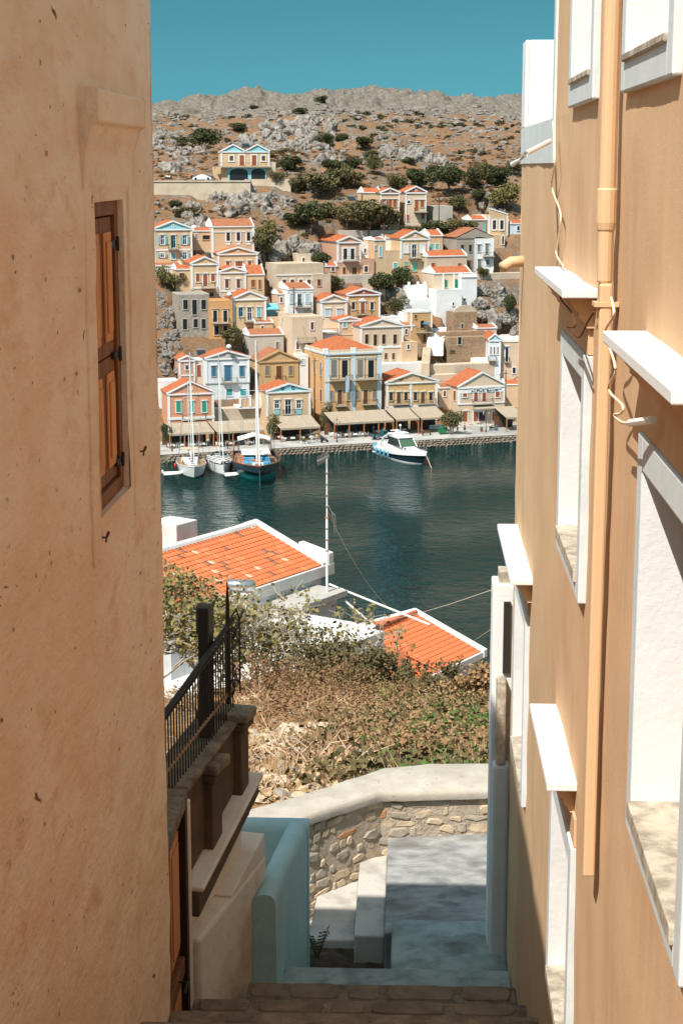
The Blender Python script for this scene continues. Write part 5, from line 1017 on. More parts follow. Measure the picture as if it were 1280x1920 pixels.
# scattered loose stones and scrub as stuff
def merged(name, meshes, places, m):
    V_, F_, b = [], [], 0
    data = []
    for me in meshes:
        data.append(([v.co.copy() for v in me.vertices], [tuple(p.vertices) for p in me.polygons]))
    for k, (loc, rz, s) in enumerate(places):
        vs, fs = data[k % len(data)]; c, sn = cos(rz), sin(rz)
        V_ += [(loc[0]+(v.x*c-v.y*sn)*s[0], loc[1]+(v.x*sn+v.y*c)*s[1], loc[2]+v.z*s[2]) for v in vs]; F_ += [tuple(b+i for i in f) for f in fs]; b += len(vs)
    me = bpy.data.meshes.new(name); me.from_pydata(V_, [], F_); me.materials.append(m); o = bpy.data.objects.new(name, me); COL.objects.link(o); o['kind'] = 'stuff'; return o
small = [rock_mesh('pebble', 20+i, 1) for i in range(5)]
pl = []
for i in range(7000):
    y = 345+(700-345)*rr.random()**1.25; x = rr.uniform(-64, 64)*y/500*1.05; D = y-shear(y)*x
    if D < 352 or D > 640 or inside_foot(x, y): continue
    dn = fbm((x*.05, y*.035, 4), 3)
    if dn < -.10+.25*rr.random()-.2: continue
    s = rr.uniform(.22, .75)*(1.0+max(0, (y-420))/220)*(1.5 if rr.random() < .08 else 1); pl.append(((x, y, terr(x, y)), rr.uniform(0, 6), (s*1.3, s, s*.7)))
merged('loose_rocks', small, pl, M['rock'])
# leaf clump meshes
def crown_mesh(name, seed, n, leaf, m, lobes=9, flat=.8, fill=.35):
    r_ = random.Random(seed); L = [(r_.uniform(-.55, .55), r_.uniform(-.55, .55), r_.uniform(-.4, .5)*flat, r_.uniform(.32, .55)) for _ in range(lobes)]+[(0, 0, 0, .6)]
    mb = MB()
    for i in range(n):
        c = r_.choice(L); u = r_.uniform(-1, 1); a = r_.uniform(0, 2*pi); q = sqrt(1-u*u); rad = c[3]*(r_.uniform(.82, 1.08) if r_.random() > fill else r_.uniform(.3, 1))
        p = Vector((c[0]+rad*q*cos(a), c[1]+rad*q*sin(a), c[2]+rad*u*flat)); d1 = Vector((r_.gauss(0, 1), r_.gauss(0, 1), r_.gauss(0, .7))).normalized(); d2 = d1.cross(Vector((r_.gauss(0, 1), r_.gauss(0, 1), r_.gauss(0, 1)))).normalized(); l = leaf*r_.uniform(.6, 1.3)
        mb.quad(p-d1*l, p+d2*l*.55, p+d1*l, p-d2*l*.55)
    return mb.mesh(name, M[m] if isinstance(m, str) else m)
CRD = [crown_mesh('crown', i, 2200, .085, 'leafd') for i in range(3)]; CRO = [crown_mesh('crown', 10+i, 2000, .085, 'leafo', 10) for i in range(3)]; CRY = [crown_mesh('crown', 30, 1500, .10, 'leafy', 10)]
def trunk_mesh(seed):
    r_ = random.Random(seed); mb = MB(); top = Vector((r_.uniform(-.1, .1), r_.uniform(-.1, .1), .55)); mb.tube([(0, 0, -.3), (0.03, 0, .2), top], [.075, .06, .05], 6)
    for k in range(5):
        a = 2*pi*k/5+r_.uniform(-.3, .3); e = top+Vector((cos(a)*.45, sin(a)*.45, r_.uniform(.3, .7))); mb.tube([top-Vector((0, 0, r_.uniform(0, .2))), (top+e)/2+Vector((0, 0, .05)), e], [.035, .025, .01], 5)
    return mb.mesh('trunk', M['bark'], True)
TR = [trunk_mesh(i) for i in range(3)]
TREES = [  # px, base y, width px, height px, kind, where
 (378, 282, 62, 50, 'd', 'wide dark tree left of the hilltop villa'), (540, 318, 50, 34, 'd', 'dark green tree touching the right side of the villa'), (608, 268, 40, 34, 'd', 'round dark bush among boulders above the villa'), (640, 262, 30, 22, 'd', 'dark bush right of the boulder field'),
 (680, 280, 40, 26, 'd', 'low dark bush at the foot of the orange slope'), (700, 330, 36, 46, 'o', 'tall grey green tree left of the concrete wall'), (605, 362, 80, 52, 'o', 'wide olive tree right of the villa garden'), (650, 350, 60, 44, 'o', 'olive tree in the middle of the dark grove'), (582, 440, 66, 68, 'd', 'rounded deep green tree above the pink house'),
 (745, 350, 44, 36, 'o', 'olive tree behind the orange twins'), (790, 352, 56, 44, 'd', 'dark tree in front of the concrete wall'), (840, 365, 70, 60, 'd', 'broad dark tree right of the concrete wall'), (885, 350, 50, 44, 'o', 'olive tree at the top of the right grove'), (930, 350, 50, 40, 'd', 'dark tree near the right rock'), (945, 395, 60, 50, 'y', 'yellow green prickly pear thicket at the right'), (965, 330, 30, 30, 'd', 'small dark tree against the right wall'),
 (690, 440, 90, 68, 'o', 'large grey olive tree above the pink house roof'), (725, 432, 50, 48, 'o', 'olive tree beside the orange twins'), (650, 425, 50, 46, 'o', 'ragged tree behind the pink house'), (770, 445, 40, 24, 'o', 'low bush under the orange twins'), (815, 440, 60, 30, 'd', 'dark hedge tree under the round tower'), (865, 440, 60, 34, 'o', 'olive tree right of the round tower'), (495, 490, 48, 60, 'o', 'yellowish tree right of the three window house'), (500, 450, 40, 40, 'y', 'pale tree on the rocky slope above the town'),
 (310, 545, 40, 46, 'y', 'yellow green tree at the left edge'), (330, 540, 30, 30, 'o', 'small olive tree by the left cliff'), (715, 560, 54, 54, 'd', 'dark spiky tree below the tall tan house'), (755, 540, 48, 42, 'd', 'round dark bush in front of the mint shutters'), (630, 545, 30, 32, 'd', 'dark bush beside the pink house wall'), (600, 500, 44, 32, 'd', 'bush on the white building roof line'), (740, 590, 44, 38, 'o', 'ragged bush beside the white steps'),
 (440, 660, 56, 50, 'o', 'ragged tree behind the pale blue grey house'), (955, 600, 30, 54, 'd', 'dark tree in the brown gully at the right'), (925, 345, 30, 24, 'y', 'pale cactus clump on the right slope'), (560, 350, 40, 30, 'o', 'bush on the slope below the villa road'), (400, 350, 30, 12, 'o', 'low bush under the villa road'), (345, 265, 22, 14, 'd', 'dark shrub on the left ridge flank'), (600, 196, 26, 18, 'd', 'dark tree near the ridge line'), (475, 205, 24, 12, 'd', 'dark shrub below the ridge'), (700, 300, 34, 22, 'd', 'shrub on the boulder terrace'), (870, 230, 14, 12, 'd', 'lone dark shrub on the orange slope'),
 (660, 318, 44, 26, 'd', 'dark bush right of the wide olive tree'), (520, 345, 34, 26, 'o', 'olive bush below the villa drive'), (625, 330, 46, 34, 'd', 'dark tree above the wide olive tree'), (765, 310, 26, 18, 'd', 'dark shrub just left of the concrete wall top'), (815, 330, 40, 34, 'd', 'dark tree touching the right of the concrete wall'), (905, 335, 44, 34, 'o', 'olive tree on the upper right bank'), (860, 395, 44, 36, 'o', 'olive tree behind the round tower'), (895, 378, 34, 26, 'd', 'dark bush left of the slanted parapet'), (548, 425, 34, 30, 'd', 'dark bush left of the rounded green tree'), (615, 405, 50, 36, 'o', 'olive tree left of the ragged tree'), (675, 400, 40, 26, 'd', 'dark undergrowth by the water tank'), (345, 405, 44, 20, 'o', 'scrubby bush below the road wall at the left'), (420, 400, 30, 18, 'o', 'scrubby bush above the straight cornice'), (500, 300, 30, 20, 'o', 'scrub behind the villa right wall'), (450, 240, 40, 18, 'd', 'dark scrub patch on the left ridge flank'), (520, 225, 34, 14, 'o', 'scrub patch under the highest crag'), (560, 215, 30, 14, 'd', 'dark scrub patch under the ridge notch'), (660, 230, 34, 12, 'o', 'scrub line above the orange slope'), (330, 385, 30, 18, 'd', 'dark bush at the left below the road wall'), (905, 520, 26, 22, 'o', 'bush on the long grey terrace wall'), (840, 665, 30, 16, 'o', 'bush on the brown rubble terrace'), (560, 515, 30, 18, 'o', 'bush at the white building roof'), (470, 610, 26, 20, 'o', 'climbing plant under the bright blue shutters'),
 (845, 815, 40, 50, 'o', 'loose olive tree on the quay beside the bank'), (505, 790, 26, 60, 'y', 'leafy shrub climbing beside the stair lane on the quay'), (512, 825, 26, 50, 'y', 'bright leafy bush by the quay awning'), (315, 840, 24, 50, 'd', 'dark small tree on the left quay'), (612, 812, 26, 60, 'y', 'drooping plant by the mansion corner')]
for k, (px, py, wp, hp, kd, lab) in enumerate(TREES):
    g = onz(px, py, 1.5) if py > 785 else hit(px, py); 
    if py <= 785: g.z = min(g.z, terr(g.x, g.y)) if not inside_foot(g.x, g.y) else g.z
    W_ = wp*g.y/F; H_ = hp*g.y/F*.97
    t = thing('tree' if hp > 26 else 'shrub', lab+('' if len(lab.split()) > 3 else ' on the slope'), 'tree' if hp > 26 else 'shrub', g, 0)
    CR = {'d': CRD, 'o': CRO, 'y': CRY}[kd]; low = py > 785 or hp > 44; zc = H_*(.60 if low else .5)
    c = inst('crown', CR[k % len(CR)], t, (0, 0, zc), (0, 0, rr.uniform(0, 6)), (W_*.58, W_*.5, H_*(.54 if low else .62)))
    inst('trunk', TR[k % 3], t, (0, 0, 0), (0, 0, rr.uniform(0, 6)), (H_*.5, H_*.5, H_*.55))
sc_m = [crown_mesh('scrub_clump', 50+i, 130, .22, 'scrub', 5) for i in range(3)]
pl = []
for i in range(1500):
    y = 350+350*rr.random(); x = rr.uniform(-64, 64)*y/500*1.05; D = y-shear(y)*x
    if D < 352 or D > 630 or inside_foot(x, y): continue
    if fbm((x*.04+9, y*.025, 4), 3) < .05*rr.random(): continue
    s = rr.uniform(.35, 1.0)*(1+max(0, y-420)/240); pl.append(((x, y, terr(x, y)+s*.3), rr.uniform(0, 6), (s*1.4, s*1.1, s*.8)))
merged('hillside_scrub', sc_m, pl, M['scrub'])
cl_m = [crown_mesh('grass_clump', 60+i, 90, .22, mat('rusty_dry_brush', (.22, .115, .05), .95, (.16, .09, .045), 1), 5) for i in range(3)]
pl = []
for i in range(1600):
    y = 350+120*rr.random(); x = rr.uniform(-50, 52)*y/500*1.1; D = y-shear(y)*x
    if D < 352 or inside_foot(x, y): continue
    s = rr.uniform(.35, .9); pl.append(((x, y, terr(x, y)+s*.2), rr.uniform(0, 6), (s*1.4, s*1.1, s*.7)))
merged('dry_brush', cl_m, pl, mat('rusty_dry_brush', (.22, .115, .05)))
# ================================================================ boats
HW = mat('white_gelcoat', (.72,.73,.72), .3, spec=.5); HN = mat('navy_hull_paint', (.012,.03,.04), .25, spec=.6); HT = mat('turquoise_antifouling', (.03,.30,.30), .5); TEAK = mat('teak_deck', (.36,.22,.12), .7, (.28,.17,.09), 3)
VARN = mat('varnished_wood', (.20,.07,.03), .35, spec=.5); STEEL = mat('stainless_steel', (.6,.6,.6), .25, metal=.9); SAILC = mat('grey_canvas', (.62,.62,.60), .85); BLUEC = mat('blue_canvas', (.08,.30,.46), .8); GLASS = mat('smoked_glass', (.015,.03,.035), .08, spec=.7); GREENG = mat('green_tinted_glass', (.06,.12,.07), .1, spec=.7)
REDF = mat('red_fender', (.55,.04,.03), .4); ORANGEP = mat('orange_paint', (.60,.17,.05), .5)
def hull(par, L, B, hs, hb, mats, sternw=.82, rake=1.2, n=16, boot=.12, full=.55, name='hull'):
    """bow at +x; mats = (topside, boot stripe, bottom)"""
    rows = []
    for i in range(n+1):
        t = i/n; b = B/2*(sternw+(1-sternw)*sin(pi/2*min(1, t/.45)) if t < .45 else (1-((t-.45)/.55)**(1/full if full > 1 else 2.2))); b = max(b, .015)
        sh = hs+(hb-hs)*t**1.8; x = L*t
        R_ = [(0, -.7*(1-t**3)), (b*.55, -.55*(1-t**3)), (b*.82, -.06), (b*.86, boot), (b*.93, boot+(sh-boot)*.55), (b, sh)]
        rows.append([(x*(1-rake/L*(1-(z+.7)/(sh+.7))*t**3), y, z) for y, z in R_])
    for k, (a, c) in enumerate(((0, 3), (3, 3), (3, 6))): pass
    mb = MB(); m_ = len(rows[0])
    for s in (1, -1):
        vs = [(x, y*s, z) for r in rows for x, y, z in r]; base = len(mb.v); mb.v += vs
        for i in range(n):
            for k in range(m_-1):
                f = (i*m_+k, (i+1)*m_+k, (i+1)*m_+k+1, i*m_+k+1); f = f if s < 0 else f[::-1]
                mb.f.append(tuple(base+q for q in f)); mb.mi.append(2 if k < 2 else 1 if k == 2 else 0)
        mb.cur = 1
    st = rows[0]; mb.v += [(x, y, z) for x, y, z in st]+[(x, -y, z) for x, y, z in reversed(st)]; b0 = len(mb.v)-2*m_; mb.f.append(tuple(range(b0, b0+2*m_))); mb.mi.append(0)
    o = mb.build(name, mats, par, smooth=True); o.data.polygons[len(o.data.polygons)-1].use_smooth = False
    return rows
def deck(par, rows, m, drop=.06, name='deck', shrink=.97):
    mb = MB(); mb.grid([[(r[-1][0], r[-1][1]*shrink*k, r[-1][2]-drop+.05*(1-k*k)) for k in (-1, -.5, 0, .5, 1)] for r in rows]); return mb.build(name, m, par)
def rim(par, rows, m, r=.05, z=.02, name='gunwale'):
    mb = MB(); P_ = [Vector((q[-1][0], q[-1][1], q[-1][2]+z)) for q in rows]; Q = [Vector((p.x, -p.y, p.z)) for p in reversed(P_)]; mb.tube(P_+Q, r, 5); return mb.build(name, m, par)
def rails(par, rows, h, m=None, every=2, r=.018, name='guard_rail', i0=0):
    mb = MB(); P_ = [Vector((q[-1][0], q[-1][1]*.97, q[-1][2])) for q in rows[i0:]]
    for s in (1, -1):
        T = [Vector((p.x, p.y*s, p.z+h)) for p in P_]; mb.tube(T, r, 4); mb.tube([Vector((p.x, p.y, p.z-h*.5)) for p in T], r*.7, 4)
        for i in range(0, len(P_), every): mb.tube([Vector((P_[i].x, P_[i].y*s, P_[i].z)), T[i]], r, 4)
    return mb.build(name, m or STEEL, par)
def bx(par, name, x0, x1, y0, y1, z0, z1, m, bev=.03, **k): mb = MB(); mb.box(x0, x1, y0, y1, z0, z1); return mb.build(name, m, par, bevel=bev, **k)
def cabin(par, x0, x1, w0, w1, z0, z1, m, slope=.4, name='cabin'):
    mb = MB(); a, b = w0/2, w1/2; mb.add([(x0, -a, z0), (x1, -b, z0), (x1, b, z0), (x0, a, z0), (x0+.05, -a*.88, z1), (x1-slope, -b*.8, z1-.05), (x1-slope, b*.8, z1-.05), (x0+.05, a*.88, z1)], [(0, 3, 2, 1), (4, 5, 6, 7), (0, 1, 5, 4), (1, 2, 6, 5), (2, 3, 7, 6), (3, 0, 4, 7)]); return mb.build(name, m, par, bevel=.05)
BOW = {}
def anchor(t, L):
    p, d_ = BOW[t.name]; t.location = p-d_*L*t.scale[0]
def boat(name, label, cat, px0, py0, px1, py1, L=None, grp=None):
    a, b = onz(px0, py0, 0), onz(px1, py1, 0); dv = b-a; t = thing(name, label, cat, a, atan2(dv.y, dv.x), grp); BOW[t.name] = (b, dv.normalized()); return t, dv.length
def mast(par, x, z0, h, y=0, r=.09, spread=(.35, .6), L=12, B=4, boom=None, furl=None, hull_z=1.2):
    mb = MB(); mb.tube([(x, y, z0), (x-.1, y, z0+h)], [r, r*.7], 8); o = mb.build('mast', mat('mast_alloy', (.66,.66,.64), .4), par)
    for s in spread: k = MB(); k.tube([(x, y-B*.28, z0+h*s), (x, y, z0+h*s+.05), (x, y+B*.28, z0+h*s)], .03, 5); k.build('spreader', MATS['mast_alloy'], o)
    k = MB(); tops = Vector((x-.1, y, z0+h*.98))
    for q in ((L-.3, 0, hull_z+.2), (.2, 0, hull_z), (x-.3, B*.45, hull_z), (x-.3, -B*.45, hull_z)): k.tube([tops, q], .018, 4)
    for s in (-1, 1): k.tube([(x, s*B*.28, z0+h*spread[-1]), (x-.1, s*B*.44, hull_z)], .016, 4); k.tube([(x, s*B*.28, z0+h*spread[-1]), tops], .016, 4)
    k.build('rigging', STEEL, o)
    if boom: k = MB(); k.tube([(x-.1, y, z0+1.2), (x-boom, y, z0+1.3)], .07, 6); k.tube([(x-.2, y, z0+1.38), (x-boom*.5, y, z0+1.5), (x-boom, y, z0+1.4)], [.2, .17, .1], 7); k.build('boom', furl or SAILC, par)
    return o
# --- white sloop with teak deck
b, L = boat('sailing_boat', 'white ketch with tan teak side decks, nearest to the left wall', 'sailing boat', 352, 866, 364.5, 897); b.scale = (1.12,)*3
L = 14.0; r = hull(b, L, 4.7, 1.25, 1.9, [HW, HN, HW], .72, 1.5); deck(b, r, TEAK); rim(b, r, HW, .06); rails(b, r, .65); cabin(b, 3.5, 11, 3.0, 1.7, 1.15, 1.85, HW, .9)
for s in (-1, 1):
    for x in (4.6, 6.6, 8.4): bx(b, 'porthole', x, x+.9, s*1.28-.05 if s < 0 else 1.23-.1*(x-4)/4, s*1.28+.05 if s < 0 else 1.33-.1*(x-4)/4, 1.4, 1.6, GLASS, .01)
for x, w_ in ((5.2, .7), (7.6, .6), (9.6, .5)): bx(b, 'hatch', x, x+w_, -w_/2, w_/2, 1.82, 1.92, GLASS, .02)
bx(b, 'cockpit', .8, 3.3, -1.1, 1.1, 1.2, 1.5, TEAK); bx(b, 'bimini', .9, 3.4, -1.4, 1.4, 3.0, 3.1, mat('sand_canvas', (.48,.38,.26), .9), .04)
mast(b, 7.2, 1.3, 18.0, L=L, B=4.7, boom=4.6); mast(b, 1.6, 1.3, 12.5, L=L*.9, B=4, boom=2.4, spread=(.5,), r=.07)
mb = MB(); mb.tube([(L-.3, 0, 2.0), (7.3, 0, 17.8)], .10, 6); b2 = mb.build('furled_jib', SAILC, b)
for x, s in ((4, 1), (5, -1), (2.4, 1)): mb = MB(); mb.ball((x, s*2.5, .75), .2, .2, .42, 8, 6); mb.build('fender', REDF, b, smooth=True)
anchor(b, 13.2)
# --- white sloop with covers
b, L = boat('sailing_boat', 'white sloop with canvas wrapped deck and a dark sprayhood, middle of the three masted boats', 'sailing boat', 404, 860, 419.5, 890); b.scale = (1.1,)*3
L = 13; r = hull(b, L, 4.3, 1.2, 1.6, [HW, HW, HN], .85, .5); deck(b, r, HW); rails(b, r, .6)
mb = MB(); rows = []
for i in range(14): x = 4.2+i*.62; w_ = r[int(x/L*16)][-1][1]*.93; rows.append([(x, w_*k, 1.35+.035*x+.42*(1-k*k)+.07*sin(i*1.7+k*5)) for k in [-1+j/4 for j in range(9)]])
mb.grid(rows); mb.build('deck_cover', SAILC, b, smooth=True)
for i in range(4):
    x = 5+i*1.9; w_ = r[int(x/L*16)][-1][1]; mb = MB(); mb.tube([(x, w_*k*1.01, 1.45+.035*x+.42*(1-k*k)) for k in [-1+j/4 for j in range(9)]], .05, 4); mb.tube([(x, w_*1.02, 1.5), (x+.1, w_*.95, .4)], .04, 4); mb.tube([(x, -w_*1.02, 1.5), (x+.1, -w_*.95, .4)], .04, 4); mb.build('cover_strap', HN, b)
mb = MB(); mb.ball((3.6, 0, 1.5), 1.0, 1.45, .95, 12, 8); mb.build('sprayhood', HN, b, smooth=True)
bx(b, 'hood_window', 4.1, 4.62, -.8, .8, 1.75, 2.15, mat('clear_vinyl', (.35,.38,.38), .3), .05); bx(b, 'cockpit', .5, 2.8, -1.2, 1.2, 1.2, 1.45, TEAK)
mast(b, 6.2, 1.4, 17.5, L=L, B=4.3, boom=4.4); mb = MB(); mb.tube([(L-.2, 0, 1.8), (6.2, 0, 17)], .09, 6); mb.build('furled_jib', SAILC, b)
anchor(b, 12.7)
# --- gulet
b, L = boat('wooden_gulet', 'big wooden motor sailer with turquoise bottom, white deckhouse and blue sunbeds', 'boat', 471, 852, 485.5, 907)
L = 23; r = hull(b, L, 7.6, 2.0, 3.1, [HN, HT, HT], .86, 3.2, boot=1.25); rim(b, r, VARN, .12, .05); deck(b, r, TEAK, .45)
mb = MB()
for s in (1, -1): mb.grid([[(q[-1][0], (q[-1][1]+.03)*s, q[-1][2]-h_) for h_ in (0, .5, .95)] for q in r])
mb.build('black_band', HN, b); rails(b, r, .8, VARN, r=.035)
bx(b, 'deckhouse', 7.2, 12.2, -2.1, 2.1, 1.8, 3.3, HW, .08); bx(b, 'deckhouse_roof', 7.0, 12.6, -2.35, 2.35, 3.3, 3.42, HW, .05); bx(b, 'window_band', 12.19, 12.24, -1.8, 1.8, 2.45, 3.1, GLASS, .01)
for s in (-1, 1): bx(b, 'orange_post', 12.3, 12.55, s*2.15-.14, s*2.15+.14, 2.0, 3.3, ORANGEP, .02); bx(b, 'sunbed', 12.9, 15.4, s*1.25-.95, s*1.25+.95, 2.05, 2.5, BLUEC, .1); bx(b, 'cushion', 12.7, 13.1, s*1.25-.9, s*1.25+.9, 2.4, 3.0, BLUEC, .08)
bx(b, 'sunbed_base', 12.6, 16.2, -2.3, 2.3, 1.8, 2.06, HW, .05)
mb = MB(); mb.grid([[(1.4+4.6*i/6, 2.7*k, 4.6+.75*(1-abs(k))-.12*sin(pi*i/6)) for k in (-1, -.5, 0, .5, 1)] for i in range(7)]); mb.build('aft_awning', SAILC, b)
for x in (1.5, 5.9):
    for s in (-1, 1): mb = MB(); mb.tube([(x, s*2.6, 2.0), (x, s*2.6, 4.65)], .05, 5); mb.build('awning_post', VARN, b)
bx(b, 'aft_bench', 1.2, 5.6, -1.9, 1.9, 1.8, 2.3, TEAK); bx(b, 'wheelhouse_window', 6.8, 7.18, -1.9, 1.9, 2.4, 3.2, GLASS, .03)
mast(b, 14.6, 2.0, 20, y=0, r=.2, L=L, B=7, hull_z=2.6); mb = MB(); mb.tube([(L+.6, 0, 3.4), (15.2, 0, 19)], .13, 6); mb.build('furled_jib', SAILC, b)
mb = MB(); mb.tube([(14.3, .4, 2.3), (9.5, .5, 4.2)], .16, 6); mb.build('boom', HW, b); mb = MB(); mb.tube([(15.0, .25, 2.6), (14.9, .3, 12)], .05, 5); mb.build('red_halyard', REDF, b)
mb = MB(); mb.tube([(L-.8, 0, 3.2), (L+1.9, 0, 3.5)], .14, 6); mb.build('bowsprit', VARN, b); bx(b, 'windlass', 18.6, 19.5, -.5, .5, 2.5, 3.0, STEEL, .1); bx(b, 'fore_locker', 16.9, 18.3, -.9, .9, 2.4, 2.8, HW, .08)
mb = MB(); mb.tube([(13.0, -.9, 2.62), (15.5, .7, 2.75)], .12, 5); mb.build('folded_flag', ORANGEP, b)
mb = MB(); mb.tube([(1.5, 2.9, 2), (1.4, 3.0, 5.6)], .04, 5); mb.build('flag_staff', VARN, b); bx(b, 'ensign', .9, 1.9, 2.95, 3.0, 5.2, 5.8, BLUEC, .02)
mb = MB(); mb.tube([(L+.2, 0, 2.6), (L+.5, 0, -.5)], .05, 4); mb.build('anchor_chain', STEEL, b)
b.scale = (1.1,)*3; anchor(b, 20.5)
# --- motor yacht
b, L = boat('motor_yacht', 'white motor yacht with dark hull sides and blue fenders moored at the right', 'motor yacht', 706, 845, 789, 873); b.scale = (1.2,)*3
L = 14.2; r = hull(b, L, 4.5, 1.35, 2.2, [HN, HW, HT], .9, 2.4, boot=.38)
mb = MB()
for s in (1, -1): mb.grid([[(q[-1][0], (q[-1][1]+.035)*s, q[-1][2]+h_) for h_ in (.06, -.2, -.42)] for q in r])
mb.build('white_sheer_band', HW, b); deck(b, r, HW, -.02); rails(b, r, .62, i0=3)
cabin(b, 4.2, 11.6, 3.3, 1.6, 1.4, 2.35, HW, 1.4, 'coachroof')
mb = MB(); z0, z1 = 2.3, 3.5; mb.add([(8.2, -1.35, z0), (8.2, 1.35, z0), (7.0, 1.2, z1), (7.0, -1.2, z1)], [(0, 1, 2, 3)]); mb.build('windscreen', GREENG, b)
for s in (-1, 1):
    mb = MB(); mb.prism([(8.1, s*1.42, z0), (7.0, s*1.25, z1), (4.4, s*1.35, z1), (3.6, s*1.5, z0)], (0, -.04*s, 0)); mb.build('side_window', GLASS, b)
    mb = MB(); mb.tube([(8.25, s*1.4, z0-.02), (7.0, s*1.24, z1), (6.9, s*1.2, z1+.05)], .07, 5); mb.build('screen_pillar', HW, b)
    mb = MB(); mb.tube([(2.0, s*1.9, 1.9), (2.9, s*1.75, 3.2), (4.2, s*1.5, 3.9), (5.6, s*1.2, 4.05)], [.14, .16, .14, .1], 6); mb.build('radar_arch', HW, b)
mb = MB(); mb.grid([[(4.0+3.2*i/6, 1.55*k*(1-.12*i/6), z1+.32-.16*(i/6)**2-.12*k*k) for k in [-1+j/4 for j in range(9)]] for i in range(7)]); mb.grid([[(4.0+3.2*i/6, 1.5*k*(1-.12*i/6), z1+.02) for k in (1, 0, -1)] for i in range(7)]); mb.build('hardtop', HW, b, smooth=True)
bx(b, 'hardtop_edge', 3.9, 7.25, -1.42, 1.42, z1-.02, z1+.16, HW, .07); bx(b, 'arch_top', 3.7, 4.5, -1.5, 1.5, 3.85, 4.02, HW, .07)
mb = MB(); mb.lathe([(.3, 4.02), (.38, 4.15), (.36, 4.4), (.1, 4.5)], (4.1, 0, 0), 10); mb.build('radar_dome', HW, b, smooth=True); bx(b, 'radar_bar', 3.9, 4.2, -1.1, -.3, 4.3, 4.45, HW, .04); bx(b, 'locker', 4.6, 5.3, .3, .9, 3.85, 4.25, HW, .05)
mb = MB(); mb.tube([(5.3, 0, 3.8), (5.2, 0, 5.2)], .05, 5); mb.ball((5.2, 0, 5.25), .22, n=8); mb.build('aerial', HW, b)
bx(b, 'fore_hatch', 8.9, 10.2, -.75, .75, 2.2, 2.27, GLASS, .02); bx(b, 'seat', 5.0, 6.4, -1.1, 1.1, 1.9, 2.7, mat('pale_green_seat', (.30,.40,.22), .7), .08)
for y in (-1.1, 1.1): bx(b, 'small_hatch', 8.6, 9.1, y-.2, y+.2, 2.22, 2.3, GLASS, .02)
bx(b, 'stern_locker', .3, 1.6, -1.7, 1.7, 1.35, 2.1, HW, .12); bx(b, 'swim_platform', -1.0, .05, -1.9, 1.9, .25, .45, HW, .06)
for x in (1.6, 3.0, 4.4, 5.8): mb = MB(); mb.ball((x, -2.42, .85), .22, .22, .62, 8, 6); mb.build('fender', BLUEC, b, smooth=True)
mb = MB(); mb.ball((-.3, -1.6, 1.2), .6, .6, .55, 8, 6); mb.build('stern_fender', BLUEC, b, smooth=True)
wire_ = MB(); wire_.tube([(L, .0, 1.7), (L+1.0, .6, -.6)], .05, 4); wire_.build('anchor_line', M['cable'], b)
anchor(b, 12.4)
# --- dinghies
def dinghy(label, px, py, rz, L=3.4, sc_=1):
    p = onz(px, py, 0); t = thing('inflatable_dinghy', label, 'dinghy', p, rz, 'inflatable dinghies on the water')
    mb = MB(); P_ = [(0, .75, .25), (L*.6, .75, .28), (L*.88, .5, .36), (L, 0, .42), (L*.88, -.5, .36), (L*.6, -.75, .28), (0, -.75, .25)]; mb.tube([Vector(p) for p in P_], .24, 8); mb.build('tube', mat('white_rubber', (.66,.66,.64), .6), t, smooth=True)
    bx(t, 'floor', .1, L*.85, -.6, .6, .05, .15, SAILC, .02); bx(t, 'transom', -.02, .08, -.7, .7, .1, .6, HW, .02); bx(t, 'outboard', -.35, -.02, -.16, .16, .35, .95, SAILC, .06); bx(t, 'seat', L*.35, L*.5, -.6, .6, .4, .46, SAILC, .02)
dinghy('small white inflatable dinghy floating by the left wall', 307, 891, .15); dinghy('grey inflatable dinghy under the bow of the middle sloop', 421, 893, .25, 3.0)
p = onz(524, 851, 0); t = thing('rowing_boat', 'small turquoise rowing boat lying between the big wooden boat and the quay', 'rowing boat', p, .3); hull(t, 3.6, 1.4, .45, .6, [HT, HW, HT], .7, .3, 8, .05)
# ================================================================ things on the quay
def gq(px, py): return onz(px, py, 1.52)
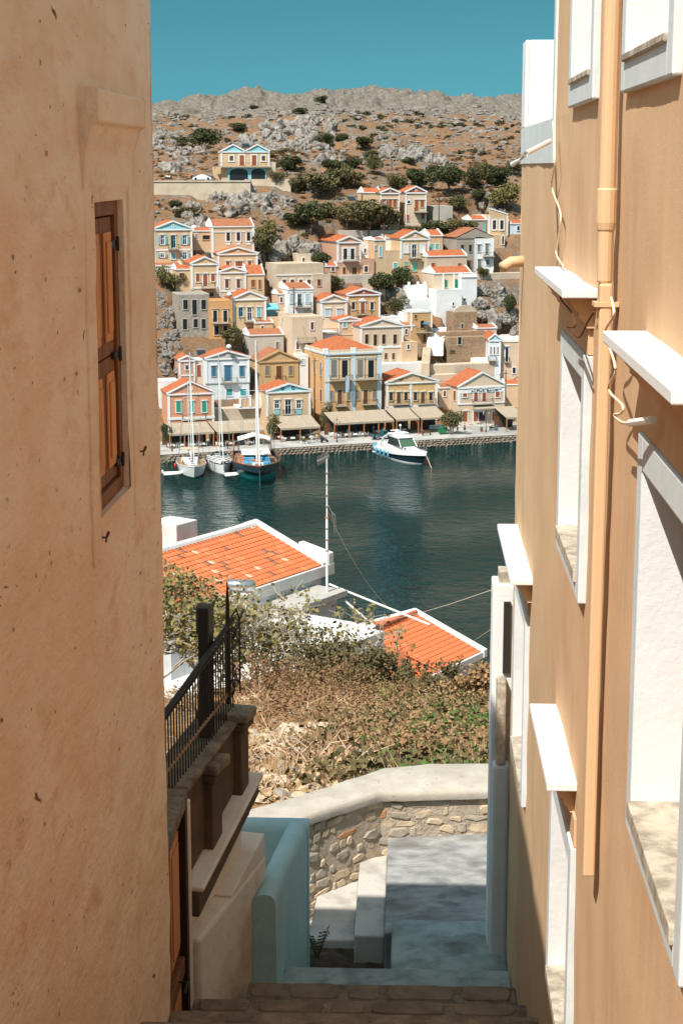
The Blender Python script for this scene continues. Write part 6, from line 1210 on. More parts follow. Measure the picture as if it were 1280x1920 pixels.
# people
SKIN = mat('skin', (.42,.25,.16), .6)
def skinmesh(name, verts, edges, rad, m, sub=1):
    me = bpy.data.meshes.new(name); me.from_pydata(verts, edges, []); o = bpy.data.objects.new(name, me); COL.objects.link(o)
    md = o.modifiers.new('s', 'SKIN'); 
    for i, r in enumerate(rad): me.skin_vertices[0].data[i].radius = (r, r) if not isinstance(r, tuple) else r
    me.skin_vertices[0].data[0].use_root = True; s_ = o.modifiers.new('u', 'SUBSURF'); s_.levels = sub; s_.render_levels = sub
    bpy.context.view_layer.update(); ev = o.evaluated_get(bpy.context.evaluated_depsgraph_get()); r = bpy.data.meshes.new_from_object(ev); bpy.data.objects.remove(o); r.name = name; r.materials.clear(); r.materials.append(m)
    for p in r.polygons: p.use_smooth = True
    return r
def person(label, p, rz, shirt, trou, hair, walk=.25, skirt=False, bag=False, sit=False):
    t = thing('person', label, 'person', p, rz); s = walk; hz = .93 if not sit else .50
    kn = (lambda sg: ((.42, sg*.11, hz) if sit else (.0+s*.35*sg, sg*.10, .50))); an = (lambda sg: ((.42, sg*.11, .08) if sit else (s*sg*.9-.02, sg*.10, .09)))
    V_ = [(0, 0, hz+.04), (0, 0, hz+.28), (.01, 0, hz+.50), (.0, 0, hz+.60), (.02, 0, hz+.72), (.03, 0, hz+.80)]
    E = [(0, 1), (1, 2), (2, 3), (3, 4), (4, 5)]; Rd = [.14, .13, (.12, .17), .055, .095, .075]
    for sg in (1, -1):
        b_ = len(V_); V_ += [(.0, sg*.09, hz-.04), kn(sg), an(sg), (an(sg)[0]+.14, an(sg)[1], .04)]; E += [(0, b_), (b_, b_+1), (b_+1, b_+2), (b_+2, b_+3)]; Rd += [.085, .06, .04, .035]
    for sg in (1, -1):
        b_ = len(V_); V_ += [(.0, sg*.19, hz+.48), (-s*.3*sg, sg*.25, hz+.22), (.10-s*.5*sg, sg*.24, hz+.0), (.13-s*.55*sg, sg*.24, hz-.09)]; E += [(2, b_), (b_, b_+1), (b_+1, b_+2), (b_+2, b_+3)]; Rd += [.05, .04, .03, .035]
    inst('body', skinmesh('body', V_, E, Rd, SKIN), t)
    sv = [V_[0], V_[1], V_[2], V_[14], V_[18], V_[15], V_[19]]; k1 = skinmesh('shirt', sv, [(0, 1), (1, 2), (2, 3), (2, 4), (3, 5), (4, 6)], [.155, .15, (.14, .19), .075, .075, .06, .06], mat('cloth_'+shirt[0], shirt[1], .9)); inst('shirt', k1, t)
    if skirt: mb = MB(); mb.lathe([(.16, hz+.1), (.22, hz-.2), (.27, hz-.45)], n=10); mb.build('skirt', mat('cloth_'+trou[0], trou[1], .9), t)
    else: inst('trousers', skinmesh('trousers', [V_[0], V_[6], V_[7], V_[8], V_[10], V_[11], V_[12]], [(0, 1), (1, 2), (2, 3), (0, 4), (4, 5), (5, 6)], [.16, .105, .08, .06, .105, .08, .06], mat('cloth_'+trou[0], trou[1], .9)), t)
    mb = MB(); mb.ball((.01, 0, hz+.80), .105, .10, .10, 8, 6); mb.ball((-.04, 0, hz+.73), .08, .095, .11, 8, 5); mb.build('hair', mat('hair_'+hair[0], hair[1], .8), t, smooth=True)
    mb = MB(); mb.ball((.125, 0, hz+.735), .018, .014, .02, 5, 4); mb.ball((.112, .035, hz+.76), .009, n=5, m=4); mb.ball((.112, -.035, hz+.76), .009, n=5, m=4); mb.build('face', SKIN, t)
    if bag: mb = MB(); mb.box(-.28, -.13, -.13, .13, hz+.12, hz+.5); mb.build('backpack', HM['redbrown'], t, bevel=.04)
    return t
Wh, Gy, Dk, Yl, Bl, Rd_ = ('white', (.7, .7, .68)), ('grey', (.25, .27, .28)), ('dark', (.03, .03, .035)), ('yellow', (.60, .42, .12)), ('blue', (.10, .22, .36)), ('red', (.45, .07, .05))
DH, BH = ('dark', (.03, .02, .015)), ('brown', (.14, .08, .04))
PE = [('person in white shirt and pale trousers walking by the palm planter', 584, 831, -1.2, Wh, ('pale', (.55, .56, .55)), DH), ('person in a yellow shirt beside the parked scooter', 594, 829, -1.9, Yl, Gy, BH), ('person in white top and dark shorts under the quay olive tree', 848.7, 811, .4, Wh, Dk, DH), ('person in grey shirt and dark trousers second from the olive tree', 857, 811, -.3, ('pale blue', (.45, .52, .56)), Dk, BH),
      ('person in a dark red dress walking alone before the bank', 870.5, 810, -2.6, Rd_, Dk, DH), ('person in blue standing by the quay palm tub', 652, 820, -1.5, Bl, Bl, BH), ('person with a red pack on the quay behind the middle sloop', 427, 842, 1.0, Rd_, Dk, DH), ('person in pale clothes near the restaurant front tables', 700, 813, 2.6, Wh, Gy, BH)]
for i, (lab, px, py, rz, a, c, hh_) in enumerate(PE): person(lab, gq(px, py), rz, a, c, hh_, .22 if i % 3 != 1 else .06, skirt=(i == 4), bag=(i == 6))
# pickup
p = gq(697, 824); t = thing('pickup_truck', 'dark blue green pickup truck parked behind the motor yacht', 'pickup truck', p, TOWN+.03); TB = mat('truck_paint', (.02,.10,.13), .25, spec=.6)
mb = MB(); y0, y1 = -.85, .85
mb.prism([(-.1, y0, .55), (5.0, y0, .55), (5.0, y0, .98), (4.85, y0, 1.08), (3.5, y0, 1.15), (3.45, y0, 1.15), (1.95, y0, 1.12), (-.1, y0, 1.12)], (0, 1.7, 0)); mb.build('body', TB, t, bevel=.05)
mb = MB(); mb.prism([(1.95, -.72, 1.12), (3.55, -.72, 1.14), (3.05, -.66, 1.68), (2.1, -.66, 1.68)], (0, 1.42, 0)); mb.build('cab', TB, t, bevel=.05)
mb = MB(); mb.prism([(2.1, -.74, 1.16), (3.35, -.74, 1.17), (2.98, -.69, 1.58), (2.18, -.69, 1.58)], (0, .03, 0)); mb.prism([(2.1, .74, 1.16), (3.35, .74, 1.17), (2.98, .69, 1.58), (2.18, .69, 1.58)], (0, -.03, 0)); mb.quad((3.5, -.65, 1.2), (3.5, .65, 1.2), (3.1, .6, 1.62), (3.1, -.6, 1.62)); mb.build('window', GLASS, t)
mb = MB(); mb.box(.0, 1.85, -.72, .72, 1.122, 1.126); mb.build('load_bed', HM['dark'], t)
for x in (.9, 4.0):
    for s in (-1, 1):
        mb = MB(); mb.tube([(x, s*.72, .34), (x, s*.9, .34)], .34, 14); w_ = mb.build('wheel', mat('tyre_rubber', (.015,.015,.015), .8), t); mb = MB(); mb.tube([(x, s*.88, .34), (x, s*.915, .34)], .2, 10); mb.build('rim', STEEL, w_)
        mb = MB(); mb.tube([(x+.42*cos(a), s*.87, .36+.42*sin(a)) for a in [pi*j/8 for j in range(9)]], .05, 5); mb.build('wheel_arch', STEEL, t)
for s in (-1, 1): bx(t, 'headlight', 4.98, 5.03, s*.65-.14, s*.65+.14, .78, .95, HW, .01); bx(t, 'tail_light', -.13, -.09, s*.75-.08, s*.75+.08, .75, 1.0, REDF, .01)
bx(t, 'bumper', -.22, -.1, -.8, .8, .45, .6, STEEL, .02); bx(t, 'bumper', 5.0, 5.12, -.82, .82, .42, .58, STEEL, .02)
# scooter
def scooter(label, p, rz, m):
    t = thing('scooter', label, 'scooter', p, rz)
    for x in (0, 1.2): mb = MB(); mb.tube([(x, -.06, .25), (x, .06, .25)], .25, 12); w_ = mb.build('wheel', MATS['tyre_rubber'], t)
    mb = MB(); mb.prism([(-.15, -.16, .45), (.5, -.16, .35), (.85, -.16, .3), (1.0, -.16, .75), (.9, -.16, .78), (.75, -.16, .45), (.5, -.16, .72), (-.2, -.16, .78)], (0, .32, 0)); mb.build('body', m, t, bevel=.04)
    bx(t, 'seat', -.2, .5, -.15, .15, .78, .88, HM['dark'], .03); mb = MB(); mb.tube([(1.2, 0, .25), (.98, 0, 1.0)], .035, 6); mb.tube([(.95, -.3, 1.02), (.98, 0, 1.0), (.95, .3, 1.02)], .025, 5); mb.build('handlebar', M['iron'], t)
scooter('dark scooter parked beside the person in yellow', gq(603, 830), .5, HM['dark']); scooter('black and white scooter parked on the road by the left wall below the villa', hit(312, 340)+Vector((0, 0, .6)), .3, HW); scooter('orange motorbike beside the covered car below the villa', hit(350, 339)+Vector((0, 0, .6)), .2, ORANGEP)
p = hit(361, 341)+Vector((0, 0, .55)); t = thing('covered_car', 'car under a pale silver cover beside the hilltop villa', 'car', p, .05); mb = MB()
mb.grid([[(4.6*i/14, 1.7*(j/8-.5)*(1 if 0 < i < 14 else .9), (0 if j in (0, 8) else (.62+.55*sin(pi*min(1, max(0, (i-2.5)/9)))**.7)*(.93 if j in (1, 7) else 1)+.03*sin(i*2.3+j*1.7))*(1 if 0 < i < 14 else .25)) for j in range(9)] for i in range(15)]); mb.build('cover', mat('silver_car_cover', (.45,.50,.52), .5), t, smooth=True)
for x in (.8, 3.7): mb = MB(); mb.tube([(x, -.86, .22), (x, -.7, .22)], .28, 10); mb.build('wheel', MATS['tyre_rubber'], t)
# dumpster, bins, benches, planters, lamps
p = gq(824, 815); t = thing('dumpster', 'green wheeled rubbish container on the quay', 'dumpster', p, TOWN); G_ = mat('dumpster_green', (.02,.17,.07), .5)
mb = MB(); mb.prism([(.08, 0, .2), (1.42, 0, .2), (1.5, 0, 1.2), (0, 0, 1.2)], (0, 1.0, 0)); mb.build('bin_body', G_, t, bevel=.05); bx(t, 'lid', -.05, 1.55, -.06, 1.06, 1.2, 1.36, G_, .06)
for x in (.25, 1.25): mb = MB(); mb.tube([(x, .1, .1), (x, .18, .1)], .1, 8); mb.build('wheel', MATS['tyre_rubber'], t)
for x in (.1, 1.35): bx(t, 'rib', x, x+.06, -.03, .0, .3, 1.15, G_, .005)
def bin_(label, px, py, m1, m2):
    t = thing('litter_bin', label, 'bin', gq(px, py)); mb = MB(); mb.lathe([(.25, 0), (.28, .8)], n=10); mb.build('bin_body', m1, t); mb = MB(); mb.lathe([(.29, .8), (.3, .92), (.12, 1.0)], n=10); mb.build('lid', m2, t)
bin_('round brown litter bin with a green lid left of the quay lamp', 902, 809, HM['brown'], HM['green']); bin_('tall blue litter bin near the quay palm', 930, 807, HM['dblue'], HM['dblue'])
def bench(label, px, py, w_, m):
    t = thing('park_bench', label, 'bench', gq(px, py), TOWN)
    for i in range(4): bx(t, 'seat_slat', 0, w_, .05+i*.11, .14+i*.11, .42, .46, m, .008)
    for i in range(3): bx(t, 'back_slat', 0, w_, .5, .54, .55+i*.14, .66+i*.14, m, .008)
    for x in (.1, w_-.16): bx(t, 'leg', x, x+.06, .05, .5, 0, .42, M['iron'], .005); bx(t, 'back_support', x, x+.05, .545, .58, .3, 1.0, M['iron'], .005)
bench('dark slatted bench on the quay left of the green container', 792, 817, 1.9, HM['brown'])
p = gq(805, 806); t = thing('white_counter', 'white slatted low counter under the peaked awning', 'counter', p, TOWN); [bx(t, 'board', 0, 3.0, 0, .5, .1+i*.3, .34+i*.3, HW, .02) for i in range(3)]
def lamp(label, px, py, h):
    t = thing('street_lamp', label, 'street lamp', gq(px, py)); mb = MB(); mb.lathe([(.16, 0), (.13, .4), (.06, .5), (.05, h)], n=8); mb.build('post', M['iron'], t)
    mb = MB(); mb.tube([(-.55, 0, h-.3), (0, 0, h-.15), (.55, 0, h-.3)], .03, 5); mb.tube([(0, 0, h), (0, 0, h+.5)], .03, 5); mb.build('arm', M['iron'], t)
    for x in (-.55, .55): mb = MB(); mb.lathe([(.06, h-.95), (.17, h-.5), (.19, h-.45), (.03, h-.28)], (x, 0, 0), 6); mb.build('lantern', mat('lantern_glass', (.35,.34,.3), .3), t)
lamp('two armed black lamp post on the quay before the mansion', 631.5, 829, 4.6); lamp('black lamp post on the quay before the bank', 910.5, 810, 4.4); lamp('black lamp post on the quay by the left wall', 323, 846, 4.6)
def palm(label, px, py, s=1, tub=True):
    t = thing('potted_palm', label, 'plant', gq(px, py)); mb = MB()
    if tub: bx(t, 'planter', -.7, .7, -.4, .4, 0, .4, HM['white'], .04)
    for k in range(22):
        a = 2*pi*k/22+rr.uniform(-.1, .1); l = s*rr.uniform(.8, 1.25); e = rr.uniform(.3, 1.1); pts = [Vector((cos(a)*l*u_*cos(e*(1-.6*u_)), sin(a)*l*u_*cos(e*(1-.6*u_)), .4+l*sin(e)*u_-l*.55*u_*u_)) for u_ in (0, .35, .7, 1)]
        for i in range(3): d_ = Vector((-sin(a), cos(a), 0))*(.09, .12, .08, .01)[i]; d2 = Vector((-sin(a), cos(a), 0))*(.09, .12, .08, .01)[i+1]; mb.quad(pts[i]-d_, pts[i]+d_, pts[i+1]+d2, pts[i+1]-d2)
    mb.build('frond', mat('palm_green', (.09,.10,.035), .7), t)
palm('spiky palm in a white box by the walking people', 570, 831, 1.5); palm('spiky palm in a white box right of the two armed lamp', 642, 820, 1.6); palm('low palm in a white box beside the blue bin', 920, 806, 1.4); palm('small palm tub behind the motor yacht', 768, 812, 1.1, False)
p = gq(618, 812); t = thing('orange_kayak', 'orange kayak leaning by the restaurant corner', 'kayak', p+Vector((0, 0, .1)), -.5); hull(t, 2.8, .8, .35, .45, [ORANGEP, ORANGEP, ORANGEP], .3, .2, 8, .05)
p = gq(779, 806); t = thing('ladder_rack', 'orange stepped display rack under the yellow house awning', 'rack', p, TOWN)
for x in (0, .5): bx(t, 'upright', x, x+.06, 0, .1, 0, 2.3, ORANGEP, .01)
for i in range(6): bx(t, 'shelf', .061, .5, -.15, .1, .25+i*.37, .30+i*.37, ORANGEP, .01)
# tables and chairs (one of each, then copies)
tb0 = thing('cafe_table', 'square cafe table with a white cloth under the quay awnings', 'table', (0, 0, 0), 0, 'cafe tables under the quay awnings')
bx(tb0, 'tabletop', -.42, .42, -.42, .42, .72, .76, HM['white'], .01); mb = MB(); [mb.quad(*q) for q in (((-.43, -.43, .45), (.43, -.43, .45), (.43, -.43, .74), (-.43, -.43, .74)), ((.43, -.43, .45), (.43, .43, .45), (.43, .43, .74), (.43, -.43, .74)), ((-.43, .43, .74), (.43, .43, .74), (.43, .43, .45), (-.43, .43, .45)), ((-.43, -.43, .74), (-.43, .43, .74), (-.43, .43, .45), (-.43, -.43, .45)))]; mb.build('cloth_drop', HM['white'], tb0)
mb = MB(); mb.tube([(0, 0, 0), (0, 0, .72)], .04, 6); mb.build('leg', M['iron'], tb0)
def chair0(m, lab):
    t = thing('cafe_chair', lab, 'chair', (0, 0, 0), 0, lab.split(' drawn')[0]+'s'); bx(t, 'seat', -.22, .22, -.22, .22, .42, .47, m, .01)
    bx(t, 'backrest', -.22, .22, .19, .23, .48, .92, m, .02)
    for x in (-.2, .17):
        for y in (-.2, .17): bx(t, 'leg', x, x+.035, y, y+.035, 0, .42, m, .003)
    return t
ch = [chair0(HM['white'], 'white cafe chair drawn up under the quay awnings'), chair0(HM['brown'], 'brown cafe chair drawn up under the quay awnings')]
s_ = Vector((cos(TOWN), sin(TOWN), 0)); n_ = Vector((sin(TOWN), -cos(TOWN), 0)); used = [0, 0, 0]
def put(k, o, p, rz):
    if used[k] == 0: place(o, p, rz); used[k] = 1
    else: dup(o, p, rz)
for (aw, w_, org), kk in zip(AW, (0, 1, 9, 1, 0, 0, 9)):
    if kk == 9: continue
    n = int(w_/1.9)
    for i in range(n):
        for row in range(2):
            if rr.random() < .15: continue
            p = org+s_*(.9+i*1.9+rr.uniform(-.1, .1))-n_*(.9+row*2.1)+Vector((0, 0, .03)); put(2, tb0, p, TOWN+rr.uniform(-.1, .1))
            for sg in (-1, 1):
                c = kk if rr.random() < .8 else 1-kk; put(c, ch[c], p+s_*sg*.62+n_*rr.uniform(-.1, .1), TOWN-sg*pi/2+pi*0+rr.uniform(-.3, .3))
# seated diners
for i, (px, py) in enumerate(((655, 803), (676, 801), (708, 799))):
    person(('diner in a white top seated left under the mansion awning', 'diner in dark clothes seated mid way under the mansion awning', 'diner in a blue shirt seated right under the mansion awning')[i], gq(px, py+8), .6*i, (Wh, Dk, Bl)[i], Gy, BH, .05, sit=True)
# utility poles and wires
def pole(label, px, pyb, pyt, m='bark', quay=False, arm=True):
    g = gq(px, pyb) if quay else hit(px, pyb); g.z = g.z-.5 if not quay else g.z; h_ = (pyb-pyt)*g.y/F+.5
    t = thing('utility_pole', label, 'utility pole', g, TOWN); mb = MB(); mb.tube([(0, 0, 0), (0, 0, h_)], [.16, .11], 7); mb.build('pole', mat('brown_pole_wood', (.13,.07,.045), .9), t)
    if arm: bx(t, 'crossarm', -.7, .7, -.05, .05, h_-.7, h_-.58, MATS['brown_pole_wood'], .005); [bx(t, 'insulator', x-.05, x+.05, -.04, .04, h_-.58, h_-.42, HM['white'], .01) for x in (-.6, 0, .6)]
    return g+Vector((0, 0, h_-.5))
P1 = pole('tall brown utility pole at the left corner of the mansion', 590, 800, 669); P2 = pole('dark utility pole at the right corner of the bank', 946, 795, 693); P3 = pole('utility pole rising above the cream side building', 551, 610, 538); P4 = pole('utility pole before the tall tan house', 719, 508, 421); P5 = pole('utility pole under the orange twins', 822, 436, 372); P6 = pole('utility pole right of the three window house', 478, 500, 448); P7 = pole('slim pole among the trees left of the twins', 678, 400, 362, arm=False); P8 = pole('slim pole on the boulder terrace', 734, 318, 296, arm=False)
def wires(lab, a, b, sag=1.2):
    mb = MB(); mb.tube([a+(b-a)*u_+Vector((0, 0, -4*sag*u_*(1-u_))) for u_ in [i/12 for i in range(13)]], .02, 3); o = mb.build('overhead_wire', M['iron']); tag(o, lab, 'wire')
wires('overhead wire from the mansion pole to the hill centre pole', P1, P3); wires('overhead wire from the mansion pole to the bank pole', P1, P2, 3); wires('overhead wire from the hill centre pole to the upper right pole', P3, P4, 2); wires('overhead wire up to the orange twins pole', P4, P5); wires('overhead wire to the three window house pole', P3, P6)
def dish(label, px, py, Y):
    p = at(px, py, Y); t = thing('satellite_dish', label, 'satellite dish', p, -.3); mb = MB(); mb.lathe([(.02, 0), (.35, .05), (.62, .18)], n=12); mb.v = [(x, -z-.1, y) for x, y, z in mb.v]; mb.build('bowl', HM['white'], t, smooth=True); mb = MB(); mb.tube([(0, 0, 0), (0, .1, -.6), (0, .1, -1.2)], .04, 5); mb.build('mount', M['iron'], t)
dish('white satellite dish right of the pale blue pediment at the left', 365, 427, 384); dish('white satellite dish on the roof edge above the bright blue shutters', 431, 553, 361); dish('white satellite dish behind the grey pediment with the ring', 430, 651, 346)
def heater(label, px, py, Y, s=1):
    p = at(px, py, Y); t = thing('solar_heater', label, 'water heater', p, TOWN); mb = MB(); mb.tube([(-.9*s, 0, .5*s), (.9*s, 0, .5*s)], .3*s, 10); mb.build('tank', STEEL, t); mb = MB(); mb.prism([(-.9*s, -1.3*s, -.5*s), (.9*s, -1.3*s, -.5*s), (.9*s, -.1, .4*s), (-.9*s, -.1, .4*s)], (0, 0, .08)); mb.build('panel', GLASS, t)
    for x in (-.8*s, .8*s): mb = MB(); mb.tube([(x, 0, -.6*s), (x, 0, .5*s)], .03, 4); mb.build('leg', M['iron'], t)
heater('rooftop solar heater between the villa pediments', 460, 273, 426); heater('dark solar panel heater on the roof left of the orange brown pediment', 393, 478, 382); heater('solar heater behind the pale blue grey house', 376, 660, 352); heater('silver water tank among the trees left of the twins', 657, 372, 410)
# ================================================================ tiled houses just below
EH = R(34)                                   # heading of the eaves
NX = Vector((cos(EH), -sin(EH), 0)); NY = Vector((sin(EH), cos(EH), 0))      # across the ridge (down slope), along the ridge away
NW = mat('aged_white_lime', (.66,.66,.64), .88, (.52,.52,.50), 1.2, .4, .7, bump=.3, bscale=6, streak=(.58,.56,.52))
NS = mat('grey_lime_wall', (.50,.52,.53), .9, (.40,.42,.43), 1.5, bump=.2, bscale=6)
TCOL = [mat('orange_clay_tile', (.58, .165, .062), .8, (.48, .13, .048), 5, bump=.3, bscale=20), mat('light_orange_clay_tile', (.62, .205, .09), .8, (.54, .17, .07), 5), mat('dull_clay_tile', (.50, .155, .07), .85, (.42, .14, .07), 5), mat('sooty_clay_tile', (.30, .12, .07), .9, (.16, .09, .06), 4), mat('pale_dusty_tile', (.62, .38, .26), .9)]
def tile_mesh(w_, l_):
    mb = MB(); xs_ = [0, .12, .22, .32, .48, .60, .72, .9, 1.0]; zs_ = [.02, .055, .068, .055, .02, .02, .03, .02, .02]     # interlocking profile along y (w), length down x
    top = [(0, x*w_, z+.018) for x, z in zip(xs_, zs_)]; bot = [(l_*1.06, x*w_, z+.046) for x, z in zip(xs_, zs_)]; low = [(l_*1.06, x*w_, .0) for x, z in zip(xs_, zs_)]
    mb.grid([top, bot, low]); return mb
def tiled_house(name, label, A, slope, half, Lr, nrow, ncol, weights, seed, y_front=0):
    """ridge starts at A (the far gable end) and runs towards -NY; x local = down slope side facing the camera"""
    rz = atan2(NX.y, NX.x); t = thing(name, label, 'house', A-Vector((0, 0, 5.6)), rz); H_ = 5.6     # local x=NX, y=NY
    rise = half*tan(slope); sl = half/cos(slope); rl = sl/nrow; tw_ = Lr/ncol
    mb = MB(); mb.prism([(-half, -Lr, -3), (half, -Lr, -3), (half, -Lr, H_-rise-.12), (0, -Lr, H_-.12), (-half, -Lr, H_-rise-.12)], (0, Lr, 0)); mb.build('wall', NS, t)
    base = MB(); base.add([(0, -Lr, H_-.04), (half, -Lr, H_-rise-.04), (half, 0, H_-rise-.04), (0, 0, H_-.04)], [(0, 1, 2, 3)]); base.add([(0, -Lr, H_), (-half, -Lr, H_-rise), (-half, 0, H_-rise), (0, 0, H_)], [(3, 2, 1, 0)]); rf = base.build('roof', TCOL[3], t)
    r_ = random.Random(seed); TM = {}
    for c in range(len(TCOL)): TM[c] = tile_mesh(tw_, rl).mesh('tile', TCOL[c])
    cnt = 0; rest = {}
    for i in range(nrow):
        for j in range(ncol):
            n1 = fbm((i*.25+seed, j*.18, 0), 3); c = 0
            z = r_.random()+n1*.5
            c = 1 if z > weights[0] else 2 if z < weights[1] else 0
            if weights[2] and fbm((i*.5, j*.5, seed+5), 2) > weights[2] and r_.random() < .6: c = 3
            if r_.random() < weights[3]: c = 4
            d_ = i*rl; loc = (d_*cos(slope), -Lr+j*tw_+r_.uniform(-.004, .004), H_-d_*sin(slope)-.03); rot = (r_.uniform(-.006, .006), slope+r_.uniform(-.008, .008)-.02, r_.uniform(-.012, .012))
            if cnt < 300 and j >= ncol-(300//nrow+1): inst('tile', TM[c], rf, loc, rot); cnt += 1
            else: rest.setdefault(c, []).append((loc, rot))
    mb = MB(); mats = TCOL
    for c, L_ in rest.items():
        src = tile_mesh(tw_, rl); mb.cur = c
        for loc, rot in L_:
            Mx = Matrix.Translation(loc) @ Matrix.Rotation(rot[1], 4, 'Y'); mb.add([Mx @ Vector(p) for p in src.v], src.f)
    if mb.v: o = mb.build('tile_field', mats, rf); o['kind'] = 'stuff'
    # far slope ribs
    mb = MB()
    for j in range(int(Lr/.42)):
        y = -Lr+.2+j*.42; mb.tube([(0, y, H_+.03), (-half, y, H_-rise+.03)], .06, 5, cap=False)
    mb.build('back_tiles', TCOL[2], rf)
    return t, rise, H_, half, Lr
# roof one
A1 = at(475, 983, 81); t, rise, H_, hf, Lr = tiled_house('house', 'near house with an old mottled orange tile roof and thick white verges', A1, R(21), 3.92, 11, 13, 42, (.92, .0, .40, .008), 3)
def verge(t, x0, z0, x1, z1, y0, y1, h=.12, m=None, th=.1): mb = MB(); mb.prism([(x0, y0, z0-.3), (x1, y0, z1-.3), (x1, y0, z1+h), (x0, y0, z0+h)], (0, y1-y0, 0)); return mb.build('verge', m or NW, t, bevel=.03)
verge(t, -.1, H_+.1, hf+.1, H_-rise+.02, .02, .42, .10); verge(t, -hf-.2, H_-rise, -.1, H_+.1, .02, .42, .10)
mb = MB(); mb.prism([(-.22, -Lr, H_-.02), (.26, -Lr, H_-.04), (.18, -Lr, H_+.12), (-.12, -Lr, H_+.14)], (0, Lr, 0)); mb.build('ridge_mortar', NW, t, bevel=.03)
mb = MB(); mb.box(hf-.02, hf+.16, -Lr-.3, .9, H_-rise-.55, H_-rise-.02); mb.build('eave_band', NW, t, bevel=.03)
mb = MB(); mb.prism([(hf-1.6, .43, H_-rise-.5), (hf+.15, .43, H_-rise-.5), (hf+.15, .43, H_-rise+.5), (hf-.1, .43, H_-rise+.55), (hf-1.6, .43, H_-rise+.85)], (0, .4, 0)); mb.build('corner_parapet', NW, t, bevel=.03)
mb = MB(); mb.box(-4.3, -2.6, -2.6, -1.0, 2.0, H_+.1); mb.build('roof_room', NW, t, bevel=.03)
verge(t, -.1, H_+.06, hf+.2, H_-rise, -Lr-.5, -Lr-.02, .12)
V2 = at(385, 1118, 74.5)
# its lower rake cut: the roof ends in a white verge seen over the shrub
# roof two
A2 = at(775, 1149, 84); t2, rise2, H2, hf2, Lr2 = tiled_house('house', 'near house with a clean bright orange tile roof and thin white verges', A2, R(20), 3.85, 7.0, 13, 30, (1.25, -.2, 0, .0), 9)
verge(t2, -.1, H2+.08, hf2+.2, H2-rise2, .02, .35, .1, HM['white']); verge(t2, -hf2, H2-rise2, -.1, H2+.08, .02, .35, .1, HM['white'])
mb = MB(); mb.box(hf2, hf2+.16, -Lr2-.1, .36, H2-rise2-.32, H2-rise2-.0); mb.build('fascia', HM['white'], t2, bevel=.02)
verge(t2, -.1, H2+.05, hf2+.2, H2-rise2, -Lr2-.3, -Lr2-.02, .1, HM['white'])
mb = MB(); [mb.tube([(.12, -Lr2+.35*j, H2+.05), (.12, -Lr2+.35*j+.36, H2+.07)], .12, 7) for j in range(20)]; mb.build('ridge_tiles', TCOL[2], t2)
# white block with flat roof in front, aerial stand, slab canopy, tank
P0 = at(719, 1183, 71); rz = atan2(NX.y, NX.x)
wb = thing('white_house', 'white flat roofed cube house behind the dark bush', 'house', P0-Vector((0, 0, 3.4)), rz)
mb = MB(); mb.box(-1.0, 0, -3.6, 0, -2, 3.4); mb.build('side_wall', NW, wb, bevel=.02); mb = MB(); mb.box(-9, -1.02, -4.2, 1.0, -2, 2.9); mb.build('wall', NW, wb, bevel=.02)
mb = MB(); mb.box(-9, -1.0, .65, 1.0, 2.9, 3.25); mb.box(-9, -1.0, -4.2, -3.9, 2.9, 3.2); mb.build('parapet', NW, wb, bevel=.02); mb = MB(); mb.box(-9.0, -4.2, -6.8, -4.25, -2.5, 1.6); mb.build('lower_block', HM['white'], wb, bevel=.02)
mb = MB(); mb.box(.5, 2.0, -1.6, -.4, -2, 1.0); mb.build('entrance_block', NS, wb, bevel=.02)
mb = MB(); mb.box(-5.5, -4.8, .0, .02, 1, 2); mb.build('window', HM['dark'], wb)
cs = thing('canopy_slab', 'grey cement canopy slab jutting from the mottled roof house over the water', 'canopy', at(600, 1100, 78), rz)
mb = MB(); mb.box(-2.4, 1.4, -3.4, .2, -.28, 0); mb.build('slab', mat('pale_cement_slab', (.46,.44,.40), .9, (.38,.36,.33), 2), cs, bevel=.02); mb = MB(); mb.box(-2.2, 1.0, -3.2, -.2, -4, -.29); mb.build('wall', NS, cs)
k = MB(); k.tube([(.3, .3, .1), (5.2, 1.2, -1.3)], .05, 6); k.tube([(1.3, .1, -.5), (2.8, .4, -1.6)], .05, 6); k.build('handrail', HM['white'], cs)
tk = thing('water_tank', 'shiny cylindrical water tank lying on a white stand above the shrub', 'water tank', at(452, 1110, 72), rz)
mb = MB(); mb.tube([(-.52, -.25, .30), (-.49, -.24, .30), (.49, .24, .30), (.52, .25, .30)], [.22, .25, .25, .22], 16); mb.build('tank', mat('polished_steel_tank', (.62,.63,.63), .22, metal=.9), tk, smooth=True); mb = MB(); mb.box(-.5, .5, -.3, .3, -1.2, -.02); mb.build('stand', NW, tk); mb = MB(); mb.tube([(.4, -.1, .05), (.4, -.3, -.9)], .03, 5); mb.build('pipe', REDF, tk)
# antenna mast beside the mottled roof
ap = at(613, 1105, 77); am = thing('antenna_mast', 'tall thin white aerial mast with a striped yagi head standing over the water', 'antenna', ap, .2)
hh = (1105-850)*77/F*1.0; mb = MB(); mb.tube([(0, 0, -.6), (0, 0, hh*.55)], .055, 8); mb.tube([(0, 0, hh*.55), (0, 0, hh)], .035, 8); mb.build('mast', HM['white'], am)
for z in [hh*(.3+.085*i) for i in range(8)]: mb = MB(); mb.tube([(0, 0, z-.03), (0, 0, z+.03)], .075, 8); mb.build('clamp', ORANGEP if z < hh*.62 and z > hh*.5 else STEEL, am)
mb = MB(); mb.tube([(-.45, 0, hh-.1), (.12, .1, hh+.15)], .02, 5)
for i in range(11): x = -.42+.05*i; mb.tube([(x, -.28, hh-.08+.022*i), (x, .28, hh-.08+.022*i)], .010, 4); mb.tube([(x, .02, hh-.3+.022*i), (x, .0, hh+.14+.022*i)], .010, 4)
mb.build('yagi_head', STEEL, am)
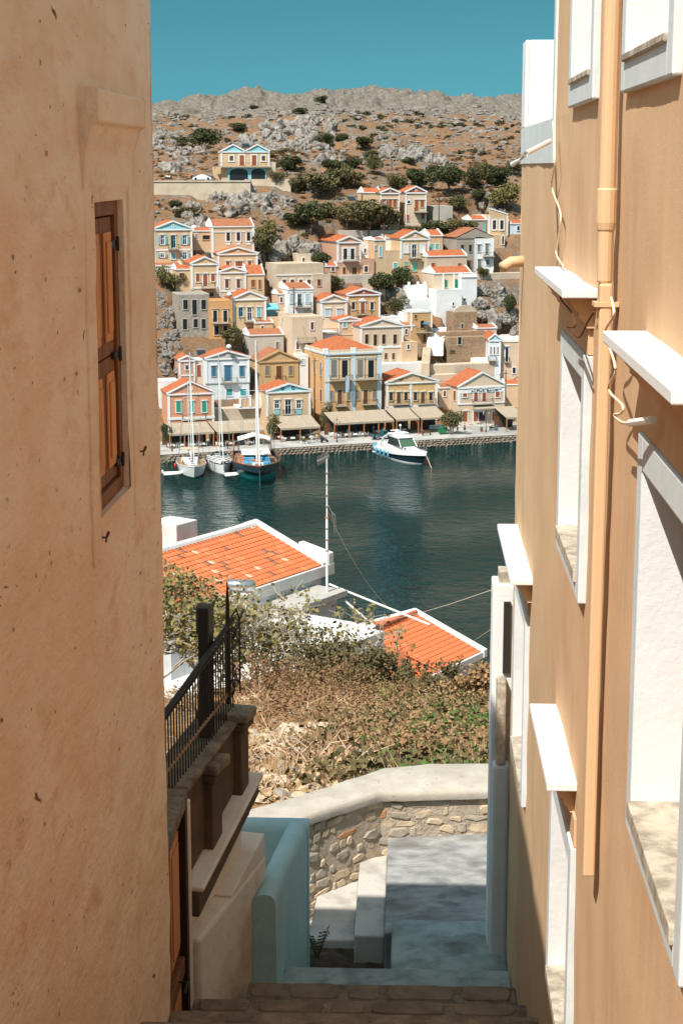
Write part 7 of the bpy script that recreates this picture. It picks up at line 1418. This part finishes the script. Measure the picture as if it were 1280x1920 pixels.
mb = MB(); mb.tube([(.04, 0, hh*.66), (.2, 0, hh*.60), (.36, 0, hh*.57), (.40, 0, hh*.53), (.40, 0, hh*.44), (.33, 0, hh*.44), (.33, 0, hh*.53), (.22, 0, hh*.58)], .014, 5); mb.build('dipole', STEEL, am)
sp = at(744, 1232, 70); ast = thing('aerial_stand', 'bent thin aerial stand with small red crate in front of the bright roof', 'antenna', sp, 0); mb = MB(); mb.tube([(0, 0, -.3), (.0, 0, .75), (.12, 0, 1.0)], .035, 5); mb.tube([(-.5, 0, .95), (.25, 0, 1.15)], .025, 5); mb.build('pole', STEEL, ast); mb = MB(); mb.box(-.35, .3, .0, .4, -.5, .25); mb.build('crate', TCOL[2], ast)
def thin(lab, a, b, sag, r=.018):
    mb = MB(); mb.tube([a+(b-a)*u_+Vector((0, 0, -4*sag*u_*(1-u_))) for u_ in [i/14 for i in range(15)]], r, 3); o = mb.build('thin_wire', M['cable']); tag(o, lab, 'wire')
thin('thin pale wire across the water from the canopy to the white pier', at(640, 1142, 76), a2w(V(922, 1106, 14.85)), .4, .003); thin('thin pale wire from the bright roof corner to the white pier', at(880, 1205, 80), a2w(V(922, 1178, 14.85)), .02, .003); thin('thin pale wire from the bright roof back up to the mast top', at(742, 1152, 82), ap+Vector((0, 0, hh*.62)), .6, .009)
# ================================================================ near shrubs
rr = random.Random(77)
M['twig'] = mat('pale_grey_twig', (.50, .45, .38), .9, (.36, .31, .26), 8); M['figleaf'] = mat('olive_fig_leaf', (.15, .135, .04), .7, (.24, .19, .06), 1.5); M['brown_leaf'] = mat('dry_brown_leaf', (.25, .15, .07), .85, (.34, .22, .11), 2)
M['oliveleaf'] = mat('brownish_olive_leaf', (.085, .075, .03), .8, (.13, .10, .04), 1.2); M['strawm'] = mat('straw_stem', (.48, .31, .18), .9, (.36, .22, .12), 3); M['weedgreen'] = mat('fresh_weed_leaf', (.06, .125, .025), .7, (.10, .15, .035), 2); M['rust_brush'] = mat('rusty_bramble', (.27, .155, .075), .9, (.17, .10, .05), 2)
def branching(mbt, mbl, p, d_, l, r, depth, leafn, leafs, up=.12, spread=.65):
    n = 3; pts = [p]; dd = d_.copy()
    for i in range(n): dd = (dd+Vector((rr.gauss(0, .22), rr.gauss(0, .22), rr.gauss(up*.5, .15)))).normalized(); pts.append(pts[-1]+dd*l/n)
    mbt.tube(pts, [r*(1-.35*i/n) for i in range(n+1)], 4 if r > .02 else 3, cap=False)
    if depth == 0 or depth == 1:
        for k in range(leafn):
            q = pts[rr.randint(1, n)]+Vector((rr.gauss(0, .05), rr.gauss(0, .05), rr.gauss(0, .05))); a = Vector((rr.gauss(0, 1), rr.gauss(0, 1), rr.gauss(0, .6))).normalized(); b = a.cross(Vector((rr.gauss(0, 1), rr.gauss(0, 1), 1))).normalized(); s = leafs*rr.uniform(.5, 1.2)
            mbl.quad(q, q+a*s*.5+b*s*.4, q+a*s, q+a*s*.5-b*s*.4)
    if depth > 0:
        for k in range(rr.choice((2, 3, 3))):
            nd = (dd+Vector((rr.gauss(0, spread), rr.gauss(0, spread), rr.gauss(up, spread*.6)))).normalized(); branching(mbt, mbl, pts[rr.randint(max(1, n-1), n)], nd, l*rr.uniform(.6, .85), r*.62, depth-1, leafn, leafs, up, spread)
def shrub(label, px, py, Y, n, l, r, depth, leafn, leafs, tm, lm, spreadx=1.2, up=.12, tilt=.7):
    g = at(px, py, Y); t = thing('shrub', label, 'shrub', g); a, b = MB(), MB()
    for k in range(n):
        an = 2*pi*k/n+rr.uniform(-.3, .3); d_ = Vector((cos(an)*tilt, sin(an)*tilt, rr.uniform(.5, 1))).normalized(); branching(a, b, Vector((rr.uniform(-spreadx, spreadx), rr.uniform(-spreadx, spreadx)*.6, -.3)), d_, l*rr.uniform(.75, 1.15), r, depth, leafn, leafs, up)
    a.build('stem', M[tm], t); b.build('foliage', M[lm], t); return t
shrub('bare white twigged fig shrub rising in front of the mottled roof', 455, 1275, 52, 13, 1.35, .05, 4, 1, .16, 'twig', 'figleaf', 1.5)
shrub('leafier fig shrub behind the gate post at the left', 345, 1265, 50, 12, 1.25, .045, 4, 3, .19, 'twig', 'figleaf', 1.3)
shrub('sparse fig shrub between the canopy slab and the white cube house', 575, 1275, 54, 9, 1.2, .045, 4, 2, .18, 'twig', 'figleaf', 1.3)
shrub('dense brownish olive bush in front of the white cube house', 650, 1312, 50, 18, .86, .035, 4, 9, .11, 'bark', 'oliveleaf', .8)
shrub('small dark bush between the white cube house and the bright roof', 738, 1292, 60, 6, .62, .03, 3, 9, .15, 'bark', 'oliveleaf', .8)
shrub('low fig shrub at the far left below the mottled roof', 318, 1190, 58, 9, 1.1, .04, 4, 3, .18, 'twig', 'figleaf', 1.0)
shrub('reddish dry bramble mound above the rubble', 530, 1335, 43, 46, .80, .014, 3, 10, .07, 'rust_brush', 'rust_brush', 1.5, .05, 1.0)
shrub('second reddish dry bramble mound right of the first', 640, 1350, 41, 34, .55, .014, 3, 9, .07, 'rust_brush', 'rust_brush', 1.3, .05, 1.0)
shrub('low rusty bramble mound behind the railing', 345, 1345, 40, 20, .5, .012, 3, 6, .05, 'rust_brush', 'strawm', 1.0, .05, 1.0)
shrub('low green and brown shrub under the right corner of the bright roof', 885, 1300, 46, 16, .50, .02, 3, 11, .11, 'strawm', 'oliveleaf', 1.2, .08, 1.0)
shrub('seedy brown shrub touching the lower verge of the bright roof', 815, 1312, 50, 12, .34, .02, 3, 8, .10, 'strawm', 'brown_leaf', 1.1, .08, 1.0)
shrub('tall seedy weed against the white pier', 905, 1290, 38, 9, .36, .015, 3, 7, .10, 'strawm', 'brown_leaf', .5, .2, .5)
shrub('green leafy weed low against the white pier', 890, 1395, 28, 16, .36, .01, 3, 8, .07, 'weedgreen', 'weedgreen', .5, .1, 1.0)
shrub('green leafy weed behind the coping wall', 830, 1405, 27, 14, .30, .01, 3, 8, .07, 'weedgreen', 'weedgreen', .5, .1, 1.0)
shrub('olive bramble patch in the middle of the slope', 760, 1385, 32, 20, .4, .012, 3, 8, .08, 'strawm', 'oliveleaf', .9, .05, 1.0)
# ground cover: many stems, clumps and leaves
def cover(name, n, fn, mats):
    mb = MB(); [fn(mb) for _ in range(n)]; o = mb.build(name, mats); o['kind'] = 'stuff'; return o
def gp(xr=(440, 940), yr=(20.2, 74), pw=1.6):
    Y = yr[0]+(yr[1]-yr[0])*rr.random()**pw; px = rr.uniform(*xr); X = (px-640)/F*Y*1.05; return Vector((X, Y, near_z(X, Y)))
def stem(mb, m=0, h=(.1, .42)):
    p = gp(); H_ = rr.uniform(*h)*(1+.01*p.y); a = rr.uniform(0, 6.28); l = rr.uniform(.1, .9)*H_; q = p+Vector((cos(a)*l, sin(a)*l, H_)); mid = (p+q)/2+Vector((rr.gauss(0, .05), rr.gauss(0, .05), .05)); mb.tube([p-Vector((0, 0, .05)), mid, q], [.008, .006, .003], 3, cap=False)
cover('straw_stems', 800, stem, [M['strawm']])
def tuft(mb):
    p = gp((430, 930), (22, 76), 1.3)
    if fbm((p.x*.35, p.y*.2, 3), 3) < -.05: return
    for k in range(14): a = rr.uniform(0, 6.28); l = rr.uniform(.15, .45); e = p+Vector((cos(a)*l*.7, sin(a)*l*.7, rr.uniform(.1, .4))); b = Vector((-sin(a), cos(a), 0))*.012; mb.quad(p-b, p+b, e)
cover('dry_grass_tufts', 650, tuft, [M['strawm']])
def clump(xr, yr, pw, m, n, ls, rad, hgt, thr=None, sd=0):
    def f(mb):
        p = gp(xr, yr, pw)
        if thr is not None and fbm((p.x*.4+sd, p.y*.2, sd), 3) < thr: return
        R0 = rad*rr.uniform(.6, 1.4)
        for k in range(n):
            q = p+Vector((rr.gauss(0, R0), rr.gauss(0, R0), abs(rr.gauss(0, 1))*hgt)); a = Vector((rr.gauss(0, 1), rr.gauss(0, 1), rr.gauss(0, .6))).normalized(); b = a.cross(Vector((rr.gauss(0, 1), rr.gauss(0, 1), 1))).normalized(); s = ls*rr.uniform(.5, 1.3); mb.quad(q, q+a*s*.5+b*s*.35, q+a*s, q+a*s*.5-b*s*.35)
    return f
cover('brown_bramble', 1300, clump((440, 930), (24, 74), 1.2, 0, 30, .09, .24, .17, -.12, 1), [M['rust_brush']])
cover('dry_seed_heads', 700, clump((640, 935), (24, 70), 1.1, 0, 26, .06, .12, .30, None, 2), [M['brown_leaf']])
cover('olive_ground_leaves', 900, clump((600, 935), (20.5, 66), 1.3, 0, 34, .11, .22, .16, -.02, 3), [M['oliveleaf']])
cover('green_weeds', 420, clump((700, 935), (19.3, 50), 1.3, 0, 24, .12, .14, .12, -.05, 6), [M['weedgreen']])
cover('fallen_leaves', 1500, clump((440, 800), (19.6, 34), 1.6, 0, 4, .10, .25, .02, None, 3), [M['brown_leaf']]); cover('pale_fallen_leaves', 1200, clump((440, 760), (19.4, 30), 1.5, 0, 4, .10, .2, .02, None, 4), [mat('pale_dry_leaf', (.52, .39, .25), .9, (.40, .29, .17), 3)])
# rubble stones on the slope near the wall
st_m = [rock_mesh('slope_stone', 60+i, 2, 'stonel') for i in range(4)]+[rock_mesh('slope_stone', 70+i, 2, 'stoneg') for i in range(2)]
rub = thing('rubble', 'heap of loose cream and grey stones behind the left end of the coping wall', 'stones', Vector((-1.5, 22, near_z(-1.5, 22))))
for i in range(290):
    Y = rr.uniform(19.4, 34) if i < 230 else rr.uniform(22, 45); px = rr.uniform(440, 700) if i < 230 else rr.uniform(440, 930); X = (px-640)/F*Y; z = near_z(X, Y); s = rr.uniform(.05, .15)*(1.4 if rr.random() < .2 else 1)
    inst('stone', rr.choice(st_m), rub, Vector((X, Y, z+s*.2))-rub.location, (rr.uniform(-.5, .5), rr.uniform(-.5, .5), rr.uniform(0, 6)), (s*1.3, s, s*.75))
mb = MB()
for i in range(60):      # long pale stalks standing out above the brush
    p = gp((450, 930), (22, 60), 1.4); a = rr.uniform(0, 6.28); l = rr.uniform(.35, .8)*(.6+p.y*.012); c = [p+Vector((cos(a+t*1.2)*l*t*.6, sin(a+t*1.2)*l*t*.6, l*t-.25*l*t*t)) for t in (0, .3, .6, 1)]; mb.tube(c, [.014, .012, .008, .004], 4, cap=False)
    for k in range(2): mb.tube([c[2], c[2]+Vector((rr.gauss(0, .2), rr.gauss(0, .2), .18))], [.007, .003], 3, cap=False)
o = mb.build('dry_stalks', mat('pale_stalk', (.62, .45, .30), .9)); o['kind'] = 'stuff'
